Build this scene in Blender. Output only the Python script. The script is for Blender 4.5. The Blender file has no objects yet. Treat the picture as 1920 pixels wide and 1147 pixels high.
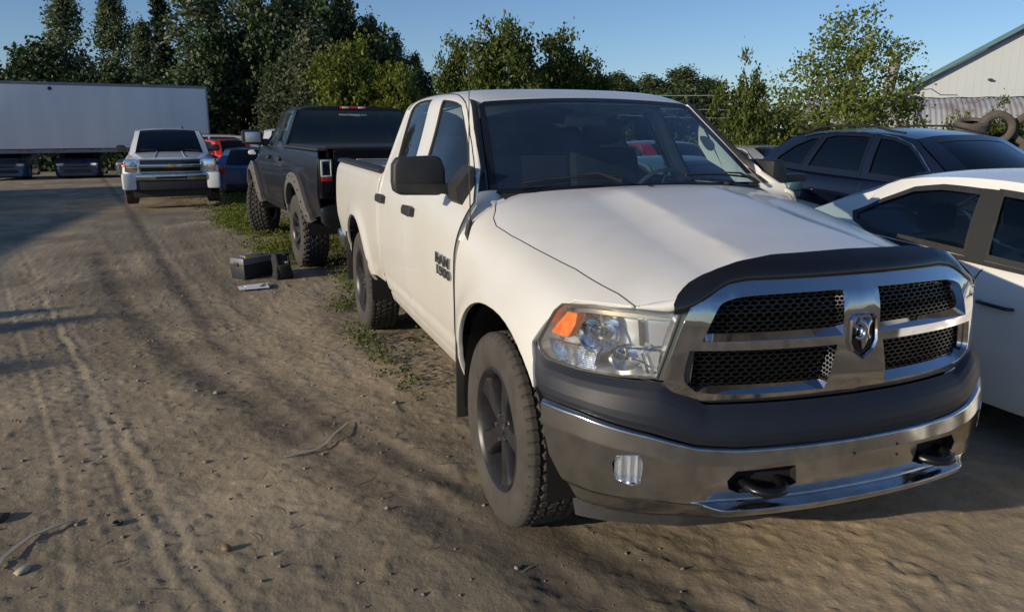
import bpy, bmesh, math, random
import numpy as np
from mathutils import Vector, Matrix
from mathutils.geometry import delaunay_2d_cdt
R = math.radians
random.seed(7); rng = np.random.default_rng(7)
scene = bpy.context.scene
COL = scene.collection
# ------------------------------------------------------------------ camera, sky, sun, exposure
cam_data = bpy.data.cameras.new('camera'); cam = bpy.data.objects.new('camera', cam_data); COL.objects.link(cam)
cam_data.sensor_width = 36.0; cam_data.lens = 1460.7/1920*36.0
cam.location = (2.980, -1.963, 1.675); cam.rotation_euler = (R(90-12.837), 0, R(160.213-90))
cam_data.clip_start = .05; cam_data.clip_end = 20000
scene.camera = cam
SUN_EL, SUN_AZ = 15.0, -77.5                 # azimuth from +X, counter-clockwise
world = bpy.data.worlds.new('World'); scene.world = world; world.use_nodes = True
wn = world.node_tree; wn.nodes.clear()
_o = wn.nodes.new('ShaderNodeOutputWorld'); _b = wn.nodes.new('ShaderNodeBackground'); _s = wn.nodes.new('ShaderNodeTexSky')
_s.sky_type = 'NISHITA'; _s.sun_disc = False; _s.sun_elevation = R(SUN_EL); _s.sun_rotation = R(90-SUN_AZ)
_s.altitude = 1200; _s.air_density = 1.0; _s.dust_density = .6; _s.ozone_density = 3.0
_b.inputs['Strength'].default_value = 0.10
_t = wn.nodes.new('ShaderNodeMix'); _t.data_type = 'RGBA'; _t.blend_type = 'MULTIPLY'; _t.inputs[0].default_value = 1; _t.inputs[7].default_value = (.85, .90, 1.02, 1)   # the camera's cool white balance
wn.links.new(_s.outputs[0], _t.inputs[6]); wn.links.new(_t.outputs[2], _b.inputs[0]); wn.links.new(_b.outputs[0], _o.inputs[0])
sun_data = bpy.data.lights.new('sun', 'SUN'); sun_data.energy = 3.8; sun_data.angle = R(.53); sun_data.color = (1.0, .865, .67)
sun = bpy.data.objects.new('sun', sun_data); COL.objects.link(sun)
_d = Vector((math.cos(R(SUN_EL))*math.cos(R(SUN_AZ)), math.cos(R(SUN_EL))*math.sin(R(SUN_AZ)), math.sin(R(SUN_EL))))
sun.rotation_euler = _d.to_track_quat('Z', 'Y').to_euler(); sun.location = _d*60
vs = scene.view_settings; vs.view_transform = 'Standard'; vs.look = 'None'; vs.gamma = 1; vs.use_curve_mapping = False
vs.exposure = 0.18
scene.cycles.max_bounces = 8; scene.cycles.transparent_max_bounces = 24; scene.cycles.glossy_bounces = 4
scene.cycles.sample_clamp_indirect = 6; scene.cycles.use_denoising = True
# ------------------------------------------------------------------ smooth surfaces (pure maths)
def nat_spline(xs, Y):
    xs = np.asarray(xs, float); Y = np.asarray(Y, float); n = len(xs)
    h = np.diff(xs); A = np.eye(n); sh = (n,)+(1,)*(Y.ndim-1)
    B = np.zeros_like(Y)
    for i in range(1, n-1):
        A[i, i-1] = h[i-1]; A[i, i] = 2*(h[i-1]+h[i]); A[i, i+1] = h[i]
        B[i] = 6*((Y[i+1]-Y[i])/h[i]-(Y[i]-Y[i-1])/h[i-1])
    M = np.linalg.solve(A, B.reshape(n, -1)).reshape(Y.shape)
    def f(x):
        x = np.asarray(x, float)
        i = np.clip(np.searchsorted(xs, x)-1, 0, n-2)
        e = (slice(None),)*x.ndim+(None,)*(Y.ndim-1)
        hh = h[i][e]; a = (xs[i+1]-x)[e]/hh; b = (x-xs[i])[e]/hh
        lo = (x < xs[0])[e]; hi = (x > xs[-1])[e]
        cub = a*Y[i]+b*Y[i+1]+((a**3-a)*M[i]+(b**3-b)*M[i+1])*hh*hh/6
        s0 = (Y[1]-Y[0])/h[0]-h[0]*M[1]/6; s1 = (Y[-1]-Y[-2])/h[-1]+h[-1]*M[-2]/6
        l = Y[0]+(x-xs[0])[e]*s0; r = Y[-1]+(x-xs[-1])[e]*s1
        return np.where(lo, l, np.where(hi, r, cub))
    return f

def bs_weights(v, k):                       # clamped uniform cubic B-spline, v in 0..k-3
    n = k-3
    v = np.clip(np.asarray(v, float), 0, n-1e-9)
    kn = np.concatenate([[0]*3, np.arange(n+1), [n]*3]).astype(float)
    W = np.zeros(v.shape+(len(kn)-1,))
    i = np.floor(v).astype(int)+3
    np.put_along_axis(W, i[..., None], 1.0, -1)
    for p in (1, 2, 3):
        N = np.zeros(v.shape+(len(kn)-1-p,))
        for j in range(len(kn)-1-p):
            d1 = kn[j+p]-kn[j]; d2 = kn[j+p+1]-kn[j+1]
            if d1 > 0: N[..., j] += (v-kn[j])/d1*W[..., j]
            if d2 > 0: N[..., j] += (kn[j+p+1]-v)/d2*W[..., j+1]
        W = N
    return W

class Net:
    """Body side: planar sections (|y|, z) at stations x.  Parameters (x, v)."""
    def __init__(s, xs, secs, disp=None, VS=0.16):
        o = np.argsort(xs); s.k = len(secs[0]); s.VS = VS
        s.f = nat_spline(np.asarray(xs, float)[o], np.asarray(secs, float)[o])
        s.disp = disp; s.vmax = (s.k-3)*VS
    def raw(s, a, b):
        a = np.asarray(a, float); b = np.asarray(b, float)
        C = s.f(a); W = bs_weights(b/s.VS, s.k)
        yz = np.einsum('...k,...kd->...d', W, C)
        return np.stack([a, -yz[..., 0], yz[..., 1]], -1)
    def __call__(s, a, b):
        P = s.raw(a, b)
        if s.disp is not None: P = s.disp(P)
        return P
    def vz(s, x, z):                        # parameter v at height z
        x = np.atleast_1d(np.asarray(x, float)); z = np.broadcast_to(np.asarray(z, float), x.shape)
        vv = np.linspace(0, s.vmax, 240); out = np.zeros(x.shape)
        for i in range(len(x)):
            Z = s(np.full(240, x[i]), vv)[:, 2]; out[i] = np.interp(z[i], np.maximum.accumulate(Z), vv)
        return out

class Sweep:
    """Plan curve swept with an offset/height profile.  Parameters (s along the curve, t)."""
    def __init__(s, plan, prof):
        p = np.asarray(plan, float); d = np.concatenate([[0], np.cumsum(np.hypot(*np.diff(p, axis=0).T))])
        s.L = d[-1]; s.c = nat_spline(d, p); s.prof = prof
    def __call__(s, a, b):
        a = np.asarray(a, float); b = np.asarray(b, float); a, b = np.broadcast_arrays(a, b)
        e = 1e-3; q = np.abs(a); p = s.c(q); t = s.c(q+e)-s.c(q-e); t /= np.linalg.norm(t, axis=-1, keepdims=True)
        n = np.stack([t[..., 1], -t[..., 0]], -1)       # outward
        off, z = s.prof(q, b)
        y = p[..., 1]+n[..., 1]*off
        return np.stack([p[..., 0]+n[..., 0]*off, -np.where(a < 0, -y, y), z], -1)

def surf_normal(S, a, b, e=2e-3):
    a = np.asarray(a, float); b = np.asarray(b, float)
    n = np.cross(S(a+e, b)-S(a-e, b), S(a, b+e)-S(a, b-e))
    return n/np.maximum(np.linalg.norm(n, axis=-1, keepdims=True), 1e-12)

def sstep(e0, e1, x):
    t = np.clip((x-e0)/(e1-e0), 0, 1); return t*t*(3-2*t)

def lerp_tab(x, xs, ys): return np.interp(x, xs, ys)

# ------------------------------------------------------------------ white pickup: body surfaces
AR = dict(f=(0.03, 0.43, .53), r=(-3.569, 0.43, .53))
def ram_disp(P):
    P = P.copy(); x, z = P[..., 0], P[..., 2]
    for cx, cz, R in AR.values():           # flared lips round the wheel openings
        r = (np.abs(x-cx)**2.3+np.abs(np.maximum(z-cz, 0))**2.3)**(1/2.3)
        w = np.exp(-((np.maximum(r-R, 0))/.085)**2)*sstep(.40, .60, z)*sstep(1.16, .98, z)
        P[..., 1] -= .026*w
    # crease low on the doors
    P[..., 1] += .008*np.exp(-((z-.655)/.018)**2)*sstep(-.40, -.6, x)
    # raised centre of the hood
    yc = np.interp(x, [-.6, .85], [.22, .31]); q = np.clip((yc+.17-np.abs(P[..., 1]))/.17, 0, 2); q = np.where(q < .93, q**1.6, .9+.1*np.tanh((q-.93)*13)); q = np.clip(q, 0, 1)
    P[..., 2] += .030*q*sstep(-.5, -.2, x)*sstep(1.12, 1.18, z)
    return P
FX = [.80, .50, .15, -.20, -.55, -.80]
FS = [
 [(.90,.55),(.93,.66),(.925,.80),(.90,.92),(.85,1.01),(.79,1.065),(.71,1.105),(.61,1.155),(.48,1.19),(.30,1.21),(.12,1.22),(0,1.22)],
 [(.93,.55),(.96,.66),(.972,.80),(.965,.92),(.93,1.03),(.87,1.10),(.77,1.15),(.65,1.20),(.50,1.235),(.30,1.255),(.12,1.262),(0,1.262)],
 [(.94,.52),(.97,.64),(.99,.80),(.988,.95),(.96,1.08),(.90,1.165),(.80,1.215),(.67,1.26),(.52,1.29),(.30,1.31),(.12,1.318),(0,1.318)],
 [(.94,.50),(.97,.62),(.99,.80),(.990,.96),(.972,1.11),(.92,1.215),(.82,1.275),(.69,1.32),(.52,1.348),(.30,1.365),(.12,1.37),(0,1.37)],
 [(.94,.50),(.97,.62),(.988,.80),(.992,.96),(.980,1.12),(.94,1.24),(.845,1.315),(.71,1.36),(.52,1.388),(.30,1.40),(.12,1.405),(0,1.405)],
 [(.94,.50),(.97,.62),(.985,.80),(.992,.96),(.984,1.13),(.95,1.26),(.86,1.335),(.72,1.375),(.52,1.40),(.30,1.412),(.12,1.415),(0,1.415)]]
FRONT = Net(FX, FS, ram_disp)
CX = [-.50, -.90, -1.20, -1.45, -1.8, -2.3, -2.6]
CS = []
for _x in CX:
    _t = float(np.interp(_x, [-2.6, -2.3, -1.8, -1.45, -1.2, -.9], [1.890, 1.905, 1.91, 1.893, 1.842, 1.78]))
    _d = _t-1.905; _y = float(np.interp(_x, [-2., -1.2, -.9, -.5], [0, .04, .085, .125]))
    CS.append([(.92,.48),(.955,.56),(.982,.70),(.994,.88),(.994,1.04),(.985,1.17),(.965-_y*.15,1.28),(.93-_y*.45,1.38),(.878-_y*.75,1.50),(.828-_y,1.63),(.778-_y,1.76+_d*.4),
               (.745-_y,1.845+_d*.8),(.66-_y,1.885+_d),(.48-_y*.5,1.90+_d),(.24,_t),(0,_t+.003)])
CAB = Net(CX, CS, ram_disp)
BX = [-2.48, -2.9, -3.57, -4.2, -4.78]
BS = [[(.92,.50+u),(.955,.58+u),(.98,.72+u),(.992,.88),(.994,1.02),(.990,1.15),(.982,1.25),(.965,1.33),(.945,1.372),(.90,1.385)] for u in (0,0,0,.06,.10)]
BED = Net(BX, BS, ram_disp)
PLAN = [(.985,0),(.975,.2),(.945,.4),(.90,.56),(.835,.69),(.74,.80),(.62,.885),(.50,.940),(.36,.972),(.15,.99)]
def prof_front(q, z):                        # headlight and grille face
    return np.interp(z, [.4, .785, .83, .865, .95, 1.06, 1.10, 1.14, 1.22, 1.4], [-.02, -.020, -.004, .003, .002, -.003, -.008, -.019, -.058, -.2]), z
FACE = Sweep(PLAN, prof_front)
def top_chrome(q):                           # height of the chrome bumper's upper edge
    return np.interp(q, [0, .45, .58, .72, .95, 1.15, 1.6], [.655, .655, .665, .70, .735, .745, .75])
def prof_fascia(q, t):                       # t 0 (top, under the lamps) .. 1 (bumper edge)
    zt = np.interp(q, [0, .55, .69, .99, 1.13, 1.20, 1.3], [.787, .787, .862, .857, .868, .915, .93]); zb = top_chrome(q)
    z = zt+(zb-zt)*t
    off = np.interp(t, np.linspace(0, 1, 7), [0.0, .020, .034, .043, .049, .051, .044])
    return off*np.interp(q, [0, .9, 1.25, 1.5], [1.1, 1.0, .62, .3]), z
FASC = Sweep(PLAN, prof_fascia)
BT = [(0,.030,0),(.02,.050,.004),(.05,.060,.012),(.20,.066,.07),(.45,.062,.15),(.70,.050,.213),(.73,.055,.220),(.76,.072,.224),(.83,.092,.230),(.86,.096,.236),(.92,.088,.258),(.97,.070,.275),(1.0,.045,.283)]
def prof_bumper(q, t):
    r = np.stack([np.interp(t, [b[0] for b in BT], [b[1] for b in BT]), np.interp(t, [b[0] for b in BT], [b[2] for b in BT])], -1)
    ztop = top_chrome(q); H = ztop-np.interp(q, [0, .6, .9, 1.3, 1.6], [.418, .410, .395, .42, .45])
    # the ledge fades out towards the corners
    led = np.interp(q, [0, .50, .57, .66], [1, 1, .12, 0])
    off = r[..., 0]; flat = np.interp(t, [0, .05, .2, .5, .8, 1.0], [.030, .060, .066, .062, .054, .028])
    off = flat+(off-flat)*led
    return off*np.interp(q, [0, .9, 1.3, 1.6], [1, 1.05, .85, .6]), ztop-H*r[..., 1]/.283
BUMP = Sweep(PLAN, prof_bumper)

class Full:
    """Both halves of a Net as one surface: parameters (x, w), w = 0 on the centre line."""
    def __init__(s, net): s.net = net; s.W = net.vmax
    def __call__(s, a, w):
        w = np.asarray(w, float); P = s.net(a, s.W-np.abs(w)); P[..., 1] = np.abs(P[..., 1])*np.sign(w)
        return P
def bump_t(q, z):
    tt = np.linspace(0, 1, 400); Z = prof_bumper(np.full(400, abs(q)), tt)[1]; return float(np.interp(-z, -Z, tt))
def ws_base(u): u = np.asarray(u, float); return np.stack([-.465-.145*np.abs(u)**2.2, .795*u, 1.385-.012*u*u], -1)
def ws_top(u): u = np.asarray(u, float); return np.stack([-1.178-.03*u*u, .66*u, 1.838-.024*u*u], -1)
def WS(a, b):                                 # windshield: a = -1..1 across (right to left), b = 0..1 up
    a = np.asarray(a, float); b = np.asarray(b, float); a, b = np.broadcast_arrays(a, b)
    P = ws_base(a)*(1-b[..., None])+ws_top(a)*b[..., None]
    k = (.028*np.sin(np.pi*np.clip(b, 0, 1))+.004)*(1-a*a)
    return P+np.stack([k*.55, k*0, k*.83], -1)
# ------------------------------------------------------------------ materials
def _n(nt, kind, **kw):
    n = nt.nodes.new(kind)
    for k, v in kw.items(): setattr(n, k, v)
    return n
def mat(name, col, rough=.5, metal=0., coat=0., var=0., vscale=6., bump=0., bscale=60., col2=None, spec=.5, detail=6., emit=None, vthr=None, coatr=.03, distort=0., aniso=None):
    """Principled with object-space noise variation between col and col2."""
    m = bpy.data.materials.new(name); m.use_nodes = True; nt = m.node_tree; P = nt.nodes['Principled BSDF']
    P.inputs['Base Color'].default_value = (*col, 1); P.inputs['Roughness'].default_value = rough; P.inputs['Metallic'].default_value = metal
    P.inputs['Coat Weight'].default_value = coat; P.inputs['Coat Roughness'].default_value = coatr; P.inputs['Specular IOR Level'].default_value = spec
    if var or bump:
        tc = _n(nt, 'ShaderNodeTexCoord'); mp = _n(nt, 'ShaderNodeMapping'); nt.links.new(tc.outputs['Object'], mp.inputs[0])
        if aniso: mp.inputs['Scale'].default_value = aniso
    if var:
        no = _n(nt, 'ShaderNodeTexNoise'); no.inputs['Scale'].default_value = vscale; no.inputs['Detail'].default_value = detail; no.inputs['Distortion'].default_value = distort
        nt.links.new(mp.outputs[0], no.inputs['Vector'])
        mr = _n(nt, 'ShaderNodeMapRange'); lo, hi = vthr or (.3, .7); mr.inputs[1].default_value = lo; mr.inputs[2].default_value = hi; mr.inputs[4].default_value = var
        nt.links.new(no.outputs[0], mr.inputs[0])
        mx = _n(nt, 'ShaderNodeMix', data_type='RGBA'); mx.inputs[6].default_value = (*col, 1); mx.inputs[7].default_value = (*(col2 or [c*.6 for c in col]), 1)
        nt.links.new(mr.outputs[0], mx.inputs[0]); nt.links.new(mx.outputs[2], P.inputs['Base Color'])
        if rough > .02:
            m2 = _n(nt, 'ShaderNodeMapRange'); m2.inputs[3].default_value = rough; m2.inputs[4].default_value = min(1, rough+.18*var); nt.links.new(no.outputs[0], m2.inputs[0]); nt.links.new(m2.outputs[0], P.inputs['Roughness'])
    if bump:
        nb = _n(nt, 'ShaderNodeTexNoise'); nb.inputs['Scale'].default_value = bscale; nb.inputs['Detail'].default_value = 4; nt.links.new(mp.outputs[0], nb.inputs['Vector'])
        bm_ = _n(nt, 'ShaderNodeBump'); bm_.inputs['Strength'].default_value = bump; bm_.inputs['Distance'].default_value = .01
        nt.links.new(nb.outputs[0], bm_.inputs['Height']); nt.links.new(bm_.outputs[0], P.inputs['Normal'])
    if emit: P.inputs['Emission Color'].default_value = (*emit[:3], 1); P.inputs['Emission Strength'].default_value = emit[3]
    return m
def add_dirt(m, dirt, z0, z1, amount=.6, splat=0.):
    """dried road dust low on a body (object height z0 full .. z1 none), broken up by noise"""
    nt = m.node_tree; P = nt.nodes['Principled BSDF']; src = P.inputs['Base Color'].links[0].from_socket; tc = _n(nt, 'ShaderNodeTexCoord'); sx = _n(nt, 'ShaderNodeSeparateXYZ'); nt.links.new(tc.outputs['Object'], sx.inputs[0])
    mr = _n(nt, 'ShaderNodeMapRange'); mr.inputs[1].default_value = z1; mr.inputs[2].default_value = z0; nt.links.new(sx.outputs[2], mr.inputs[0])
    no = _n(nt, 'ShaderNodeTexNoise'); no.inputs['Scale'].default_value = 7; no.inputs['Detail'].default_value = 8; nt.links.new(tc.outputs['Object'], no.inputs['Vector']); r2 = _n(nt, 'ShaderNodeMapRange'); r2.inputs[1].default_value = .35; r2.inputs[2].default_value = .7; r2.inputs[3].default_value = .3; nt.links.new(no.outputs[0], r2.inputs[0])
    pw = _n(nt, 'ShaderNodeMath', operation='POWER'); pw.inputs[1].default_value = 1.6; nt.links.new(mr.outputs[0], pw.inputs[0]); mu = _n(nt, 'ShaderNodeMath', operation='MULTIPLY'); nt.links.new(pw.outputs[0], mu.inputs[0]); nt.links.new(r2.outputs[0], mu.inputs[1]); m3 = _n(nt, 'ShaderNodeMath', operation='MULTIPLY'); m3.inputs[1].default_value = amount; nt.links.new(mu.outputs[0], m3.inputs[0])
    sp = _n(nt, 'ShaderNodeTexNoise'); sp.inputs['Scale'].default_value = 90; sp.inputs['Detail'].default_value = 2; nt.links.new(tc.outputs['Object'], sp.inputs['Vector']); r3 = _n(nt, 'ShaderNodeMapRange'); r3.inputs[1].default_value = .68; r3.inputs[2].default_value = .74; r3.inputs[4].default_value = splat; nt.links.new(sp.outputs[0], r3.inputs[0]); ad = _n(nt, 'ShaderNodeMath', operation='ADD'); ad.use_clamp = True; nt.links.new(m3.outputs[0], ad.inputs[0]); nt.links.new(r3.outputs[0], ad.inputs[1])
    mx = _n(nt, 'ShaderNodeMix', data_type='RGBA'); mx.inputs[7].default_value = (*dirt, 1); nt.links.new(ad.outputs[0], mx.inputs[0]); nt.links.new(src, mx.inputs[6]); nt.links.new(mx.outputs[2], P.inputs['Base Color'])
    q = _n(nt, 'ShaderNodeMapRange'); q.inputs[3].default_value = P.inputs['Coat Weight'].default_value; q.inputs[4].default_value = 0; nt.links.new(ad.outputs[0], q.inputs[0]); nt.links.new(q.outputs[0], P.inputs['Coat Weight'])
def glass(name, tint, ior=1.5, rough=0.0, haze=None, hazew=0.):
    """Thin pane: tinted see-through mixed with a Fresnel reflection (and a little diffuse haze)."""
    m = bpy.data.materials.new(name); m.use_nodes = True; nt = m.node_tree; nt.nodes.clear()
    o = _n(nt, 'ShaderNodeOutputMaterial'); t = _n(nt, 'ShaderNodeBsdfTransparent'); g = _n(nt, 'ShaderNodeBsdfGlossy'); f = _n(nt, 'ShaderNodeFresnel'); mx = _n(nt, 'ShaderNodeMixShader')
    t.inputs[0].default_value = (*tint, 1); g.inputs['Roughness'].default_value = rough; g.inputs['Color'].default_value = (1, 1, 1, 1); f.inputs[0].default_value = ior
    ge = _n(nt, 'ShaderNodeNewGeometry'); q = _n(nt, 'ShaderNodeMapRange'); q.inputs[3].default_value = ior; q.inputs[4].default_value = 1/ior; nt.links.new(ge.outputs['Backfacing'], q.inputs[0]); nt.links.new(q.outputs[0], f.inputs[0])   # same reflectance from either side of the pane
    nt.links.new(f.outputs[0], mx.inputs[0]); nt.links.new(t.outputs[0], mx.inputs[1]); nt.links.new(g.outputs[0], mx.inputs[2])
    out = mx
    if hazew:
        d = _n(nt, 'ShaderNodeBsdfDiffuse'); d.inputs[0].default_value = (*haze, 1); m2 = _n(nt, 'ShaderNodeMixShader')
        no = _n(nt, 'ShaderNodeTexNoise'); no.inputs['Scale'].default_value = 5; tc = _n(nt, 'ShaderNodeTexCoord'); nt.links.new(tc.outputs['Object'], no.inputs['Vector'])
        mr = _n(nt, 'ShaderNodeMapRange'); mr.inputs[3].default_value = hazew*.4; mr.inputs[4].default_value = hazew*1.5; nt.links.new(no.outputs[0], mr.inputs[0])
        nt.links.new(mr.outputs[0], m2.inputs[0]); nt.links.new(mx.outputs[0], m2.inputs[1]); nt.links.new(d.outputs[0], m2.inputs[2]); out = m2
    nt.links.new(out.outputs[0], o.inputs[0])
    return m

# ------------------------------------------------------------------ objects
def thing(name, label, cat, loc=(0, 0, 0), rotz=0, group=None):
    o = bpy.data.objects.new(name, None); COL.objects.link(o); o.location = loc; o.rotation_euler = (0, 0, rotz)
    o.empty_display_size = .2; o['label'] = label; o['category'] = cat
    if group: o['group'] = group
    return o
def tag(o, label, cat, group=None):
    o['label'] = label; o['category'] = cat
    if group: o['group'] = group
    return o
def link(name, me, parent=None, mats=None):
    o = bpy.data.objects.new(name, me); COL.objects.link(o)
    if parent is not None: o.parent = parent
    return o
def part(o, label): o['label'] = label; return o
def copy_tree(o, parent=None):
    c = o.copy(); COL.objects.link(c)
    if parent is not None: c.parent = parent
    for ch in list(o.children): copy_tree(ch, c)
    return c

class MB:
    """Collects shapes; build() links them as one mesh object."""
    def __init__(s): s.v = []; s.f = []; s.n = []; s.hasn = False; s.mi = []; s.cur = 0
    def add(s, V, F, N=None):
        b = sum(len(x) for x in s.v); V = np.asarray(V, float).reshape(-1, 3)
        s.v.append(V); s.f += [tuple(int(i)+b for i in f) for f in F]; s.mi += [s.cur]*len(F)
        if N is None: N = np.zeros((len(V), 3))
        else: s.hasn = True
        s.n.append(np.asarray(N, float)); return s
    def box(s, c, size, rot=None, bev=0.0, taper=None):
        bm = bmesh.new(); bmesh.ops.create_cube(bm, size=1)
        for v in bm.verts:
            v.co = Vector((v.co.x*size[0], v.co.y*size[1], v.co.z*size[2]))
            if taper and v.co.z > 0: v.co.x *= taper[0]; v.co.y *= taper[1]
        if bev: bmesh.ops.bevel(bm, geom=bm.edges[:], offset=bev, segments=2, affect='EDGES', profile=.6)
        M = Matrix.Translation(c) @ (rot.to_4x4() if rot is not None else Matrix.Identity(4))
        bm.transform(M); bm.verts.index_update()
        s.add([v.co[:] for v in bm.verts], [[v.index for v in f.verts] for f in bm.faces]); bm.free(); return s
    def tube(s, pts, r, k=8, cap=True, squash=None):
        P = [Vector(p) for p in pts]; n = len(P); rs = r if hasattr(r, '__len__') else [r]*n; V = []; F = []
        up = Vector((0, 0, 1))
        T = [(P[min(i+1, n-1)]-P[max(i-1, 0)]).normalized() for i in range(n)]
        if abs(T[0].dot(up)) > .9: up = Vector((1, 0, 0))
        a = T[0].cross(up).normalized()
        for i in range(n):
            a = (a-T[i]*a.dot(T[i])).normalized(); b = T[i].cross(a)
            for j in range(k):
                th = 2*math.pi*j/k; q = a*math.cos(th)+b*math.sin(th)*(squash or 1)
                V.append((P[i]+q*rs[i])[:])
        for i in range(n-1):
            for j in range(k): F.append((i*k+j, i*k+(j+1) % k, (i+1)*k+(j+1) % k, (i+1)*k+j))
        if cap: F.append(tuple(range(k))[::-1]); F.append(tuple((n-1)*k+j for j in range(k)))
        return s.add(V, F)
    def lathe(s, prof, k=32, axis='y', c=(0, 0, 0), closed=False):
        """prof: (radius, along axis)"""
        V = []; F = []; n = len(prof)
        for j in range(k):
            th = 2*math.pi*j/k
            for r, h in prof:
                a, b = r*math.cos(th), r*math.sin(th)
                V.append({'y': (c[0]+a, c[1]+h, c[2]+b), 'z': (c[0]+a, c[1]+b, c[2]+h), 'x': (c[0]+h, c[1]+a, c[2]+b)}[axis])
        for j in range(k):
            for i in range(n-1 if not closed else n):
                i2 = (i+1) % n; F.append((j*n+i, j*n+i2, ((j+1) % k)*n+i2, ((j+1) % k)*n+i))
        return s.add(V, F)
    def prism(s, poly, axis, a, b, bev=0):
        """polygon in the other two axes, extruded from a to b along axis"""
        def pt(p, h): return {'x': (h, p[0], p[1]), 'y': (p[0], h, p[1]), 'z': (p[0], p[1], h)}[axis]
        n = len(poly); V = [pt(p, a) for p in poly]+[pt(p, b) for p in poly]
        F = [tuple(range(n)), tuple(range(n, 2*n))[::-1]]+[(i, i+n, (i+1) % n+n, (i+1) % n) for i in range(n)]
        if bev:
            bm = bmesh.new(); vs_ = [bm.verts.new(v) for v in V]
            for f in F: bm.faces.new([vs_[i] for i in f])
            bmesh.ops.recalc_face_normals(bm, faces=bm.faces[:])
            bmesh.ops.bevel(bm, geom=bm.edges[:], offset=bev, segments=2, affect='EDGES', profile=.6, clamp_overlap=True); bm.verts.index_update()
            s.add([v.co[:] for v in bm.verts], [[v.index for v in f.verts] for f in bm.faces]); bm.free(); return s
        return s.add(V, F)
    def grid(s, P, N=None, wrap=False):
        P = np.asarray(P); a, b = P.shape[:2]; F = []
        for i in range(a-1 if not wrap else a):
            i2 = (i+1) % a
            for j in range(b-1): F.append((i*b+j, i2*b+j, i2*b+j+1, i*b+j+1))
        return s.add(P.reshape(-1, 3), F, None if N is None else N.reshape(-1, 3))
    def xf(s, M):
        A = np.array(M)[:3]; s.v = [x@A[:, :3].T+A[:, 3] for x in s.v]; s.n = [x@A[:, :3].T for x in s.n]; return s
    def mesh(s, name, m, smooth=40, recalc=True):
        V = np.concatenate(s.v); me = bpy.data.meshes.new(name); ok = [len(set(f)) == len(f) for f in s.f]; s.mi = [i for i, k in zip(s.mi, ok) if k]; s.f = [f for f, k in zip(s.f, ok) if k]; me.from_pydata(V.tolist(), [], s.f)
        for mm in (m if isinstance(m, (list, tuple)) else [m]): me.materials.append(mm)
        me.update()
        if len(me.materials) > 1: me.polygons.foreach_set('material_index', s.mi)
        if not s.hasn and recalc:
            bm = bmesh.new(); bm.from_mesh(me); bmesh.ops.recalc_face_normals(bm, faces=bm.faces[:]); bm.to_mesh(me); bm.free()
        if smooth:
            me.polygons.foreach_set('use_smooth', [True]*len(me.polygons))
            if s.hasn and not me.validate():
                N = np.concatenate(s.n)
                if len(N) == len(me.vertices): me.normals_split_custom_set_from_vertices(N.tolist())
            else: me.set_sharp_from_angle(angle=R(smooth))
        me.update(); return me
    def build(s, name, m, parent=None, smooth=40, recalc=True):
        return link(name, s.mesh(name, m, smooth, recalc), parent)

def densify(poly, step, closed=True):
    out = []; n = len(poly)
    for i in range(n if closed else n-1):
        a = np.array(poly[i], float); b = np.array(poly[(i+1) % n], float); k = max(1, int(math.ceil(np.hypot(*(b-a))/step)))
        out += [tuple(a+(b-a)*j/k) for j in range(k)]
    if not closed: out.append(tuple(poly[-1]))
    return out
def smooth_poly(poly, keep=(), it=2):
    """Chaikin rounding, corners in keep stay sharp"""
    P = [(tuple(p), i in keep) for i, p in enumerate(poly)]
    for _ in range(it):
        Q = []; n = len(P)
        for i in range(n):
            (p, k), (q, k2), (o, k0) = P[i], P[(i+1) % n], P[i-1]
            if k: Q.append((p, True))
            else:
                Q.append((tuple(.75*np.array(p)+.25*np.array(o)), False)); Q.append((tuple(.75*np.array(p)+.25*np.array(q)), False))
        P = Q
    return [p for p, _ in P]
def area2(p): p = np.asarray(p); q = np.roll(p, -1, 0); return .5*np.sum(p[:, 0]*q[:, 1]-q[:, 0]*p[:, 1])
def inset(poly, d):
    """shift each vertex inward by d (polygon any winding)"""
    p = np.asarray(poly, float); sgn = 1 if area2(p) > 0 else -1
    a = p-np.roll(p, 1, 0); b = np.roll(p, -1, 0)-p
    na = np.stack([-a[:, 1], a[:, 0]], 1)/np.maximum(np.hypot(a[:, 0], a[:, 1]), 1e-9)[:, None]; nb = np.stack([-b[:, 1], b[:, 0]], 1)/np.maximum(np.hypot(b[:, 0], b[:, 1]), 1e-9)[:, None]
    m = na+nb; L = np.maximum((m**2).sum(1), .5)[:, None]
    return p+sgn*m*2/L*d
def in_poly(pts, poly):
    pts = np.asarray(pts); x, y = pts[:, 0], pts[:, 1]; r = np.zeros(len(pts), bool); n = len(poly)
    for i in range(n):
        x1, y1 = poly[i]; x2, y2 = poly[(i+1) % n]
        if y1 == y2: continue
        c = ((y1 > y) != (y2 > y)) & (x < (x2-x1)*(y-y1)/(y2-y1)+x1); r ^= c
    return r
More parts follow.
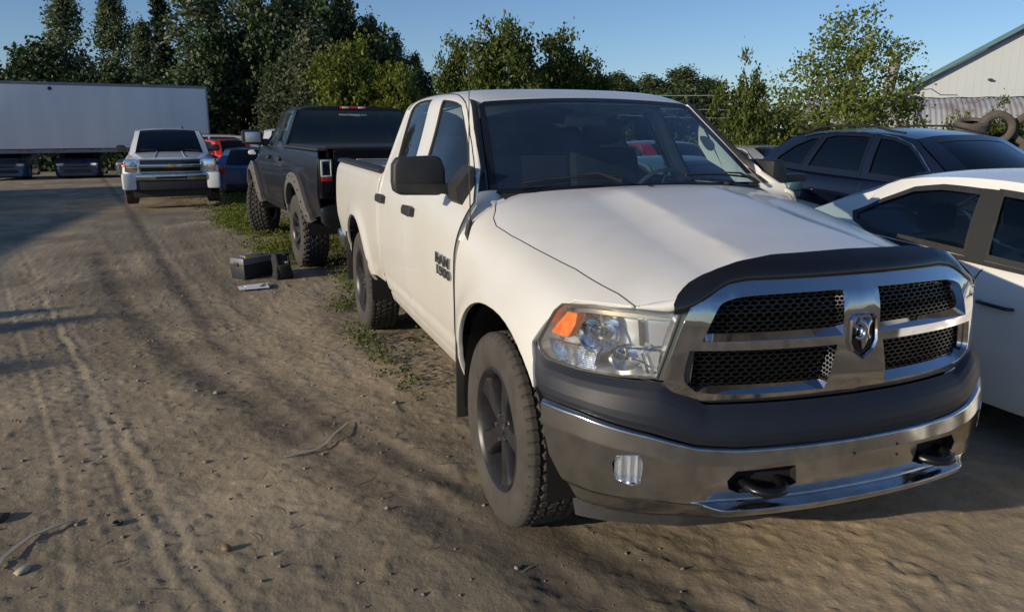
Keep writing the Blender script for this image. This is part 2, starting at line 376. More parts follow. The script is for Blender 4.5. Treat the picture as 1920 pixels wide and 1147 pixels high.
def tri_region(outer, holes, step):
    o = densify(outer, step); hs = [densify(h, step) for h in holes]
    P = np.array(o); lo, hi = P.min(0), P.max(0)
    gx = np.arange(lo[0]+step*.5, hi[0], step); gy = np.arange(lo[1]+step*.5, hi[1], step)
    G = np.stack(np.meshgrid(gx, gy, indexing='ij'), -1).reshape(-1, 2)
    G = G[in_poly(G, o)]
    for h in hs: G = G[~in_poly(G, h)]
    B = np.array(o+[q for h in hs for q in h])
    if len(G):
        keep = np.ones(len(G), bool)
        for i in range(0, len(G), 2000):
            d = ((G[i:i+2000, None]-B[None])**2).sum(-1).min(1); keep[i:i+2000] = d > (step*.45)**2
        G = G[keep]
    V = [Vector(p) for p in B.tolist()+G.tolist()]; E = []; k = 0; loops = []
    for L in [o]+hs:
        n = len(L); E += [(k+i, k+(i+1) % n) for i in range(n)]; loops.append(list(range(k, k+n))); k += n
    r = delaunay_2d_cdt(V, E, [], 1, 1e-6)
    v2 = np.array([v[:] for v in r[0]]); F = [tuple(f) for f in r[2]]
    if F:
        cc = np.array([v2[list(f)].mean(0) for f in F]); ok = in_poly(cc, o)
        for h in hs: ok &= ~in_poly(cc, h)
        F = [f for f, q in zip(F, ok) if q]
    # loops: map original indices to output
    om = {}
    for i, src in enumerate(r[3]):
        for j in src: om.setdefault(j, i)
    loops = [[om[i] for i in L if i in om] for L in loops]
    return v2, F, loops
def panel(mb, S, outer, holes=(), step=.03, gap=.0025, rim=.018, edge=.004, mirror=False, off=0., flip=1):
    """A sheet cut from surface S along polygon outer (holes cut out) with rolled edges of depth rim."""
    outer = inset(densify(outer, step), gap) if gap else outer
    holes = [inset(densify(h, step), -gap) if gap else h for h in holes]
    v2, F, loops = tri_region([tuple(p) for p in outer], [[tuple(p) for p in h] for h in holes], step)
    P = S(v2[:, 0], v2[:, 1]); N = surf_normal(S, v2[:, 0], v2[:, 1])*flip
    P = P+N*off
    Ft = []
    for f in F:
        n = np.cross(P[f[1]]-P[f[0]], P[f[2]]-P[f[0]]); Ft.append(f if n@N[f[0]] > 0 else f[::-1])
    V = [P]; NN = [N]; k = len(P); FF = list(Ft)
    if rim:
        for li, L in enumerate(loops):
            A = P[L]; n = N[L]; t = np.roll(A, -1, 0)-np.roll(A, 1, 0); t /= np.maximum(np.linalg.norm(t, axis=1, keepdims=True), 1e-9)
            o = np.cross(t, n); a2 = area2(v2[L])
            # make o point away from the sheet
            cen = A.mean(0); s0 = 1 if ((A-cen)*o).sum() > 0 else -1
            if li: s0 = -s0
            o = o*s0
            e = min(edge, gap*.9) if gap else 0
            r1 = A+o*e*.7-n*edge*.35; r2 = A+o*e-n*edge; r3 = r2-n*rim
            rows = [np.array(L), k+np.arange(len(L)), k+len(L)+np.arange(len(L)), k+2*len(L)+np.arange(len(L))]
            V += [r1, r2, r3]; NN += [n*.75+o*.66, n*.2+o*.98, o]; m = len(L); k += 3*m
            for ra, rb in zip(rows[:-1], rows[1:]):
                for i in range(m):
                    q = (int(ra[i]), int(ra[(i+1) % m]), int(rb[(i+1) % m]), int(rb[i])); FF.append(q)
    V = np.concatenate(V); NN = np.concatenate(NN); NN /= np.maximum(np.linalg.norm(NN, axis=1, keepdims=True), 1e-9)
    # orient rim faces
    G = []
    for f in FF:
        n = np.cross(V[f[1]]-V[f[0]], V[f[2]]-V[f[0]]); G.append(f if n@(NN[f[0]]+NN[f[-1]]) >= 0 else f[::-1])
    if mirror:
        V = V*[1, -1, 1]; NN = NN*[1, -1, 1]; G = [f[::-1] for f in G]
    mb.add(V, G, NN); return mb
def pnl(name, m, parent, S, outer, holes=(), **kw):
    mb = MB(); panel(mb, S, outer, holes, **kw); return mb.build(name, m, parent)
def both(name, m, parent, S, outer, holes=(), **kw):
    a = pnl(name, m, parent, S, outer, holes, **kw); b = pnl(name, m, parent, S, outer, holes, mirror=True, **kw); return a, b
def strip(mb, A, B, wrap=True):
    """faces between two equal rows of points"""
    A = np.asarray(A); B = np.asarray(B); n = len(A); mb.add(np.concatenate([A, B]), [(i, (i+1) % n, n+(i+1) % n, n+i) for i in range(n if wrap else n-1)]); return mb
def seamline(root, N, pts, nm='door_seam', r=.0035, mirror=False, off=.0005):
    v = np.array(densify(pts, .05, closed=False)); Pp = N(v[:, 0], v[:, 1])+surf_normal(N, v[:, 0], v[:, 1])*off
    if mirror: Pp = Pp*[1, -1, 1]
    mb = MB(); mb.tube(Pp.tolist(), r, 5); return mb.build(nm, M['rubber'], root, smooth=60)
def boxpart(root, nm, m, c, size, bev=.01, rot=None, smooth=50):
    mb = MB(); mb.box(c, size, rot, bev); return mb.build(nm, m, root, smooth=smooth)
M = {}
M['white_paint'] = mat('white_paint', (.69, .685, .65), .32, coat=.55, var=.6, vscale=1.6, col2=(.59, .565, .50), coatr=.07); add_dirt(M['white_paint'], (.40, .34, .25), .42, 1.15, .60, .12)
M['white_paint_hood'] = mat('white_paint_hood', (.72, .715, .69), .34, coat=.5, var=.7, vscale=3.5, col2=(.60, .58, .53), coatr=.10, aniso=(1, 1, 1)); add_dirt(M['white_paint_hood'], (.42, .37, .29), 0., 1.0, 0., .16)
M['black_paint'] = mat('black_paint', (.005, .007, .013), .32, coat=.22, spec=.3, var=.4, vscale=4, col2=(.016, .016, .017), coatr=.04); add_dirt(M['black_paint'], (.10, .09, .075), .40, .9, .28, .03)
M['grey_satin'] = mat('grey_satin', (.010, .013, .023), .46, spec=.38, var=.4, vscale=9, col2=(.018, .021, .031), bump=.05, bscale=300)
M['black_plastic'] = mat('black_plastic', (.022, .022, .023), .48, var=.5, vscale=20, col2=(.04, .038, .035), bump=.12, bscale=420)
M['black_gloss'] = mat('black_gloss', (.008, .008, .009), .12, coat=.3)
M['flare_plastic'] = mat('flare_plastic', (.105, .10, .095), .6, var=.6, vscale=12, col2=(.09, .088, .085), bump=.1, bscale=200)
M['rubber'] = mat('rubber', (.018, .018, .018), .75)
M['tyre'] = mat('tyre', (.072, .063, .053), .82, var=.85, vscale=7, col2=(.035, .033, .031), bump=.15, bscale=120, distort=.6)
M['tyre_dark'] = mat('tyre_dark', (.040, .038, .035), .85, var=.8, vscale=8, col2=(.075, .068, .058), bump=.2, bscale=90)
M['rim_dark'] = mat('rim_dark', (.018, .019, .024), .33, metal=.25, var=.6, vscale=14, col2=(.055, .052, .048))
M['rim_silver'] = mat('rim_silver', (.50, .50, .50), .3, metal=.8, var=.4, vscale=14)
M['chrome'] = mat('chrome', (.54, .54, .56), .055, metal=1.)
M['chrome_dirty'] = mat('chrome_dirty', (.60, .60, .60), .08, metal=1., var=.8, vscale=14, col2=(.40, .37, .33), vthr=(.45, .75))
M['reflector'] = mat('reflector', (.92, .92, .92), .12, metal=1., bump=.25, bscale=26)
M['reflector_smooth'] = mat('reflector_smooth', (.82, .83, .85), .30, metal=.85)
M['mesh_black'] = mat('mesh_black', (.006, .006, .007), .30)
M['dark'] = mat('dark_inner', (.006, .006, .007), .9)
M['seat'] = mat('seat_cloth', (.016, .017, .021), .9, var=.5, vscale=30)
M['trim_light'] = mat('interior_trim', (.78, .80, .74), .6)
M['trim_dark'] = mat('interior_dark', (.05, .052, .058), .6)
M['dash'] = mat('dash', (.10, .105, .11), .6, bump=.1, bscale=300)
M['glass_ws'] = glass('glass_windshield', (.64, .75, .75), 1.7, 0.0, (.16, .27, .50), .055)  # blue haze in the glass colour stands in for reflected sky
M['glass_dark'] = glass('glass_tinted', (.045, .055, .065), 1.6, 0.0)
M['glass_side'] = glass('glass_side', (.62, .70, .68), 1.62, 0.0, (.3, .33, .35), .02)
M['glass_coupe'] = glass('glass_coupe', (.13, .17, .20), 1.55)
M['fog_lens'] = mat('fog_lens', (.72, .76, .82), .14, metal=.75, bump=.9, bscale=34, aniso=(1, 1, .12))
M['hook_black'] = mat('hook_black', (.007, .007, .008), .3)
M['glass_lamp'] = glass('glass_lamp', (.96, .97, .97), 1.5, 0.02, (.7, .7, .66), .045)
M['amber'] = mat('amber', (.72, .11, .008), .18, coat=.6, var=.8, vscale=40, col2=(.95, .30, .03), bump=.4, bscale=60)
M['red_lens'] = mat('red_lens', (.45, .012, .012), .15, coat=.6, var=.4, vscale=30, col2=(.7, .05, .04))
M['white_lens'] = mat('white_lens', (.75, .75, .72), .15, coat=.5)
M['steel_dark'] = mat('steel_dark', (.05, .048, .045), .55, metal=.4, var=.7, vscale=12, col2=(.09, .07, .055))
M['underbody'] = mat('underbody', (.035, .032, .028), .9, var=.8, vscale=8, col2=(.07, .06, .045))
M['chrome_badge'] = mat('chrome_badge', (.42, .42, .44), .18, metal=1.); M['bezel'] = mat('lamp_bezel', (.075, .08, .075), .25, coat=.5)
# ------------------------------------------------------------------ wheels
def tyre_mesh(Rt, Wt, rr, seed=0, lugs='road', n=None):
    """lathe with real tread grooves; axis y, outer face at -y"""
    n = n or 448; h = Wt/2
    prof = [(rr-.012, -h+.045), (rr+.004, -h+.020), (rr+.018, -h+.010), (rr+(Rt-rr)*.35, -h+.002), (rr+(Rt-rr)*.62, -h-.001), (Rt-.035, -h+.006), (Rt-.020, -h+.013), (Rt-.010, -h+.021), (Rt-.004, -h+.030)]
    T = 38; tw = np.linspace(-h+.034, h-.034, T)
    tread = [(Rt-.0035*(abs(w)/h)**2, w) for w in tw]
    full = prof+tread+[(r, -w) for r, w in prof[::-1]]
    P = np.array(full); m = len(P); th = np.arange(n)*2*math.pi/n
    r = np.repeat(P[None, :, 0], n, 0); w = np.repeat(P[None, :, 1], n, 0); TH = np.repeat(th[:, None], m, 1)
    it = (np.arange(m) >= len(prof)-2) & (np.arange(m) < len(prof)+T+2)
    wl = w/h
    if lugs == 'road':
        g = np.zeros_like(r)
        for c in (-.52, -.18, .18, .52): g = np.maximum(g, (np.abs(wl-c-.015*np.sign(np.sin(TH*40))) < .05)*.012)
        k = 56; ph = (TH*k/(2*math.pi)+.5*np.round(wl*2.4)+.5*np.abs(wl)) % 1
        g = np.maximum(g, ((ph < .24) & (np.abs(wl) < .50))*.008)
        g = np.maximum(g, (((TH*k/(2*math.pi)) % 1 < .24) & (np.abs(wl) >= .58))*.008)
    elif lugs == 'mud':
        k = 34; sgn = np.where(wl > 0, .5, 0.); ph = (TH*k/(2*math.pi)+sgn+.35*np.abs(wl)*2) % 1
        g = np.where(np.abs(wl) > .55, (ph < .36)*.017, 0)
        q = (TH*k/(2*math.pi)+np.where((wl*3 % 2) < 1, 0, .5)) % 1
        g = np.where(np.abs(wl) <= .55, ((q < .26) | (np.abs((wl*3.2) % 1-.5) < .09))*.014, g)
    else: g = np.zeros_like(r)
    side = (np.arange(m) >= len(prof)-4) & (np.arange(m) < len(prof)-2)
    r = r-g*it
    if lugs == 'mud': r = r-(np.sin(TH*34) > .2)*side*.008
    X = r*np.cos(TH); Z = r*np.sin(TH)
    mb = MB(); mb.grid(np.stack([X, w, Z], -1), wrap=True); return mb
def spoke_rim(rr, Wt, style='five'):
    h = Wt/2; out = {}
    b = MB(); b.lathe([(rr-.002, -h+.028), (rr+.006, -h+.018), (rr-.004, -h+.012), (rr-.012, -h+.020), (rr-.022, -h+.032), (rr-.030, -h+.060), (rr-.045, -.02), (rr-.05, .08), (rr-.03, h-.03), (rr, h-.02)], 64)
    out['barrel'] = b
    s = MB(); f = -h+.022
    if style in ('five', 'multi', 'eight'):
        k = {'five': 5, 'multi': 10, 'eight': 8}[style]; w0, w1 = {'five': (.038, .056), 'multi': (.016, .020), 'eight': (.022, .030)}[style]
        for i in range(k):
            a = 2*math.pi*(i+.28)/k; c, sn = math.cos(a), math.sin(a)
            rings = []
            for rad, wd, fy, dp in [(.030, w0*.9, .026, .035), (.075, w0, .020, .04), (rr*.45, w0*1.02, .016, .045), (rr*.75, w1*.86, .012, .05), (rr-.020, w1*1.15, .004, .06)]:
                ring = []
                for (u, d) in [(-1, dp), (-1.0, .018), (-.80, .002), (-.2, 0), (.2, 0), (.80, .002), (1.0, .018), (1, dp)] if style == 'five' else [(-1, dp), (-.9, .006), (-.4, 0), (.4, 0), (.9, .006), (1, dp)]:
                    ring.append((rad*c-u*wd*sn, f+fy+d, rad*sn+u*wd*c))
                rings.append(ring)
            s.grid(np.array(rings))
    elif style == 'off':
        for i in range(8):
            a = 2*math.pi*i/8; c, sn = math.cos(a), math.sin(a); rings = []
            for rad, wd, fy in [(.05, .020, .05), (rr*.55, .026, .035), (rr*.8, .034, .012), (rr-.01, .046, .0)]:
                rings.append([(rad*c-u*wd*sn, f+fy+d, rad*sn+u*wd*c) for u, d in [(-1, .05), (-.9, 0), (-.2, -.004), (.2, -.004), (.9, 0), (1, .05)]])
            s.grid(np.array(rings))
    s.lathe([(0, f+.016), (.028, f+.016), (.032, f+.022), (.060, f+.026), (.078, f+.034), (.08, f+.07)], 24)
    out['spokes'] = s
    l = MB()
    for i in range(5):
        a = 2*math.pi*(i+.78)/5; l.lathe([(0, f+.010), (.008, f+.010), (.0105, f+.016), (.0105, f+.04)], 10, c=(.057*math.cos(a), 0, .057*math.sin(a)))
    out['lugs'] = l
    d = MB(); d.lathe([(.04, .0), (rr*.72, .0), (rr*.72, .03), (.04, .03)], 32); out['disc'] = d
    return out
def wheel(parent, loc, Rt, Wt, rr, style, rimmat, tyremat='tyre', lugs='road', side=-1, n=None, rot=0, camber=0, simple=False):
    """a wheel as one part (the tyre) with rim pieces as sub-parts"""
    t = tyre_mesh(Rt, Wt, rr, lugs=lugs, n=n); Mx = Matrix.Rotation(rot, 4, 'Y')
    if side > 0: Mx = Matrix.Rotation(math.pi, 4, 'Z') @ Mx
    if n and n < 100: sm = 40
    else: sm = 32
    o = t.xf(Mx).build('wheel', M[tyremat], parent, smooth=sm); o.location = loc
    rp = spoke_rim(rr, Wt, style)
    for k, m_, nm in (('barrel', rimmat, 'rim'), ('spokes', rimmat, 'wheel_spokes'), ('lugs', 'chrome_dirty', 'lug_nuts'), ('disc', 'steel_dark', 'brake_disc')):
        if simple and k in ('lugs', 'disc'): continue
        q_ = rp[k].xf(Mx).build(nm, M[m_], o, smooth=30)
        if k == 'lugs': q_['kind'] = 'stuff'
    return o

# ------------------------------------------------------------------ text as geometry
def text_shape(body, size, ext=.002, bev=.0, bold=True, space=1.0):
    cu = bpy.data.curves.new('lettering', 'FONT'); cu.body = body; cu.size = size; cu.extrude = ext; cu.bevel_depth = bev; cu.space_character = space
    cu.offset = size*.012 if bold else 0; cu.align_x = 'CENTER'; cu.align_y = 'CENTER'; cu.resolution_u = 3
    o = bpy.data.objects.new('tmp', cu); COL.objects.link(o); dg = bpy.context.evaluated_depsgraph_get()
    me = o.evaluated_get(dg).to_mesh(); V = np.array([v.co[:] for v in me.vertices]); F = [tuple(p.vertices) for p in me.polygons]
    o.evaluated_get(dg).to_mesh_clear(); bpy.data.objects.remove(o); bpy.data.curves.remove(cu); return V, F

# ------------------------------------------------------------------ pickup body shared by the white and the black truck
def xz(net, pts):
    x = np.array([p[0] for p in pts], float); z = np.array([p[1] for p in pts], float)
    return list(zip(x.tolist(), net.vz(x, z).tolist()))
def arch(cx, cz, rx, rz, z0, n=26, e=2.25):
    th = np.linspace(0, math.pi, n); c, s = np.cos(th), np.sin(th)
    p = [(cx+rx*np.sign(a)*abs(a)**(2/e), cz+rz*abs(b)**(2/e)) for a, b in zip(c, s)]
    return [(cx+rx, z0)]+p+[(cx-rx, z0)]            # front to rear
ARF = arch(.05, .43, .545, .54, .50); ARR = arch(-3.569, .43, .52, .545, .56)
BELT = 1.345
def cab_win_front():
    b = CAB.vz([-.60, -1.53], [1.36, BELT])
    return [(-.69, b[0]), (-.907, 1.157), (-1.02, 1.265), (-1.132, 1.377), (-1.20, 1.455), (-1.268, 1.52), (-1.32, 1.572), (-1.42, 1.59), (-1.54, 1.598), (-1.70, 1.61), (-1.63, 1.35), (-1.575, 1.138), (-1.53, b[1])]
def cab_win_rear():
    b = CAB.vz([-1.755, -2.26], [BELT, BELT])
    return [(-1.94, 1.640), (-1.87, 1.38), (-1.801, 1.129), (-1.755, b[0]), (-2.26, b[1]), (-2.30, 1.12), (-2.345, 1.25), (-2.38, 1.42), (-2.385, 1.53), (-2.36, 1.60), (-2.30, 1.645), (-2.2, 1.652)]
SEAM = [(-.53, 'z', .60), (-.53, 'z', 1.10), (-.50, 'z', 1.25), (-.49, 'z', 1.34), (-.63, 'v', 1.01), (-.75, 'v', 1.09), (-.89, 'v', 1.19), (-1.02, 'v', 1.305), (-1.11, 'v', 1.42), (-1.19, 'v', 1.535), (-1.28, 'v', 1.61), (-1.40, 'v', 1.653), (-1.55, 'v', 1.692), (-1.84, 'v', 1.725)]
def seampt(q): return (q[0], q[2] if q[1] == 'v' else float(CAB.vz(q[0], q[2])[0]))
def truck_body(root, paint, lift=0., hooded=True, glass_m='glass_side', crew=False):
    P = M[paint]
    seam = [seampt(q) for q in SEAM]
    low = CAB.vz([-.53, -1.62, -2.46], [.575, .575, .60])
    bs = [(-1.62, low[1]), (-1.63, float(CAB.vz(-1.63, 1.2)[0])), (-1.66, float(CAB.vz(-1.66, 1.345)[0])), (-1.70, 1.25), (-1.84, 1.725)]
    fd = [(-.53, low[0])]+seam+bs[::-1][1:]
    doors = both('front_door', P, root, CAB, fd, [cab_win_front()], step=.035)
    rr = [(-1.84, 1.725), (-2.15, 1.735), (-2.32, 1.715), (-2.42, 1.64), (-2.46, 1.52), (-2.49, 1.2), (-2.505, float(CAB.vz(-2.505, 1.3)[0])), (-2.50, .60), (-2.50, .30), (-2.46, float(CAB.vz(-2.46, .68)[0])), (-2.38, float(CAB.vz(-2.38, .575)[0]))]
    rdoors = both('rear_door', P, root, CAB, bs+rr, [cab_win_rear()], step=.035)
    for sgn, (d, rd) in zip((0, 1), zip(doors, rdoors)):
        mir = bool(sgn)
        for o, w in ((d, cab_win_front()), (rd, cab_win_rear())):
            pnl('window_seal', M['rubber'], o, CAB, [tuple(q) for q in inset(densify(w, .03), -.004)], [[tuple(q) for q in inset(densify(w, .03), .016)]], mirror=mir, off=-.004, gap=0, rim=.01, step=.03)
            pnl('window', M[glass_m], o, CAB, w, mirror=mir, off=-.012, gap=0, rim=0, step=.06)
        # handle: flat faceted black grip
        for o, hx in ((d, -1.525), (rd, -2.40)):
            mb = MB(); hz = 1.203; V = []
            for dx, dz in [(-.115, .000), (-.095, .024), (.03, .030), (.108, .022), (.112, -.020), (.08, -.028), (-.09, -.026)]:
                V.append((hx+dx, hz+dz))
            vz = CAB.vz([p[0] for p in V], [p[1] for p in V])
            base = np.array([CAB(p[0], v) for p, v in zip(V, vz)]); nn = np.array([surf_normal(CAB, p[0], v) for p, v in zip(V, vz)])
            c = base.mean(0); top = base+nn*.030; top2 = c+(base-c)*.86+nn*.036
            if mir: base, top, top2 = base*[1, -1, 1], top*[1, -1, 1], top2*[1, -1, 1]
            strip(mb, base, top); strip(mb, top, top2); mb.add(top2, [tuple(range(len(top2)))])
            mb.build('door_handle', M['black_plastic'], o, smooth=20)
        # grey lettering of the model on the front door is added by the caller
    for m_ in (False, True): seamline(root, CAB, seam+[(-2.15, 1.735), (-2.32, 1.715), (-2.42, 1.64), (-2.46, 1.52)], 'door_seam', .0035, m_, .001)
    # rocker
    rk = xz(CAB, [(-.53, .565), (-1.2, .565), (-1.8, .565), (-2.34, .565), (-2.36, .50), (-1.6, .49), (-.53, .49)])
    both('rocker', P, root, CAB, rk, step=.05)
    # roof, from one door seam to the other
    RF = Full(CAB); W = CAB.vmax
    def wv(v): return W-v
    hdr = []
    for u in np.linspace(1, -1, 17):
        t = ws_top(np.array(u)); y = abs(t[1]); vv = np.linspace(1.2, W, 200); yy = -CAB(np.full(200, t[0]), vv)[:, 1]
        hdr.append((t[0]-.006, np.sign(u)*(W-np.interp(-y, -yy, vv)) if abs(u) > 1e-6 else 0.))
    right = [(q[0], wv(q[1])) for q in seam[-4:]]+[(-2.15, wv(1.735)), (-2.32, wv(1.715)), (-2.42, wv(1.66)), (-2.50, wv(1.66))]
    ro = [(x, -w) for x, w in right[::-1]]+hdr[::-1]+right
    roof = pnl('roof', P, root, RF, ro+[(-2.53, wv(1.75)), (-2.545, 0), (-2.53, -wv(1.75))], step=.05, rim=.03)
    # cab rear corner skin
    cc = [(-2.515, float(CAB.vz(-2.515, .62)[0])), (-2.515, .6), (-2.515, 1.0), (-2.50, 1.2), (-2.47, 1.52), (-2.43, 1.65), (-2.50, 1.655), (-2.54, 1.52), (-2.555, 1.2), (-2.56, .9), (-2.56, .5), (-2.56, float(CAB.vz(-2.56, .62)[0]))]
    both('cab_corner', P, root, CAB, cc, step=.04, gap=.001, rim=.03)
    # rear wall of the cab with its window
    def BACK(a, b):
        a = np.asarray(a, float); b = np.asarray(b, float); a, b = np.broadcast_arrays(a, b)
        return np.stack([-2.565+.05*sstep(1.35, 1.86, b)-.015*(1-a*a)+.05*np.clip((np.abs(a)-.62)/.4, 0, 1)**2, a, b], -1)
    ob = [(-.93, 1.0), (-.955, 1.30), (-.90, 1.40), (-.84, 1.56), (-.78, 1.72), (-.735, 1.82), (-.66, 1.868), (-.4, 1.893), (0, 1.90)]
    ob = ob+[(-y, z) for y, z in ob[::-1][1:]]
    hw = [(-.74, 1.44), (-.62, 1.80), (-.58, 1.825), (.58, 1.825), (.62, 1.80), (.74, 1.44), (.70, 1.415), (-.70, 1.415)]
    if crew: hw = [(-.85, 1.42), (-.715, 1.79), (-.66, 1.822), (.66, 1.822), (.715, 1.79), (.85, 1.42), (.80, 1.395), (-.80, 1.395)]
    bk = pnl('cab_rear_wall', P, root, BACK, ob, [hw], step=.08, gap=0, rim=.02, flip=-1)
    pnl('rear_window', M['glass_dark'], bk, BACK, hw, gap=-.01, rim=0, step=.1, off=.004, flip=-1)
    mb = MB(); mb.box((-2.60, 0, 1.875), (.035, .36, .032), bev=.006); lm = mb.build('third_brake_light', M['red_lens'], bk)
    [MB().box((-2.618, y_, 1.875), (.012, .09, .022), None, .003).build('cargo_lamp', M['white_lens'], lm) for y_ in (-.11, .11)]
    # A-pillars: a rolled skin between the door seam and the windshield
    Aseam = [q for q in seam if q[1] > CAB.vz(-.5, 1.33)[0]-.02 or q[0] < -.5]
    Aseam = [seampt(q) for q in SEAM[3:11]]; L0 = np.array([CAB(*q) for q in densify(Aseam, .05, closed=False)])
    d = np.concatenate([[0], np.cumsum(np.linalg.norm(np.diff(L0, axis=0), axis=1))]); d /= d[-1]
    t = np.linspace(0, 1, 25); A = np.stack([np.interp(t, d, L0[:, i]) for i in range(3)], -1)
    Bw = WS(np.full(25, -1.0), t); 
    rows = []
    for k, f in enumerate(np.linspace(0, 1, 9)):
        bul = .020*math.sin(math.pi*f)
        Pm = A*(1-f)+Bw*f; n = np.cross(Bw-A, np.gradient(A, axis=0)); n /= np.linalg.norm(n, axis=1, keepdims=True)
        n = n*np.where(n[:, 1:2] > 0, -1, 1); rows.append(Pm+n*bul)
    G0 = np.array(rows); G = np.concatenate([G0[:1]+[0, .014, 0], G0, G0[-1:]+[-.02, .012, -.012]])
    mo_ = np.array(rows)[4:]; nn_ = np.cross(np.gradient(mo_, axis=0), np.gradient(mo_, axis=1)); nn_ /= np.linalg.norm(nn_, axis=2, keepdims=True); nn_ *= np.where(nn_[..., 0:1] < 0, -1, 1)
    for mirr in (1, -1):
        mb = MB(); mb.grid(G*[1, mirr, 1]); wp_ = mb.build('windshield_pillar', P, root, smooth=60)
        mb = MB(); mb.grid((mo_+nn_*.004)*[1, mirr, 1]); mb.build('pillar_moulding', M['black_plastic'], wp_, smooth=60)
    # windshield with its black border
    wsp = [(-.985, .0), (-.985, .965), (-.94, 1.0), (.94, 1.0), (.985, .965), (.985, .0)]
    ws = pnl('windshield', M['glass_ws'], root, WS, [(-.95, .02), (-.945, .955), (.945, .955), (.95, .02)], gap=0, rim=0, step=.08, off=-.002)
    pnl('windshield_border', M['black_gloss'], ws, WS, wsp, [[(-.945, .035), (-.94, .95), (.94, .95), (.945, .035)]], gap=0, rim=.006, step=.05)
    return P, ws
def bed_skins(root, P, gate=True):
    ar = ARR
    side = [(-2.565, 1.372), (-2.575, 1.1), (-2.575, .84), (-2.52, .66), (-2.50, .60)]
    ol = xz(BED, side)+xz(BED, [(-2.9, .575)])+xz(BED, ar)+xz(BED, [(-4.4, .62), (-4.70, .66), (-4.745, 1.0), (-4.735, 1.3)])+[(-4.66, BED.vmax-.045), (-4.2, BED.vmax-.03), (-3.0, BED.vmax-.03), (-2.565, BED.vmax-.03)]
    bs_ = both('bed_side', P, root, BED, ol, step=.045)
    for mir, o in zip((False, True), bs_):
        cap = [(-2.57, BED.vmax-.04), (-4.70, BED.vmax-.05), (-4.72, BED.vmax), (-2.57, BED.vmax)]
        s = 1 if mir else -1
        mb = MB(); mb.prism([(s*.968, 1.366), (s*.965, 1.388), (s*.945, 1.397), (s*.86, 1.397), (s*.845, 1.36), (s*.86, 1.366)], 'x', -4.72, -2.57, bev=.004); mb.build('bed_rail_cap', M['black_plastic'], o)
        mb = MB(); mb.box((-3.645, s*.85, 1.10), (2.13, .03, .52)); mb.build('bed_inner_wall', P, o)
    mb = MB(); mb.box((-3.65, 0, .86), (2.15, 1.72, .04)); mb.box((-2.60, 0, 1.08), (.03, 1.7, .48)); mb.build('bed_floor', M['black_plastic'], root)
    if gate:
        def TG(a, b):
            a = np.asarray(a, float); b = np.asarray(b, float); a, b = np.broadcast_arrays(a, b)
            return np.stack([-4.77-.012*np.sin((b-.75)/.63*math.pi)*1.0-.03*sstep(1.30, 1.38, b)+.02*np.abs(a/.8)**4, a, b], -1)
        tg = pnl('tailgate', P, root, TG, [(-.80, .74), (.80, .74), (.80, 1.35), (.78, 1.385), (-.78, 1.385), (-.80, 1.35)], step=.08, rim=.05, flip=-1)
        mb = MB(); mb.box((-4.80, 0, 1.18), (.02, .26, .09), bev=.008); mb.build('tailgate_handle', M['black_plastic'], tg)
# ------------------------------------------------------------------ the white pickup
def fender_outline():
    a = [p for p in ARF]
    # walk the arch from its rear foot over the top down to the lamp corner
    ap = [p for p in a[::-1] if p[0] < .505]
    low = xz(FRONT, [(-.53, 1.24), (-.53, 1.10), (-.53, .60), (-.53, .50)]+ap)
    lamp = xz(FRONT, [(.475, .868), (.445, .925), (.548, 1.090)])
    seam = [(.764, .770), (.655, .795), (.393, .797), (.096, .748), (-.10, .727), (-.267, .728), (-.36, .765), (-.423, .814), (-.52, .88), (-.60, .95)]
    return low+lamp+seam+[(-.62, .93), (-.57, .86)]
def build_hood(root, P):
    HF = Full(FRONT); W = FRONT.vmax
    seam = [(-.664, .971), (-.56, .89), (-.423, .814), (-.36, .765), (-.267, .728), (-.10, .727), (.096, .748), (.393, .797), (.655, .795), (.764, .770)]
    r = [(x, W-v) for x, v in seam]
    nose = [(.80, W-.86), (.845, W-.95), (.87, W-1.05), (.885, W-1.2), (.905, W-1.35), (.915, 0)]
    h = r+nose[:-1]+[nose[-1]]+[(x, -w) for x, w in nose[:-1][::-1]]+[(x, -w) for x, w in r[::-1]]
    rear = [(-.60, -.50), (-.525, -.38), (-.475, -.2), (-.45, 0), (-.475, .2), (-.525, .38), (-.60, .50)]
    hd = pnl('hood', P, root, HF, h+rear, step=.022)
    E = np.array([HF(x, w) for x, w in densify([(.764, W-.770)]+nose[:-1]+[nose[-1]]+[(x, -w) for x, w in nose[:-1][::-1]]+[(.764, -(W-.770))], .05, closed=False)])
    yy = E[:, 1]; q = np.linspace(0, 1.1, 300); fy = -FACE(q, np.full(300, 1.10))[:, 1]; sq = np.interp(np.abs(yy), fy, q)*-np.sign(yy)
    zt = np.interp(np.abs(sq), [0, .42, .52, .60, .66, .80], [1.19, 1.185, 1.16, 1.125, 1.10, 1.102]); B_ = FACE(sq, zt)+[-.004, 0, 0]
    rows = [E-[.004, 0, .001]]+[E*(1-t)+B_*t+np.array([.012, 0, .008])*math.sin(t*3.14) for t in (.25, .5, .75)]+[B_, B_-[.02, 0, .012]]
    mb = MB(); mb.grid(np.array(rows)); mb.build('hood_front_lip', P, hd, smooth=60)
    for m_ in (False, True): seamline(hd, FRONT, seam[:-1]+[(.70, .785), (.764, .768)], 'hood_seam', .0024, m_, .0)
    return hd
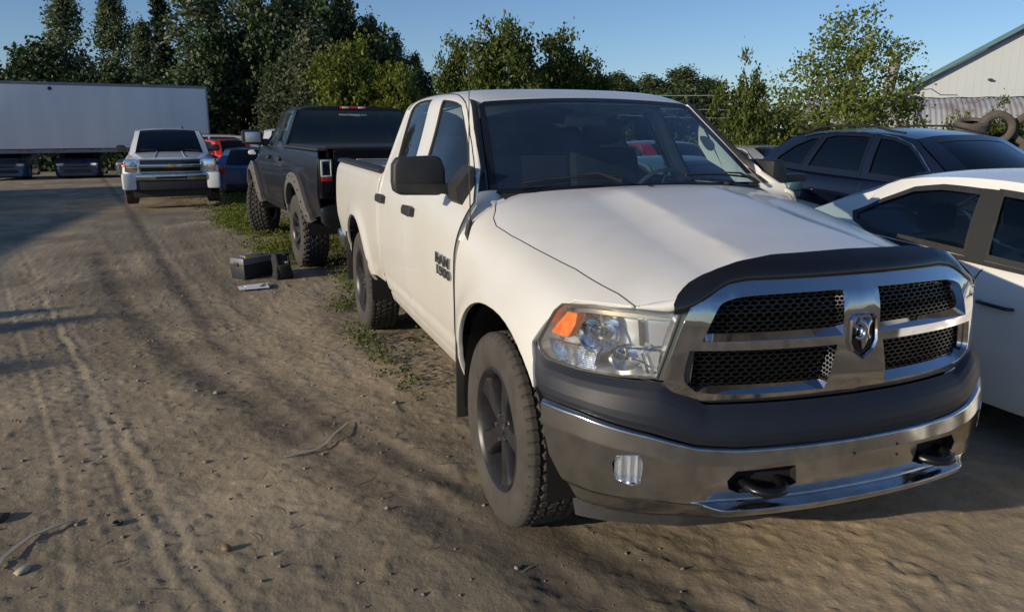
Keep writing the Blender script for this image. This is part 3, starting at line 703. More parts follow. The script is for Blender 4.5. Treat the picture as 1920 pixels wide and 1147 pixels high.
def hexmesh(name, m, parent, S, poly, cell=(.034, .019), off=-.035, th=.0032, flip=1):
    """honeycomb of little bars clipped to poly on surface S (one woven insert)"""
    P = np.asarray(poly); lo, hi = P.min(0), P.max(0); cw, ch = cell; E = set(); pts = {}
    def key(x, y): k = (round(x, 4), round(y, 4)); pts[k] = (x, y); return k
    ny = int((hi[1]-lo[1])/(ch*.75))+3; nx = int((hi[0]-lo[0])/cw)+3
    for j in range(-1, ny):
        for i in range(-1, nx):
            cx = lo[0]+(i+.5*(j % 2))*cw; cy = lo[1]+j*ch*.75
            c = [key(cx, cy+ch/2), key(cx+cw/2, cy+ch/4), key(cx+cw/2, cy-ch/4), key(cx, cy-ch/2), key(cx-cw/2, cy-ch/4), key(cx-cw/2, cy+ch/4)]
            for a, b in zip(c, c[1:]+c[:1]): E.add((min(a, b), max(a, b)))
    E = sorted(E); A = np.array([pts[a] for a, b in E]); B = np.array([pts[b] for a, b in E]); ok = in_poly((A+B)/2, poly); A, B = A[ok], B[ok]
    V = []; F = []; d = B-A; L = np.hypot(d[:, 0], d[:, 1])[:, None]; n = np.stack([-d[:, 1], d[:, 0]], 1)/L*th/2
    def at(q, o): return S(q[:, 0], q[:, 1])+surf_normal(S, q[:, 0], q[:, 1])*flip*o
    q = [at(A+n, off), at(B+n, off), at(B-n, off), at(A-n, off), at(A+n*1.6, off-.02), at(B+n*1.6, off-.02), at(B-n*1.6, off-.02), at(A-n*1.6, off-.02)]
    k = len(A); mb = MB(); V = np.concatenate(q); I = np.arange(k)
    for f in ((0, 1, 2, 3), (0, 4, 5, 1), (2, 6, 7, 3)): F += np.stack([I+k*j for j in f], 1).tolist()
    mb.add(V, F); return mb.build(name, m, parent, smooth=0, recalc=False)
def bevel_ring(mb, S, A, B, oa, ob, flip=-1, step=.02):
    """bevelled wall between outline A at offset oa and outline B at offset ob (equal corner counts)"""
    n = len(A); a = []; b = []
    for i in range(n):
        p, q, r, t = np.array(A[i]), np.array(A[(i+1) % n]), np.array(B[i]), np.array(B[(i+1) % n]); k = max(1, int(np.hypot(*(q-p))/step))
        for j in range(k): a.append(p+(q-p)*j/k); b.append(r+(t-r)*j/k)
    a = np.array(a); b = np.array(b)
    Pa = S(a[:, 0], a[:, 1])+surf_normal(S, a[:, 0], a[:, 1])*flip*oa; Pb = S(b[:, 0], b[:, 1])+surf_normal(S, b[:, 0], b[:, 1])*flip*ob
    strip(mb, Pa, Pb); return mb
def mir(poly): return [(-x, y) for x, y in poly][::-1]
HL = [(1.070, 1.085), (1.105, 1.055), (1.192, .925), (1.180, .895), (1.136, .872), (.987, .862), (.85, .864), (.708, .872), (.640, 1.095), (.793, 1.102), (.95, 1.098)]
GO = [(.0, 1.195), (.25, 1.195), (.42, 1.193), (.50, 1.184), (.555, 1.162), (.595, 1.136), (.625, 1.09), (.655, 1.0), (.692, .87), (.675, .845), (.60, .80), (.557, .785), (.3, .785), (0, .785)]
OPEN_U = [(.083, 1.028), (.082, 1.143), (.30, 1.141), (.44, 1.136), (.495, 1.126), (.520, 1.106), (.560, 1.028)]
OPEN_L = [(.135, .842), (.105, .966), (.35, .966), (.604, .966), (.621, .880), (.600, .860), (.568, .842)]
def build_grille(root):
    ch = M['chrome']; g = None
    outer = GO+[(-x, z) for x, z in GO[::-1][1:-1]]
    # front-face edges lie outside the openings: thin bevels at top and sides, wide sky-facing ledges below
    def face_edge(o, ledge):
        z0 = min(p[1] for p in o); q = inset(o, -.007); return [(p[0], p[1] if r[1] > z0+.001 else z0-ledge) for p, r in zip(q, o)]
    fu, fl = face_edge(OPEN_U, .024), face_edge(OPEN_L, .016)
    OU, OL = smooth_poly(OPEN_U, (0, 1, 6), 2), smooth_poly(OPEN_L, (0, 1, 3), 2); fu, fl = smooth_poly(fu, (0, 1, 6), 2), smooth_poly(fl, (0, 1, 3), 2); outer = smooth_poly(outer, (), 2)
    g = pnl('grille_surround', ch, root, FACE, outer, [fu, fl, mir(fu), mir(fl)], step=.025, gap=.001, rim=.03, off=.012, flip=-1)
    mb = MB()
    for a, b in ((fu, OU), (fl, OL)):
        for A, B in ((a, b), ([(-x, z) for x, z in a], [(-x, z) for x, z in b])): bevel_ring(mb, FACE, A, B, .012, -.022)
    mb.build('grille_bevels', ch, g, smooth=30)
    for k, o in enumerate((OU, OL, mir(OU), mir(OL))):
        hexmesh('grille_mesh', M['mesh_black'], g, FACE, o, flip=-1, off=-.022, cell=(.032, .0185), th=.0040)
    pnl('grille_backing', M['dark'], g, FACE, outer, gap=.02, rim=0, off=-.07, flip=-1, step=.08)
    for m_ in (1, -1): pnl('lamp_side_filler', M['bezel'], g, FACE, [(m_*a_, b_) for a_, b_ in [(.60, .862), (.712, .868), (.648, 1.095), (.58, 1.12)]], gap=0, rim=0, off=-.004, flip=-1)
    # emblem: chrome shield, dark ground, horned head
    def EM(a, b):                              # local tangent frame at the centre of the grille
        a = np.asarray(a, float); b = np.asarray(b, float); a, b = np.broadcast_arrays(a, b)
        return np.stack([.985-.10*(b-1.0), a, b], -1)
    cz = 1.0; sh = [(a_*1.06, b_*1.06) for a_, b_ in [(-.052, .050), (-.040, .066), (-.02, .070), (.02, .070), (.040, .066), (.052, .050), (.056, -.02), (.042, -.050), (0, -.078), (-.042, -.050), (-.056, -.02)]]
    O = [(y, z+cz) for y, z in sh]; I = [tuple(q) for q in inset(O, .0085)]
    mb = MB()
    def lay(p, o): p = np.array(p); return EM(p[:, 0], p[:, 1])+np.array([o, 0, o*.1])
    strip(mb, lay(O, .0), lay(O, .018)); strip(mb, lay(O, .018), lay([tuple(q) for q in inset(O, .004)], .024)); strip(mb, lay([tuple(q) for q in inset(O, .004)], .024), lay(I, .017)); 
    em = mb.build('emblem_badge', M['chrome'], g, smooth=25)
    mb = MB(); mb.add(lay(I, .012), [tuple(range(len(I)))]); mb.build('emblem_ground', M['black_gloss'], em, smooth=0)
    mb = MB()
    for sy in (-1, 1):                         # two curled horns and the long muzzle between them
        pts = []; rad = []
        for k in range(15):
            t = k/14; a = math.pi*(.50+1.25*t); rr = .021-.006*t
            pts.append((1.000-.10*(0)+.012*math.sin(t*3.1), sy*(.023-rr*math.cos(a)*1.0*-1-.004), cz+.022+rr*math.sin(a)*1.25-.012*t)); rad.append(.0125-.0065*t)
        mb.tube(pts, rad, 10)
    V = []; F = []
    for i in range(9):
        for j in range(12):
            ph = math.pi*i/8; th = 2*math.pi*j/12; zz = math.cos(ph); rr = math.sin(ph)*(.020 if zz > 0 else .013)
            V.append((1.004+max(0, math.sin(ph))*math.cos(th)*.014, rr*math.sin(th), cz-.004+zz*.046))
    for i in range(8):
        for j in range(12): F.append((i*12+j, i*12+(j+1) % 12, (i+1)*12+(j+1) % 12, (i+1)*12+j))
    mb.add(V, F); mb.build('emblem_head', M['chrome'], em, smooth=60)
    return g
def build_headlight(root, s):
    """s = -1 right-hand lamp (camera side), +1 the other"""
    m = s > 0
    hb = MB(); panel(hb, FACE, HL, step=.03, gap=.004, rim=0, off=-.105, flip=-1, mirror=m)
    bevel_ring(b2 := MB(), FACE, HL, [tuple(q) for q in inset(HL, .012)], -.004, -.105)
    if m: b2.xf(Matrix.Diagonal((1, -1, 1, 1)))
    hl = hb.build('headlight', M['reflector_smooth'], root)
    b2.build('headlight_bucket', M['grey_satin'] if False else M['reflector_smooth'], hl, smooth=30)
    edge = MB(); panel(edge, FACE, HL, [[tuple(q) for q in inset(HL, .0055)]], step=.02, gap=.0, rim=.012, off=.001, flip=-1, mirror=m); edge.build('headlight_bezel', M['bezel'], hl)
    # bright strip along the top of the lamp
    tp = [(1.06, 1.070), (.95, 1.082), (.80, 1.084), (.665, 1.076), (.672, 1.066), (.80, 1.070), (.95, 1.068), (1.055, 1.058)]
    a = MB(); panel(a, FACE, tp, step=.02, gap=0, rim=.02, off=-.012, flip=-1, mirror=m); a.build('lamp_trim', M['chrome'], hl)
    am = [(1.055, 1.056), (1.012, 1.056), (1.018, 1.02), (1.036, .985), (1.050, .964), (1.132, .970), (1.112, .995)]
    a = MB(); panel(a, FACE, am, step=.012, gap=0, rim=.05, off=-.018, flip=-1, mirror=m)
    ab = a.build('turn_signal_lens', M['amber'], hl)
    # ribbed side reflector below the amber lens
    rb = MB(); rows = 11
    for k in range(rows):
        z = .945-k*.0072; s0 = 1.155-.004*k if k < 6 else 1.131-.010*(k-6); s1 = .93
        q = np.linspace(s1, s0, 14); 
        Pt = [FACE(q, np.full(14, z))+surf_normal(FACE, q, np.full(14, z))*-1*-.030, FACE(q, np.full(14, z-.0036))+surf_normal(FACE, q, np.full(14, z))*-1*-.020, FACE(q, np.full(14, z-.0072))+surf_normal(FACE, q, np.full(14, z))*-1*-.030]
        rb.grid(np.stack(Pt)*([1, -1, 1] if m else [1, 1, 1]))
    rb.build('side_reflector', M['reflector'], hl, smooth=0)
    # bowls
    def bowl(sc, zc, r, d, name, bulb=True, squash=1.):
        p = FACE(np.array(sc), np.array(zc)); ax = np.array([1, -.18, .0]); ax /= np.linalg.norm(ax); c = p-ax*.045
        if m: c = c*[1, -1, 1]; ax = ax*[1, -1, 1]
        mb = MB(); prof = [(r*t, -d*(1-t*t)) for t in np.linspace(0.12, 1, 9)]+[(r*1.03, .004)]
        mb.lathe(prof, 22, 'x'); Mx = Matrix.Translation(Vector(c)) @ Vector((1, 0, 0)).rotation_difference(Vector(ax)).to_matrix().to_4x4() @ Matrix.Diagonal((1, 1, squash, 1))
        mb.xf(Mx); o = mb.build(name, M['reflector'], hl, smooth=20)
        if bulb:
            b = MB(); b.lathe([(.0, .0), (.014, -.002), (.017, -.012), (.014, -.05)], 14, 'x'); b.xf(Mx); b.build('bulb_shield', M['chrome'], hl)
    bowl(.895, .995, .072, .055, 'high_beam_bowl', squash=.95); bowl(.80, .925, .058, .045, 'low_beam_bowl', squash=.8)
    fin = MB()
    for (a0, b0, a1, b1, w) in [(.905, .953, .70, .962, .0045), (.905, .955, .935, .885, .005), (.93, .955, .905, .953, .004), (.775, 1.065, .765, .975, .010), (.845, 1.05, .80, .97, .004), (.985, 1.05, .955, .955, .005), (.765, .95, .74, .88, .005), (.70, .975, .76, .955, .003), (.73, .90, .80, .925, .003)]:
        q = np.linspace(0, 1, 10); aa = a0+(a1-a0)*q; bb = b0+(b1-b0)*q+.006*np.sin(q*3.14); Pc = FACE(aa, bb)+surf_normal(FACE, aa, bb)*.028
        if m: Pc = Pc*[1, -1, 1]
        fin.tube(Pc.tolist(), w, 6)
    fin.build('lamp_divider', M['chrome'], hl)
    sp = [(.765, 1.062), (.768, .985), (.70, .972), (.672, 1.062)]
    a = MB(); panel(a, FACE, sp, step=.03, gap=0, rim=.03, off=-.04, flip=-1, mirror=m); a.build('lamp_plate', M['reflector_smooth'], hl)
    sp = [(.790, .955), (.76, .885), (.712, .884), (.702, .955)]
    a = MB(); panel(a, FACE, sp, step=.03, gap=0, rim=.03, off=-.045, flip=-1, mirror=m); a.build('lamp_plate', M['reflector_smooth'], hl)
    gl = MB(); panel(gl, FACE, [tuple(q) for q in inset(HL, .004)], step=.03, gap=0, rim=0, off=-.002, flip=-1, mirror=m); gl.build('headlight_lens', M['glass_lamp'], hl)
    return hl
def build_bumper(root):
    def T(s, z): return (s, bump_t(s, z))
    hook = [T(.475, .515), T(.482, .545), T(.455, .578), T(.30, .585), (.255, bump_t(.255, .585)), T(.245, .52), T(.30, .497), T(.44, .497)]
    fog = [T(.745, .628), T(.815, .612), T(.828, .585), T(.818, .528), T(.765, .512), T(.742, .525), T(.735, .60)]
    L = 1.112; o = [(s, 0.) for s in np.linspace(-L, L, 60)]+[(L-.05, .5)]+[(s, 1.) for s in np.linspace(L-.15, -L+.15, 56)]+[(-L+.05, .5)]
    # run the corners up behind the wheel opening
    holes = [hook, fog, mir(hook), mir(fog)]
    bp = pnl('front_bumper', M['chrome_dirty'], root, BUMP, o, holes, step=.022, gap=.0, rim=0)
    for sg in (1, -1):
        h = hook if sg == 1 else mir(hook)
        pnl('tow_hook_pocket', M['dark'], bp, BUMP, h, gap=0, rim=0, off=-.035, step=.05)
        bevel_ring(mb := MB(), BUMP, h, h, .002, -.05, flip=1); mb.build('pocket_wall', M['dark'], bp, smooth=20)
        # tow hook: a thick forged loop standing out of its pocket
        c = BUMP(.355*sg, bump_t(.355, .525)); y0 = c[1]; x0 = c[0]
        mb = MB(); pts = [(x0-.12, y0+.055, .530), (x0-.01, y0+.060, .527), (x0+.028, y0+.052, .524), (x0+.050, y0+.030, .521), (x0+.056, y0, .520), (x0+.050, y0-.034, .521), (x0+.026, y0-.058, .524), (x0-.01, y0-.064, .527), (x0-.12, y0-.06, .530)]
        mb.tube(pts, [.017, .018, .019, .020, .020, .020, .019, .018, .017], 10, squash=.8); mb.build('tow_hook', M['hook_black'], bp, smooth=60)
        f = fog if sg == 1 else mir(fog)
        pnl('fog_lamp', M['reflector_smooth'], bp, BUMP, f, gap=0, rim=0, off=-.022, step=.02)
        sv = np.array([.738, .752, .760, .774, .784, .800, .812, .822]); ov = np.array([-.018, -.004, -.016, -.006, -.018, -.003, -.012, -.004]); G_ = []
        for z_ in (.515, .545, .575, .605, .622): t_ = np.array([bump_t(q_, z_) for q_ in sv]); G_.append(BUMP(sv*sg, t_)+surf_normal(BUMP, sv*sg, t_)*(ov+.004*math.sin(z_*60))[:, None])
        mb = MB(); mb.grid(np.array(G_)); mb.build('fog_lens', M['fog_lens'], bp, smooth=0)
        bevel_ring(mb := MB(), BUMP, f, f, .002, -.032, flip=1); mb.build('fog_lamp_bezel', M['chrome'], bp, smooth=20)
        fc = BUMP(.78*sg, bump_t(.78, .57)); mb = MB(); ax = Vector((.85, -.5*sg, 0)).normalized()
        mb.lathe([(.006, -.03), (.02, -.022), (.03, -.008), (.034, .004)], 18, 'x'); mb.xf(Matrix.Translation(Vector(fc)-ax*.018) @ Vector((1, 0, 0)).rotation_difference(ax).to_matrix().to_4x4()); pass
    # bolts in the licence-plate area
    for y, z in ((-.03, .60), (.155, .605), (.16, .565)):
        mb = MB(); c = BUMP(-y, bump_t(abs(y), z)); mb.lathe([(0, .003), (.005, .002), (.0055, -.004)], 8, 'x', c=tuple(c)); mb.build('plate_bolt', M['dark'], bp)
    # rust nick at the corner and the dark valance below
    def VAL(a, b): z = .42-.07*b; return BUMP(a, 1.0)*[1, 1, 0]+np.stack([-.06-.05*b+0*a, 0*a, z+0*a], -1)
    pnl('valance', M['black_plastic'], bp, VAL, [(s, 0) for s in np.linspace(-.95, .95, 30)]+[(s, 1) for s in np.linspace(.8, -.8, 30)], step=.05, gap=0, rim=.01)
    return bp

def build_white_truck():
    root = thing('pickup_truck', 'large cream pickup nearest the camera, with chrome crosshair grille and RAM 1500 lettering', 'pickup truck')
    P, ws = truck_body(root, 'white_paint')
    fl, fr = both('front_fender', P, root, FRONT, fender_outline(), step=.03)
    hood = build_hood(root, M['white_paint_hood'])
    bed_skins(root, P)
    fasc = pnl('front_fascia', M['grey_satin'], root, FASC, [(s, 0) for s in np.linspace(-1.225, 1.225, 70)]+[(s, 1) for s in np.linspace(1.115, -1.115, 70)], step=.03, gap=0, rim=0)
    build_grille(root)
    for s in (-1, 1): build_headlight(root, s)
    build_bumper(root)
    # hood deflector: smoked wrap-over strip along the leading edge
    def DEF(a, b):
        q = np.abs(a)
        zb = np.interp(q, [0, .42, .49, .53, .57, .61, .645, .67, .70], [1.192, 1.189, 1.178, 1.158, 1.132, 1.108, 1.094, 1.090, 1.08]); zt = np.interp(q, [0, .3, .43, .50, .56, .61, .645, .668, .70], [1.276, 1.270, 1.255, 1.237, 1.212, 1.182, 1.153, 1.124, 1.10])
        z = zb+(zt-zb)*b; P_ = FACE(a, zb); k = b*np.clip((zt-zb)/.07, 0, 1.2)
        return np.stack([P_[..., 0]+.010+.006*np.sin(k*2.4)-.045*k*k, P_[..., 1], z], -1)
    aa = np.linspace(-.668, .668, 60); ol = [(a, 0) for a in aa]+[(a, 1) for a in aa[::-1]]
    defl = pnl('hood_deflector', M['black_gloss'], root, DEF, ol, step=.03, gap=0, rim=.012, edge=.003, flip=-1)
    def DAM(a, b): return BUMP(a, 1.0)*[1, 1, 0]+np.stack([-.26+0*a+.02*b, 0*a, .50-.25*b+0*a], -1)
    pnl('air_dam', M['black_plastic'], root, DAM, [(s, 0) for s in np.linspace(-.9, .9, 24)]+[(s, 1) for s in np.linspace(.86, -.86, 24)], step=.06, gap=0, rim=.01)
    for b_ in (((.35, 0, .36), (.75, .62, .14)), ((-.9, 0, .40), (1.3, .50, .16)), ((-2.2, .35, .42), (1.1, .42, .24)), ((.02, .42, .34), (.34, .55, .07)), ((.02, -.42, .34), (.34, .55, .07))): boxpart(root, 'undercarriage', M['underbody'], b_[0], b_[1], .02)
    # inner dark structure: engine bay, wheel wells, floor
    mb = MB(); mb.box((.25, 0, .80), (1.05, 1.20, .40)); mb.box((-1.5, 0, .58), (2.1, 1.78, .16)); mb.box((-3.6, 0, .72), (2.2, 1.2, .22)); mb.box((.55, 0, .60), (.4, 1.3, .2)); mb.build('underbody', M['underbody'], root)
    for cx in (.05, -3.569):
        for s in (-1, 1):
            mb = MB(); th = np.linspace(-.15, math.pi+.15, 20); A = np.array([(cx+.53*math.cos(t), s*.965, .43+.535*math.sin(t)) for t in th]); B = A*[1, 0, 1]+[0, s*.60, 0]
            strip(mb, A, B, wrap=False)
            C_ = [(cx, s*.60, .45)]+[tuple(b) for b in B]; mb.add(C_, [(0, i, i+1) for i in range(1, len(C_)-1)])
            mb.build('wheel_arch_liner', M['dark'], root)
    for s in (-1, 1):
        mb = MB(); mb.box((-.515, s*.885, .50), (.018, .22, .42), bev=.006); mb.build('mud_flap', M['black_plastic'], root)
        mb = MB(); mb.box((-4.12, s*.885, .55), (.018, .24, .44), bev=.006); mb.build('mud_flap', M['black_plastic'], root)
    # wheels
    for x, s in ((0, -1), (0, 1), (-3.569, -1), (-3.569, 1)):
        wheel(root, (x, s*.845, .418), .418, .272, .262, 'five', 'rim_dark', side=s, rot=.35 if x == 0 else 1.1)
    mb = MB(); mb.tube([(-3.569, -.8, .42), (-3.569, .8, .42)], .05, 10); mb.tube([(0, -.8, .42), (0, .8, .42)], .035, 10); mb.box((-3.569, 0, .42), (.3, .3, .26), bev=.08); mb.build('axle', M['underbody'], root)
    # towing mirrors
    for s in (-1, 1):
        mb = MB(); mb.prism([(-.955, 1.372), (-.99, 1.352), (-1.185, 1.358), (-1.212, 1.378), (-1.218, 1.42), (-1.214, 1.505), (-1.19, 1.538), (-1.00, 1.545), (-.975, 1.528), (-.958, 1.48)], 'x', -.865, -.775, bev=.028)
        bm_ = mb; bm_.xf(Matrix.Translation((0, -.055, -.04)) @ Matrix.Diagonal((1, -.93, 1, 1)) if s > 0 else Matrix.Identity(4)); mo = mb.build('side_mirror', M['black_plastic'], root, smooth=60)
        mb = MB(); mb.prism([(-.895, 1.345), (-.99, 1.362), (-1.21, 1.374), (-1.21, 1.418), (-.99, 1.410), (-.895, 1.405)], 'x', -.862, -.764, bev=.008)
        mb.prism([(-.86, 1.30), (-.90, 1.30), (-.945, 1.335), (-.955, 1.40), (-.90, 1.46), (-.86, 1.50)], 'x', -.80, -.62, bev=.006)
        if s > 0: mb.xf(Matrix.Diagonal((1, -1, 1, 1)))
        mb.build('mirror_arm', M['black_plastic'], mo, smooth=25)
        mb = MB(); mb.box((-.872, s*(1.09 if s < 0 else 1.0), 1.455 if s < 0 else 1.41), (.008, .20, .13), bev=.003); mb.build('mirror_glass', M['chrome'], mo)
    # antenna
    mb = MB(); a0 = np.array([-.475, -.925, 1.255]); mb.tube([tuple(a0), (-.45, -.935, 1.6), (-.41, -.94, 2.06)], [.0032, .0026, .002], 6)
    an = mb.build('antenna', M['steel_dark'], root)
    mb = MB(); mb.tube([(-.425, -.952, 1.175), (-.45, -.945, 1.20), (-.475, -.930, 1.235), (-.478, -.925, 1.262)], [.004, .016, .015, .010], 8, squash=.7); mb.build('antenna_base', M['black_plastic'], an, smooth=60)
    # wipers
    for u0, z0, u1, z1, pv in ((-.80, .045, -.20, .075, (-.235, .03)), (.30, .075, .90, .045, (.28, .03))):
        q = np.linspace(0, 1, 12); a = u0+(u1-u0)*q; b = z0+(z1-z0)*q+.02*np.sin(q*math.pi); Pb = WS(a, b)+np.array([.012, 0, .016])
        mb = MB(); mb.tube(Pb.tolist(), .007, 6, squash=.8); mb.tube([tuple(Pb[6]+[.008, 0, .012]), tuple((Pb[6]+Pb[-1])/2+[.014, 0, .018]), tuple(Pb[-1]+[.05, 0, -.02])], [.004, .006, .009], 6); mb.build('wiper', M['black_plastic'], ws, smooth=60)
    mb = MB()
    for y in (-.07, .48): mb.box((-.32 if y < 0 else -.50, y, 1.402 if y < 0 else 1.396), (.03, .022, .014), bev=.004)
    mb.build('washer_nozzle', M['black_plastic'], hood)
    # cowl
    mb = MB(); mb.grid(np.array([[(float(ws_base(u)[0])+d, float(ws_base(u)[1])*1.0, float(ws_base(u)[2])-z) for u in np.linspace(-.93, .93, 20)] for d, z in ((-.02, .0), (.03, .018), (.07, .03), (.10, .09))])); mb.build('cowl', M['black_plastic'], root, smooth=50)
    for s in (-1, 1):
        a = [CAB(-.53, CAB.vz(-.53, z)[0]) for z in (1.16, 1.22, 1.27, 1.31, 1.35, 1.385)]; a = np.array(a)+[.004, .006, 0]
        b = np.array([FRONT(x, v) for x, v in [(-.50, float(FRONT.vz(-.50, 1.16)[0])), (-.50, float(FRONT.vz(-.5, 1.22)[0])), (-.50, .82), (-.53, .88), (-.60, .95), (-.66, 1.0)]])
        G = np.array([a*(1-t)+b*t+np.array([0, -.004*math.sin(t*3.14), .006*math.sin(t*3.14)]) for t in np.linspace(0, 1, 6)]); w_ = np.array([WS(np.array(-1.0), np.array(t)) for t in (0., .05)])
        mb = MB(); mb.grid(G*[1, -s, 1]); mb.build('cowl_side', P, root, smooth=60)
    # door lettering
    for s in (-1, 1):
        for body, x0, z0, size, w in (('RAM', -.725, 1.035, .072, 1.0), ('1500', -.71, .978, .062, 1.0)):
            V, F = text_shape(body, size, .003, .0015, space=.95); sc = .26/(V[:, 0].max()-V[:, 0].min()); sx = sc if body == 'RAM' else sc
            xs = x0+V[:, 0]*sx*(-s); zs = z0+V[:, 1]*1.0
            if s < 0: xs = x0+V[:, 0]*sx
            v = CAB.vz(xs, zs); Pp = CAB(xs, v)+surf_normal(CAB, xs, v)*(V[:, 2]+.006)[:, None]
            if s > 0: Pp = Pp*[1, -1, 1]
            mb = MB(); mb.add(Pp, F); part(mb.build('door_lettering', M['black_gloss'] if False else M['chrome_badge'], root, smooth=20), 'raised chrome letters reading %s' % body)
    # interior
    mb = MB(); mb.prism([(-.55, .95), (-.62, 1.365), (-.78, 1.375), (-.95, 1.30), (-1.0, 1.10), (-.90, .95)], 'y', -.80, .80, bev=.02); da = mb.build('dashboard', M['dash'], root, smooth=50)
    mb = MB(); mb.lathe([(.178, -.013), (.194, 0), (.178, .013), (.168, 0)], 28, 'x', closed=True); mb.tube([(0, 0, -.17), (0, 0, .17)], .014, 6); mb.tube([(0, -.17, 0), (0, .17, 0)], .018, 6); mb.tube([(0, 0, 0), (.25, 0, 0)], .03, 8)
    mb.xf(Matrix.Translation((-1.05, .40, 1.28)) @ Matrix.Rotation(R(25), 4, 'Y')); mb.build('steering_wheel', M['trim_dark'], da, smooth=60)
    for y in (-.42, .42):
        mb = MB(); mb.box((-1.55, y, .95), (.52, .52, .16), bev=.05); mb.box((-1.80, y, 1.26), (.20, .50, .60), Matrix.Rotation(R(-14), 3, 'Y'), bev=.095); mb.box((-1.87, y, 1.66), (.12, .27, .18), Matrix.Rotation(R(-8), 3, 'Y'), bev=.058); mb.build('seat', M['seat'], root, smooth=50)
    mb = MB(); mb.box((-2.28, 0, 1.22), (.16, 1.5, .52), Matrix.Rotation(R(-10), 3, 'Y'), bev=.05); mb.box((-2.1, 0, .95), (.4, 1.5, .14), bev=.05)
    for y in (-.5, .5): mb.box((-2.32, y, 1.55), (.09, .26, .14), bev=.04)
    mb.build('rear_seat', M['seat'], root, smooth=50)
    # headliner, inner door skins, pillar trims
    mb = MB(); mb.grid(np.array([[(x, -y if False else y, float(CAB(np.array(x), CAB.vmax)[2])-.05-.09*abs(y/.72)**2.2) for y in np.linspace(-.72, .72, 15)] for x in np.linspace(-1.22, -2.50, 8)])); mb.build('headliner', M['trim_light'], root, smooth=60)
    for s in (-1, 1):
        mb = MB(); mb.box((-1.5, s*.885, .98), (1.9, .04, .70), bev=.01); mb.box((-1.25, s*.85, 1.14), (.5, .08, .07), bev=.02); mb.build('door_trim', M['trim_dark'], root)
        tp_ = [(-1.26, 1.775), (-1.197, 1.75), (-1.209, 1.645), (-1.197, 1.576), (-1.091, 1.49), (-.923, 1.441), (-.787, 1.367), (-.60, 1.372), (-.72, 1.45), (-.84, 1.54), (-1.055, 1.677)]
        if s < 0: continue
        mb = MB(); mb.prism([(x, z) for x, z in tp_], 'y', s*.755-.006, s*.755+.006); tq = mb.build('sail_trim', M['trim_light'], root, smooth=0)
        if s > 0: MB().prism([(-1.101+.075*math.cos(a)*(1+.25*math.sin(a)), 1.588+.034*math.sin(a)-.35*.075*math.cos(a)*-1*-1) for a in np.linspace(0, 6.0, 14)], 'y', .742, .75).build('grab_handle', M['trim_dark'], tq, smooth=0)
    mb = MB(); mb.box((-1.22, 0, 1.72), (.03, .26, .075), Matrix.Rotation(R(-8), 3, 'Y'), bev=.012); mb.tube([(-1.215, 0, 1.75), (-1.19, 0, 1.81)], .01, 6); mb.build('rear_view_mirror', M['black_plastic'], root, smooth=50)
    # rear: tail lamp and bumper
    for s in (-1, 1):
        mb = MB(); mb.box((-4.745, s*.905, 1.06), (.075, .13, .44), bev=.02); mb.build('tail_light', M['red_lens'], root, smooth=50)
    mb = MB(); mb.prism([(-.92, .50), (-.98, .56), (-.98, .70), (-.90, .74), (.90, .74), (.98, .70), (.98, .56), (.92, .50)], 'x', -4.93, -4.76, bev=.03); mb.build('rear_bumper', M['chrome_dirty'], root, smooth=50)
    return root
white_truck = build_white_truck()
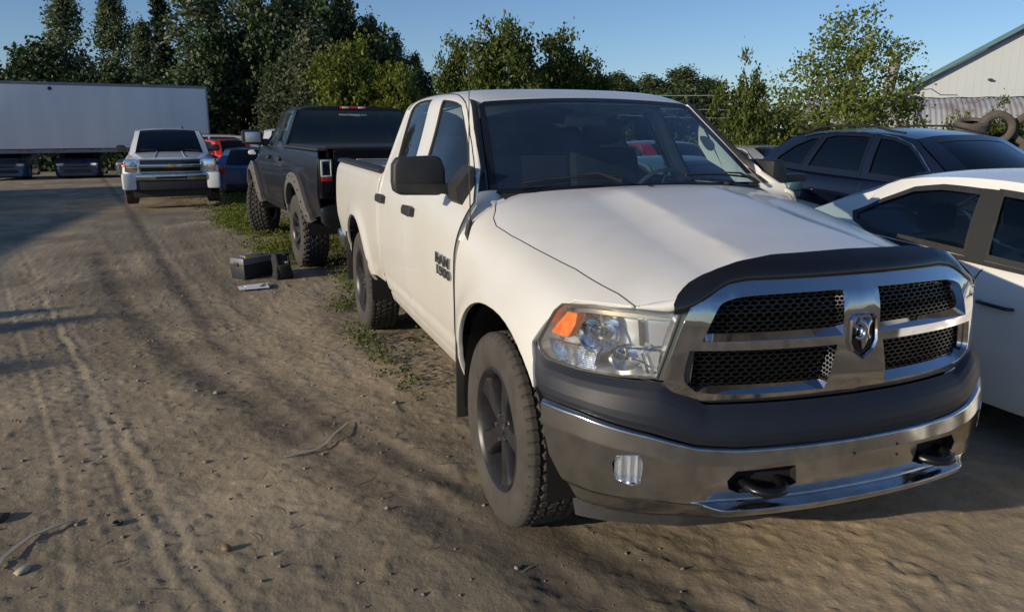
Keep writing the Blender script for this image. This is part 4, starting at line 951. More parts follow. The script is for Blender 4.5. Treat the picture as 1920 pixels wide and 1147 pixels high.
# ------------------------------------------------------------------ other road vehicles, built from a few measures
class Green:
    """side of a greenhouse between belt line and roof rail: parameters (x, h*H)"""
    def __init__(s, belt, rail, H=.45, bulge=.02): s.b = belt; s.r = rail; s.H = H; s.k = bulge
    def __call__(s, a, b):
        a = np.asarray(a, float); b = np.asarray(b, float); a, b = np.broadcast_arrays(a, b); h = b/s.H
        yb, zb = s.b(a); yr, zr = s.r(a)
        y = yb+(yr-yb)*h+s.k*np.sin(np.pi*np.clip(h, 0, 1)); z = zb+(zr-zb)*h
        return np.stack([a, -y, z], -1)
def car(name, label, cat, sp, loc, rz, paint, group=None, wins=None, step=.06, glass_m='glass_dark'):
    """sp: L0 front x, L1 rear x, w half width, sill, belt [(x,z)], deck [(x,z)], wheels (front x, rear x, radius), arches, ws (base x, top x), bl (top x, base x), roof z, rail y"""
    root = thing(name, label, cat, loc, rz, group); P = M[paint]; w = sp['w']; F, B = sp['front'], sp['rear']
    xs = sorted(set([F, F-.06, F-.18, F-.40, F-.9, (F+B)/2, B+.9, B+.40, B+.16, B+.05, B]), reverse=True)
    fx = sp.get('fround', .24); bx = sp.get('bround', .20)
    def hw(x):
        a = max(0, (x-(F-fx-.2))/(fx+.2)); b = max(0, ((B+bx+.2)-x)/(bx+.2)); return w*(1-sp.get('ft', .22)*a**2.6-sp.get('rt', .16)*b**2.6)
    def belt(x): return float(np.interp(x, [p[0] for p in sp['belt'][::-1]], [p[1] for p in sp['belt'][::-1]]))
    def deck(x): return float(np.interp(x, [p[0] for p in sp['deck'][::-1]], [p[1] for p in sp['deck'][::-1]]))
    secs = []; s0 = sp['sill']
    for x in xs:
        W = hw(x); zb = belt(x); zd = deck(x); lo = s0+.06*(x > F-.3)+.08*(x < B+.3); e = 1 if (x > F-.03 or x < B+.03) else 0
        zb = min(zb, zd+.02); H = zb-lo
        sq = (.04 if e else 0)
        secs.append([(W*.93, lo), (W*.97, lo+.10*H), (W*.995, lo+.30*H), (W, lo+.52*H), (W*.995-sq*.2, lo+.74*H), (W*.97-sq*.5, lo+.90*H-sq*.2), (W*.91-sq, lo+.985*H-sq*.6), (W*.80, zb+(zd-zb)*.45-sq*.6), (W*.55, zb+(zd-zb)*.85-sq*.5), (W*.25, zd-sq*.4), (0, zd-sq*.4)])
    def disp(Pp):
        Pp = Pp.copy()
        for cx in sp['wheels'][:2]:
            r = np.hypot(Pp[..., 0]-cx, Pp[..., 2]-sp['wheels'][2]); Ra = sp['wheels'][2]+.06
            Pp[..., 1] -= .014*np.exp(-(np.maximum(r-Ra, 0)/.06)**2)*(np.abs(Pp[..., 1]) > w*.75)
        zc = sp.get('crease')
        if zc: Pp[..., 1] -= .008*np.exp(-((Pp[..., 2]-zc)/.02)**2)
        return Pp
    N = Net(xs, secs, disp); Rw = sp['wheels'][2]
    def A(cx):
        ra = Rw+sp.get('gapw', .055); th = np.linspace(0, math.pi, 16); zc = Rw*.98; lo = s0+.02
        th0 = math.asin(max(-.9, min(.9, (lo-zc)/ra)))
        return [(cx+ra*math.cos(t), zc+ra*math.sin(t)) for t in np.linspace(th0, math.pi-th0, 16)]
    lo_v = .012
    out = [(F-.01, lo_v)]
    for cx in sp['wheels'][:2]:
        a = A(cx); vv = N.vz([p[0] for p in a], [p[1] for p in a]); vv[0] = vv[-1] = lo_v; out += list(zip([p[0] for p in a], vv.tolist()))
    out += [(B+.01, lo_v), (B+.01, N.vmax), (F-.01, N.vmax)]
    mb = MB(); panel(mb, N, out, step=step, gap=0, rim=.03); panel(mb, N, out, step=step, gap=0, rim=.03, mirror=True)
    # flat noses
    for xe in (F-.01, B+.01):
        v = np.linspace(lo_v, N.vmax, 24); E = N(np.full(24, xe), v); E2 = E*[1, -1, 1]; dx = .012 if xe > 0 else -.012
        rowA = np.concatenate([E, E2[::-1]]); c = rowA.mean(0); rowB = c+(rowA-c)*.93+[dx, 0, 0]
        n = len(rowA); V = np.concatenate([rowA, rowB, [c+[dx*1.5, 0, 0]]]); FF = []
        for i in range(n): i2 = (i+1) % n; FF.append((i, i2, n+i2, n+i)); FF.append((n+i, n+i2, 2*n))
        NN = np.concatenate([(rowA-c)/np.linalg.norm(rowA-c, axis=1, keepdims=True)*.6+[np.sign(dx)*.8, 0, 0], np.repeat([[np.sign(dx), 0, 0]], n+1, 0)])
        G = []
        for f in FF:
            q = np.cross(V[f[1]]-V[f[0]], V[f[2]]-V[f[0]]); G.append(f if q[0]*dx > 0 else f[::-1])
        mb.add(V, G, NN)
    body = mb.build('body', P, root)
    # greenhouse
    zr, yr = sp['roof'], sp['rail']; wb, wt = sp['ws']; bt, bb = sp['bl']
    def zroof(x):
        m = (wt+bt)/2; h = (wt-bt)/2+.001; return zr-sp.get('rdrop', .05)*np.abs((x-m)/h)**2.2
    def fb(x): x = np.asarray(x, float); return (np.interp(x, [bb-.3, bb, bt, wt, wb, wb+.2], [w*.80, w*.86, w*.925, w*.93, w*.88, w*.8]), np.interp(x, [p[0] for p in sp['belt'][::-1]], [p[1] for p in sp['belt'][::-1]])-.015)
    def fr(x): x = np.asarray(x, float); return (yr-.05*np.clip(np.abs(x-(wt+bt)/2)-(wt-bt)/2+.3, 0, 2), zroof(np.clip(x, bt-.1, wt+.1))-.045)
    GS = Green(fb, fr); H = GS.H
    side = [(wb, 0), (wt, H), (bt, H), (bb, 0)]
    side = [(wb, 0), (wb+(wt-wb)*.5, H*.53), (wt+.03, H*.97), (wt-.05, H), (bt+.08, H), (bt-.02, H*.95), (bb+(bt-bb)*.45, H*.48), (bb, 0)]
    wp = [[(x, h*H) for x, h in q] for q in wins]
    for m in (False, True):
        mb = MB(); panel(mb, GS, side, wp, step=.05, gap=.0, rim=.02, mirror=m); cs = mb.build('cabin_side', P, root)
        for q in wp:
            pnl('window_frame', M[sp.get('wtrim', 'black_plastic')], cs, GS, q, [[tuple(t) for t in inset(q, .020)]], gap=-.008, rim=.008, off=.003, mirror=m, step=.05)
            pnl('window', M[glass_m], cs, GS, q, gap=0, rim=0, off=-.009, mirror=m, step=.1)
        if sp.get('chrome_trim'):
            q = [(x, h*H) for x, h in sp['chrome_trim']]; vv = np.array(densify(q, .04, closed=False)); Pp = GS(vv[:, 0], vv[:, 1])+surf_normal(GS, vv[:, 0], vv[:, 1])*.008
            mb = MB(); mb.tube((Pp*([1, -1, 1] if m else [1, 1, 1])).tolist(), .010, 6); mb.build('window_trim', M['chrome'], cs, smooth=60)
    def rail_pt(x, s): y, z = fr(x); return np.array([x, s*float(y), float(z)])
    xs_ = np.linspace(wt, bt, 12); G = []
    for x in xs_:
        y, z = fr(x); u = np.linspace(-1, 1, 17); zz = z+(zroof(x)-z)*(1-np.abs(u)**2.6)
        G.append(np.stack([np.full(17, x)-0*u, float(y)*u, zz], -1))
    mb = MB(); mb.grid(np.array(G)); rf = mb.build('roof', P, root, smooth=60)
    if sp.get('rack'):
        for s in (-1, 1):
            mb = MB(); pts = [rail_pt(x, s)*[1, .93, 1]+[0, 0, .035+.03*(.15 < t < .85)] for t, x in zip(np.linspace(0, 1, 9), np.linspace(wt-.2, bt+.1, 9))]; mb.tube(pts, .014, 6); mb.build('roof_rail', M['black_plastic'], rf, smooth=60)
    def pane(xa, xb, nm, out_):
        """curved pane between roof edge xa and base xb"""
        ya, _ = fr(xa); yb_, zb_ = fb(xb); u = np.linspace(-1, 1, 15); t = np.linspace(0, 1, 8)[:, None]; sg = 1 if out_ > 0 else -1; zb2 = deck(xb)-.01
        top = np.stack([np.full(15, xa)-sg*.0*u*u, float(ya)*u, fr(xa)[1]+(zroof(xa)-fr(xa)[1])*(1-np.abs(u)**2.6)], -1)
        base = np.stack([xb+sg*(.12*(1-u*u)), float(yb_)*u, np.maximum(float(zb_), zb2-.06*u*u)], -1)
        P0 = top[None]*(1-t[..., None])+base[None]*t[..., None]; bul = (np.sin(np.pi*t)*(.035 if sg > 0 else sp.get('rbul', .02))*(1-.6*u*u))[..., None]
        P0 = P0+bul*np.array([sg*.6, 0, .8]); 
        mb = MB(); pc = sp.get('pc', 2) if sg > 0 else sp.get('pcr', 2); mb.grid(P0[:, pc:15-pc]); g = mb.build(nm, M[glass_m if 'wind' not in nm else sp.get('wsglass', glass_m)], root, smooth=60)
        pc = sp.get('pc', 2) if sg > 0 else sp.get('pcr', 2)
        for a, b_ in ((0, pc), (14-pc, 14)): mb = MB(); mb.grid(P0[:, a:b_+1]*1.0+np.array([0, 0, .003])); mb.build('pillar', P, root, smooth=60)
        mb = MB(); mb.grid((P0[:2]+np.array([sg*.001, 0, .004]))[:, pc:15-pc]); mb.build('glass_border', M['black_gloss'], g, smooth=60)
    pane(wt, wb, 'windshield', 1); pane(bt, bb, 'rear_window', -1)
    # inside
    mb = MB(); mb.box(((wb+bb)/2-.1, 0, s0+.22), (abs(wb-bb)*.9, w*1.7, .3)); mb.box((wb-.2, 0, deck(wb)-.10), (.5, w*1.6, .12), bev=.03); mb.build('cabin_floor', M['trim_dark'], root)
    for x in sp.get('seats', [(wt+bt)/2+.25]):
        for y in (-.38, .38):
            mb = MB(); mb.box((x, y, (s0+zr)/2-.08), (.15, .48, .60), Matrix.Rotation(R(-14), 3, 'Y'), bev=.05); mb.box((x-.08, y, zr-.32), (.10, .26, .17), bev=.04); mb.build('seat', M['seat'], root, smooth=50)
    for s in (-1, 1):
        ra = Rw+.05
        for cx in sp['wheels'][:2]:
            mb = MB(); th = np.linspace(-.3, math.pi+.3, 16); a = np.array([(cx+ra*math.cos(t), s*(w-.02), Rw+ra*math.sin(t)) for t in th]); b = a*[1, 0, 1]+[0, s*(w-.42), 0]; strip(mb, a, b, wrap=False)
            C_ = [(cx, s*(w-.42), Rw)]+[tuple(q) for q in b]; mb.add(C_, [(0, i, i+1) for i in range(1, len(C_)-1)])
            mb.build('wheel_arch_liner', M['dark'], root)
        for cx in sp['wheels'][:2]:
            wheel(root, (cx, s*(w-.125), Rw), Rw, sp.get('tw', .22), Rw-.115, sp.get('rim', 'multi'), sp.get('rimmat', 'rim_silver'), lugs='slick', side=s, n=48, simple=True)
        if not sp.get('nomirror'):
            mx = wb-.28; mz = belt(mx)+.07; mb = MB(); mb.prism([(w*.98, mz-.04), (w+.17, mz-.05), (w+.20, mz+.02), (w+.16, mz+.08), (w+.03, mz+.09), (w*.99, mz+.02)], 'x', mx-.05, mx+.07, bev=.022)
            if s < 0: mb.xf(Matrix.Diagonal((1, -1, 1, 1)))
            mb.build('side_mirror', M[sp.get('mirmat', paint)], root, smooth=60)
    mb = MB(); mb.box(((F+B)/2, 0, s0+.06), (F-B-.7, w*1.5, .12)); mb.build('underbody', M['underbody'], root)
    return root, N, GS, belt, deck, hw
def patch(root, nm, m, N, poly, off=.006, rim=.012, mirror=False, gap=0, step=.04, holes=()):
    mb = MB(); panel(mb, N, poly, holes, step=step, gap=gap, rim=rim, off=off, mirror=mirror); return mb.build(nm, m, root)
def bar(root, nm, m, pts, r, sq=None):
    mb = MB(); mb.tube(pts, r, 8, squash=sq); return mb.build(nm, m, root, smooth=60)

M['coupe_paint'] = mat('coupe_paint', (.76, .76, .73), .22, coat=.8, var=.3, vscale=2, col2=(.68, .67, .62))
M['suv_paint'] = mat('suv_paint', (.003, .005, .014), .2, coat=.7, var=.3, vscale=3, col2=(.006, .008, .018))
M['silver_paint'] = mat('silver_paint', (.55, .56, .58), .25, metal=.4, coat=.8)
M['red_paint'] = mat('red_paint', (.34, .015, .018), .25, coat=.8, var=.3, col2=(.25, .02, .02))
M['scarlet_paint'] = mat('scarlet_paint', (.72, .04, .02), .25, coat=.8)
M['blue_paint'] = mat('blue_paint', (.04, .11, .24), .22, coat=1.)
M['navy_paint'] = mat('navy_paint', (.022, .045, .11), .25, coat=.8)
M['charcoal_paint'] = mat('charcoal_paint', (.11, .11, .12), .25, coat=.8, metal=.3)
M['teal_paint'] = mat('teal_paint', (.10, .19, .22), .3, coat=.6)
M['truck_white'] = mat('truck_white', (.74, .75, .75), .25, coat=.7, var=.3, vscale=2, col2=(.66, .66, .63))

# white two-door coupe beside the white pickup
SC = dict(front=2.30, rear=-2.08, w=.885, sill=.19, belt=[(2.3, .66), (1.6, .84), (.9, .93), (0, .965), (-1.0, 1.02), (-1.6, 1.05), (-2.08, 1.0)],
          deck=[(2.3, .66), (1.9, .80), (1.1, .95), (.95, .97), (-1.35, 1.07), (-1.75, 1.095), (-1.9, 1.08), (-2.02, 1.05), (-2.08, .96)],
          wheels=(1.42, -1.20, .32), ws=(.98, .22), bl=(-1.02, -1.76), roof=1.44, rail=.60, rdrop=.055, crease=.80, rim='multi', seats=[.05, -.75], mirmat='coupe_paint', pcr=5)
CW = [[(-.215, .06), (-.25, .45), (-.285, .86), (-.58, .88), (-.78, .84), (-.98, .66), (-1.17, .40), (-1.12, .24), (-.95, .08)],
      [(.80, .06), (.62, .30), (.36, .64), (.20, .84), (.10, .875), (-.205, .88), (-.155, .5), (-.115, .06)]]
coupe, cN, cG, *_ = car('coupe_car', 'white two-door coupe parked close behind the big white pickup at the right edge', 'car', SC, (0.02, 2.68, 0), 0, 'coupe_paint', wins=CW, glass_m='glass_coupe', step=.05)
for m in (False, True):
    patch(coupe, 'pillar_cover', M['rubber'], cG, [(-.10, .0), (-.185, .395), (-.305, .395), (-.222, .0)], off=.007, mirror=m, rim=.008)
    lo = .06; patch(coupe, 'belt_moulding', M['rubber'], cG, [(.90, -.005), (.90, .018), (-1.2, .018), (-1.2, -.005)], off=.006, rim=.01, mirror=m)
    zz = [.93, .80, .60, .40, .28]; xx = [-.10, -.125, -.165, -.15, -.08]; seamline(coupe, cN, list(zip(xx, cN.vz(xx, zz).tolist())), mirror=m)
    y = cN(np.array(.05), cN.vz(.05, .765)[0]); p = np.array(y)*([1, -1, 1] if m else [1, 1, 1]); s = 1 if m else -1
    bar(coupe, 'door_handle', M['black_gloss'], [tuple(p+[-.10, s*.004, .002]), tuple(p+[-.085, s*.034, .004]), tuple(p+[0, s*.042, .002]), tuple(p+[.085, s*.034, -.002]), tuple(p+[.10, s*.004, -.004])], [.011, .013, .013, .012, .010], .8)
    q = cN.vz([2.15, 1.8, 2.2], [.60, .66, .50]); patch(coupe, 'headlight', M['white_lens'], cN, [(2.26, q[0]-.04), (2.24, q[0]+.04), (1.85, q[1]+.04), (1.95, q[1]-.05)], mirror=m)
    q = cN.vz([-1.98, -1.8], [.86, .88]); patch(coupe, 'tail_light', M['red_lens'], cN, [(-2.06, q[0]-.10), (-2.05, q[0]+.05), (-1.80, q[1]+.05), (-1.86, q[1]-.08)], mirror=m)
    patch(coupe, 'fuel_flap', M['coupe_paint'], cN, [(-1.30, float(cN.vz(-1.3, .90)[0])), (-1.14, float(cN.vz(-1.14, .90)[0])), (-1.14, float(cN.vz(-1.14, .76)[0])), (-1.30, float(cN.vz(-1.3, .76)[0]))], off=.002, rim=.004, mirror=m) if m else None

# dark blue crossover behind the coupe
SS = dict(front=2.42, rear=-2.40, w=.93, sill=.26, belt=[(2.42, .85), (1.5, 1.02), (.8, 1.08), (-1.0, 1.15), (-1.9, 1.20), (-2.4, 1.18)],
          deck=[(2.42, .80), (2.0, 1.0), (1.1, 1.12), (.9, 1.13), (-2.1, 1.2), (-2.32, 1.18), (-2.4, 1.05)],
          wheels=(1.45, -1.35, .37), ws=(1.08, .30), bl=(-1.78, -2.28), roof=1.685, rail=.66, rdrop=.085, rim='multi', seats=[.1, -.8], rack=True, crease=.9, wtrim='black_gloss',
          chrome_trim=[(.80, .06), (.62, .40), (.42, .72), (.28, .87), (.05, .95), (-.4, .975), (-1.2, .965), (-1.45, .93)])
SW = [[(.78, .08), (.60, .42), (.40, .73), (.26, .87), (.04, .94), (-.20, .95), (-.17, .08)], [(-.27, .08), (-.31, .95), (-.9, .955), (-1.06, .90), (-1.22, .08)], [(-1.30, .08), (-1.12, .88), (-1.30, .90), (-1.58, .72), (-1.82, .38), (-1.86, .14)]]
suv, sN, sG, *_ = car('crossover_car', 'dark navy crossover with silver window trim parked beyond the white coupe', 'car', SS, (-4.05, 5.84, 0), R(0), 'suv_paint', wins=SW, glass_m='glass_dark', step=.06)
for m in (False, True):
    zz = [1.06, .9, .6, .4]
    for x0 in (-.22, -1.16): seamline(suv, sN, list(zip([x0]*4, sN.vz([x0]*4, zz).tolist())), mirror=m)
    for x0 in (-.05, -1.02):
        p = np.array(sN(np.array(x0), sN.vz(x0, .93)[0]))*([1, -1, 1] if m else [1, 1, 1]); s = 1 if m else -1
        bar(suv, 'door_handle', M['suv_paint'], [tuple(p+[-.09, 0, 0]), tuple(p+[-.08, s*.03, 0]), tuple(p+[.08, s*.03, 0]), tuple(p+[.09, 0, 0])], .012)
    q = float(sN.vz(-2.2, 1.0)[0]); patch(suv, 'tail_light', M['red_lens'], sN, [(-2.38, q-.05), (-2.38, q+.08), (-2.05, q+.06), (-2.1, q-.03)], mirror=m)
    q = float(sN.vz(2.1, .80)[0]); patch(suv, 'headlight', M['white_lens'], sN, [(2.38, q-.05), (2.36, q+.03), (1.95, q+.06), (2.0, q-.03)], mirror=m)

# generic sedan/hatch for the cars further off
def sedan_spec(L=4.6, w=.90, roof=1.43, hatch=False):
    F, B = L/2, -L/2; s = dict(front=F, rear=B, w=w, sill=.16, belt=[(F, .70), (F-.6, .86), (F-1.3, .95), (0, .98), (B+.7, 1.02), (B, .98)],
        deck=[(F, .68), (F-.3, .82), (F-1.1, .97), (F-1.35, 1.0), (B+.85, 1.06), (B+.3, 1.07), (B+.06, 1.04), (B, .92)], wheels=(F-.92, B+.95, .325), ws=(F-1.30, F-2.05), bl=(B+1.35, B+.62), roof=roof, rail=w*.68, seats=[.1])
    if hatch: s['bl'] = (B+.55, B+.15); s['deck'][-4:] = [(B+.4, 1.05), (B+.25, 1.05), (B+.1, 1.02), (B, .9)]
    x0, x1 = s['ws'][0], s['bl'][1]; wt, bt = s['ws'][1], s['bl'][0]; m = (wt+bt)/2
    wins = [[(x0-.22, .08), (wt+.12, .82), (wt-.1, .92), (m+.05, .93), (m+.05, .08)], [(m-.06, .08), (m-.06, .93), (bt+.22, .92), (bt+.02, .80), (x1+.32, .2), (x1+.34, .08)]]
    return s, wins
def face_front(root, F, w, paint, z0=.5, lamp='white_lens'):
    for s in (-1, 1):
        boxpart(root, 'headlight', M[lamp], (F-.035, s*(w-.27), z0+.14), (.16, .30, .11), .03, Matrix.Rotation(R(-s*22), 3, 'Z'))
        boxpart(root, 'fog_lamp', M['chrome'], (F-.03, s*(w-.28), z0-.20), (.06, .16, .05), .02)
    boxpart(root, 'grille', M['black_gloss'], (F-.005, 0, z0+.08), (.05, .80, .14), .02); boxpart(root, 'lower_grille', M['black_plastic'], (F-.0, 0, z0-.15), (.05, 1.05, .15), .02)
    bar(root, 'grille_bar', M['chrome'], [(F+.02, -.38, z0+.10), (F+.03, 0, z0+.10), (F+.02, .38, z0+.10)], .010)
def face_rear(root, B, w, z0=.85):
    for s in (-1, 1): boxpart(root, 'tail_light', M['red_lens'], (B+.045, s*(w-.22), z0), (.14, .20, .24), .03, Matrix.Rotation(R(s*18), 3, 'Z'))
    boxpart(root, 'bumper_insert', M['black_plastic'], (B+.0, 0, .36), (.06, 1.1, .16), .02)
def simple_car(name, label, loc, rz, paint, L=4.6, w=.9, roof=1.43, hatch=False, group=None, **kw):
    sp, wins = sedan_spec(L, w, roof, hatch); sp.update(kw); r = car(name, label, 'car', sp, loc, rz, paint, group=group, wins=wins, step=.11)[0]
    face_front(r, sp['front'], w, paint); face_rear(r, sp['rear'], w); return r
# ------------------------------------------------------------------ cars further off
simple_car('sedan_car', 'silver sedan roof showing between the white pickup and the dark crossover', (-9.7, 7.7, 0), R(0), 'silver_paint', L=4.7, roof=1.38)
simple_car('sedan_car', 'dark red car seen through the cab of the white pickup', (-9.7, 5.55, 0), R(0), 'red_paint', L=4.6, roof=1.46)
simple_car('sedan_car', 'dark teal car seen low through the windshield of the white pickup', (-5.0, 3.05, 0), R(1), 'teal_paint', L=4.5, roof=1.36)
g_ = []
g = 'cars parked behind the box trailer'
g_.append(0); _c = simple_car('parked_car', 'dark blue car under the left end of the trailer, cut off by the photo edge', (-43.2, -12.2, -.72), R(4), 'blue_paint', roof=1.5, group=g, sill=.05); _c.scale = (1.1, 1.1, 1.06)
g_.append(0); _c = simple_car('parked_car', 'navy blue car with round nose, in the middle of the row behind the trailer', (-43.0, -9.0, -.72), R(3), 'navy_paint', roof=1.5, w=.93, group=g, sill=.05); _c.scale = (1.1, 1.1, 1.06)
g_.append(0); _c = simple_car('parked_car', 'charcoal car with bright headlight behind the right half of the trailer', (-42.6, -5.9, -.72), R(-8), 'charcoal_paint', roof=1.45, w=.92, group=g, sill=.05); _c.scale = (1.1, 1.1, 1.06)
# ------------------------------------------------------------------ lifted black pickup seen from behind
def build_black_truck():
    lift = .07
    root = thing('pickup_truck', 'lifted black pickup with grey bolted fender flares, seen from behind, beyond the white pickup', 'pickup truck', (-10.58, -.575, lift), R(186))
    P, ws = truck_body(root, 'black_paint', glass_m='glass_side', crew=True)
    both('front_fender', P, root, FRONT, fender_outline(), step=.05)
    build_hood(root, P); bed_skins(root, P)
    pnl('front_fascia', P, root, FASC, [(s, 0) for s in np.linspace(-1.235, 1.235, 40)]+[(s, 1) for s in np.linspace(1.215, -1.215, 40)], step=.06, rim=.02)
    pnl('grille_surround', M['black_gloss'], root, FACE, GO+[(-x, z) for x, z in GO[::-1][1:-1]], step=.06, flip=-1)
    for m in (False, True): 
        mb = MB(); panel(mb, FACE, HL, step=.05, gap=.004, rim=0, flip=-1, mirror=m); mb.build('headlight', M['white_lens'], root)
    boxpart(root, 'front_bumper', M['black_plastic'], (.92, 0, .58), (.2, 1.75, .24), .05)
    for m in (False, True):
        s = 1 if m else -1
        for net, (cx, rx, rz, z0) in ((FRONT, (.05, .545, .54, .46)), (BED, (-3.569, .52, .545, .56))):
            i = arch(cx, .43, rx-.01, rz-.01, z0, n=22); o = arch(cx, .43, rx+.125, rz+.105, z0, n=22)
            pl_ = xz(net, o)+xz(net, i)[::-1]
            mb = MB(); panel(mb, net, pl_, step=.04, gap=0, rim=.07, off=.055, edge=.012, mirror=m); fl = mb.build('fender_flare', M['flare_plastic'], root)
            b = arch(cx, .43, rx+.06, rz+.05, z0, n=12)
            for q in b[1:-1]:
                v = net.vz(q[0], q[1])[0]; Pq = net(np.array(q[0]), v)+surf_normal(net, np.array(q[0]), v)*.058
                if m: Pq = Pq*[1, -1, 1]
                mb = MB(); mb.lathe([(0, s*.006), (.010, s*.005), (.013, 0)], 8, 'y', c=tuple(Pq)); mb.build('flare_bolt', M['dark'], fl)
        # dark lamps with a bright C and a red bar
        tl = boxpart(root, 'tail_light', M['black_gloss'], (-4.74, s*.895, 1.07), (.10, .155, .44), .025)
        for c, z in (((-4.796, s*.895, 1.265), (.012, .12, .016)), ((-4.796, s*.955-s*.11, 1.18), (.012, .016, .17)) if False else ((-4.796, s*.945, 1.185), (.012, .022, .17)), ((-4.796, s*.895, 1.10), (.012, .12, .016)), ((-4.796, s*.845, 1.185), (.012, .012, .17))): boxpart(tl, 'lamp_strip', M['white_lens'], c, z, .004)
        boxpart(tl, 'brake_bar', M['red_lens'], (-4.796, s*.895, 1.065), (.012, .12, .045), .004)
        # window deflectors over the side glass
        for w in (cab_win_front(), cab_win_rear()):
            pass
        mb = MB(); mb.prism([(-.955, 1.372), (-.99, 1.36), (-1.21, 1.372), (-1.25, 1.40), (-1.255, 1.55), (-1.22, 1.58), (-1.00, 1.58), (-.955, 1.52)], 'x', -.90, -.78, bev=.03); mb.prism([(-.87, 1.33), (-1.0, 1.365), (-1.0, 1.45), (-.87, 1.45)], 'x', -.86, -.74, bev=.01)
        if m: mb.xf(Matrix.Diagonal((1, -1, 1, 1)))
        mo = mb.build('side_mirror', M['black_plastic'], root, smooth=50)
        boxpart(mo, 'mirror_glass', M['reflector_smooth'], (-.905, s*1.10, 1.475), (.008, .22, .15), .003)
    for x, s in ((0, -1), (0, 1), (-3.569, -1), (-3.569, 1)):
        w = wheel(root, (x, s*.875, .445-lift), .445, .325, .235, 'off', 'rim_dark', tyremat='tyre_dark', lugs='mud', side=s, n=272)
        if x == 0: w.rotation_euler = (0, 0, R(-25))
    # soft bed cover, bumper, hitch, axles
    mb = MB(); mb.prism([(-.90, 1.385), (-.87, 1.412), (.87, 1.412), (.90, 1.385)], 'x', -4.74, -2.60, bev=.012); mb.build('bed_cover', M['black_plastic'], root, smooth=50)
    mb = MB(); mb.prism([(-.90, .54), (-.98, .60), (-.985, .76), (-.88, .79), (.88, .79), (.985, .76), (.98, .60), (.90, .54)], 'x', -4.92, -4.76, bev=.035); rb = mb.build('rear_bumper', M['black_paint'], root, smooth=50)
    boxpart(rb, 'step_pad', M['black_plastic'], (-4.85, 0, .80), (.14, 1.3, .02), .006)
    boxpart(root, 'tow_receiver', M['steel_dark'], (-4.75, 0, .46), (.25, .5, .12), .02)
    mb = MB(); mb.tube([(-3.569, -.8, .38), (-3.569, .8, .38)], .06, 10); mb.box((-3.569, .05, .38), (.36, .34, .30), bev=.1); mb.tube([(0, -.8, .38), (0, .8, .38)], .045, 10); mb.build('axle', M['steel_dark'], root)
    for s in (-1, 1):
        bar(root, 'shock_absorber', M['steel_dark'], [(-3.62, s*.48, .36), (-3.75, s*.40, .85)], .035)
        boxpart(root, 'frame_rail', M['steel_dark'], (-2.6, s*.42, .56), (4.2, .08, .16), .01)
    mb = MB(); mb.box((-1.5, 0, .60), (2.0, 1.72, .12)); mb.box((.2, 0, .85), (1.0, 1.15, .35)); mb.box((-3.6, 0, .78), (2.1, 1.1, .12)); mb.build('underbody', M['underbody'], root)
    for cx in (.05, -3.569):
        for s in (-1, 1):
            mb = MB(); th = np.linspace(-.1, math.pi+.1, 18); A = np.array([(cx+.54*math.cos(t), s*.97, .43+.545*math.sin(t)) for t in th]); B = A*[1, 0, 1]+[0, s*.55, 0]; strip(mb, A, B, wrap=False)
            C_ = [(cx, s*.55, .6)]+[tuple(b) for b in B]; mb.add(C_, [(0, i, i+1) for i in range(1, len(C_)-1)])
            mb.build('wheel_arch_liner', M['dark'], root)
    V, F = text_shape('www.ironsupply.com', .045, .001, 0, bold=True); V = np.stack([-2.60+0*V[:, 0]+(-.004)*1-.02*0-V[:, 2], -V[:, 0], 1.785+V[:, 1]], -1)+[.045, 0, 0]
    mb = MB(); mb.add(V-[.012, 0, 0], F); part(mb.build('window_lettering', M['white_lens'], root, smooth=0), 'small white web address under the third brake light')
    for y in (-.4, .4): boxpart(root, 'seat', M['seat'], (-1.8, y, 1.3), (.16, .5, .7), .05)
    boxpart(root, 'rear_seat', M['seat'], (-2.28, 0, 1.2), (.16, 1.5, .5), .05); boxpart(root, 'dashboard', M['dash'], (-.8, 0, 1.2), (.4, 1.6, .3), .05)
    return root
black_truck = build_black_truck()

# ------------------------------------------------------------------ white pickup facing the camera on the track
ST = dict(front=2.90, rear=-2.93, w=1.0, sill=.36, belt=[(2.9, .93), (2.2, 1.02), (1.2, 1.09), (0, 1.12), (-1.2, 1.13), (-2.93, 1.12)],
          deck=[(2.9, .99), (2.75, 1.05), (2.2, 1.10), (1.15, 1.16), (.95, 1.16), (-1.30, 1.16), (-1.34, 1.17), (-2.8, 1.17), (-2.93, 1.10)],
          wheels=(1.93, -1.72, .37), ws=(1.10, .38), bl=(-1.22, -1.34), roof=1.70, rail=.74, rdrop=.04, ft=.10, rt=.06, fround=.12, gapw=.07, rim='five', seats=[.1, -.7], mirmat='black_plastic', nomirror=True, pc=1, tw=.27)
TW = [[(.92, .10), (.72, .42), (.46, .80), (.25, .92), (-.25, .93), (-.22, .10)], [(-.32, .10), (-.35, .93), (-1.02, .92), (-1.10, .80), (-1.14, .10)]]
front_truck, tN, tG, *_ = car('pickup_truck', 'white pickup with gold bow-tie emblem facing the camera in front of the box trailer', 'pickup truck', ST, (-18.9, -3.32, -.02), R(3.5), 'truck_white', wins=TW, step=.07)
rt = front_truck; F = 2.90
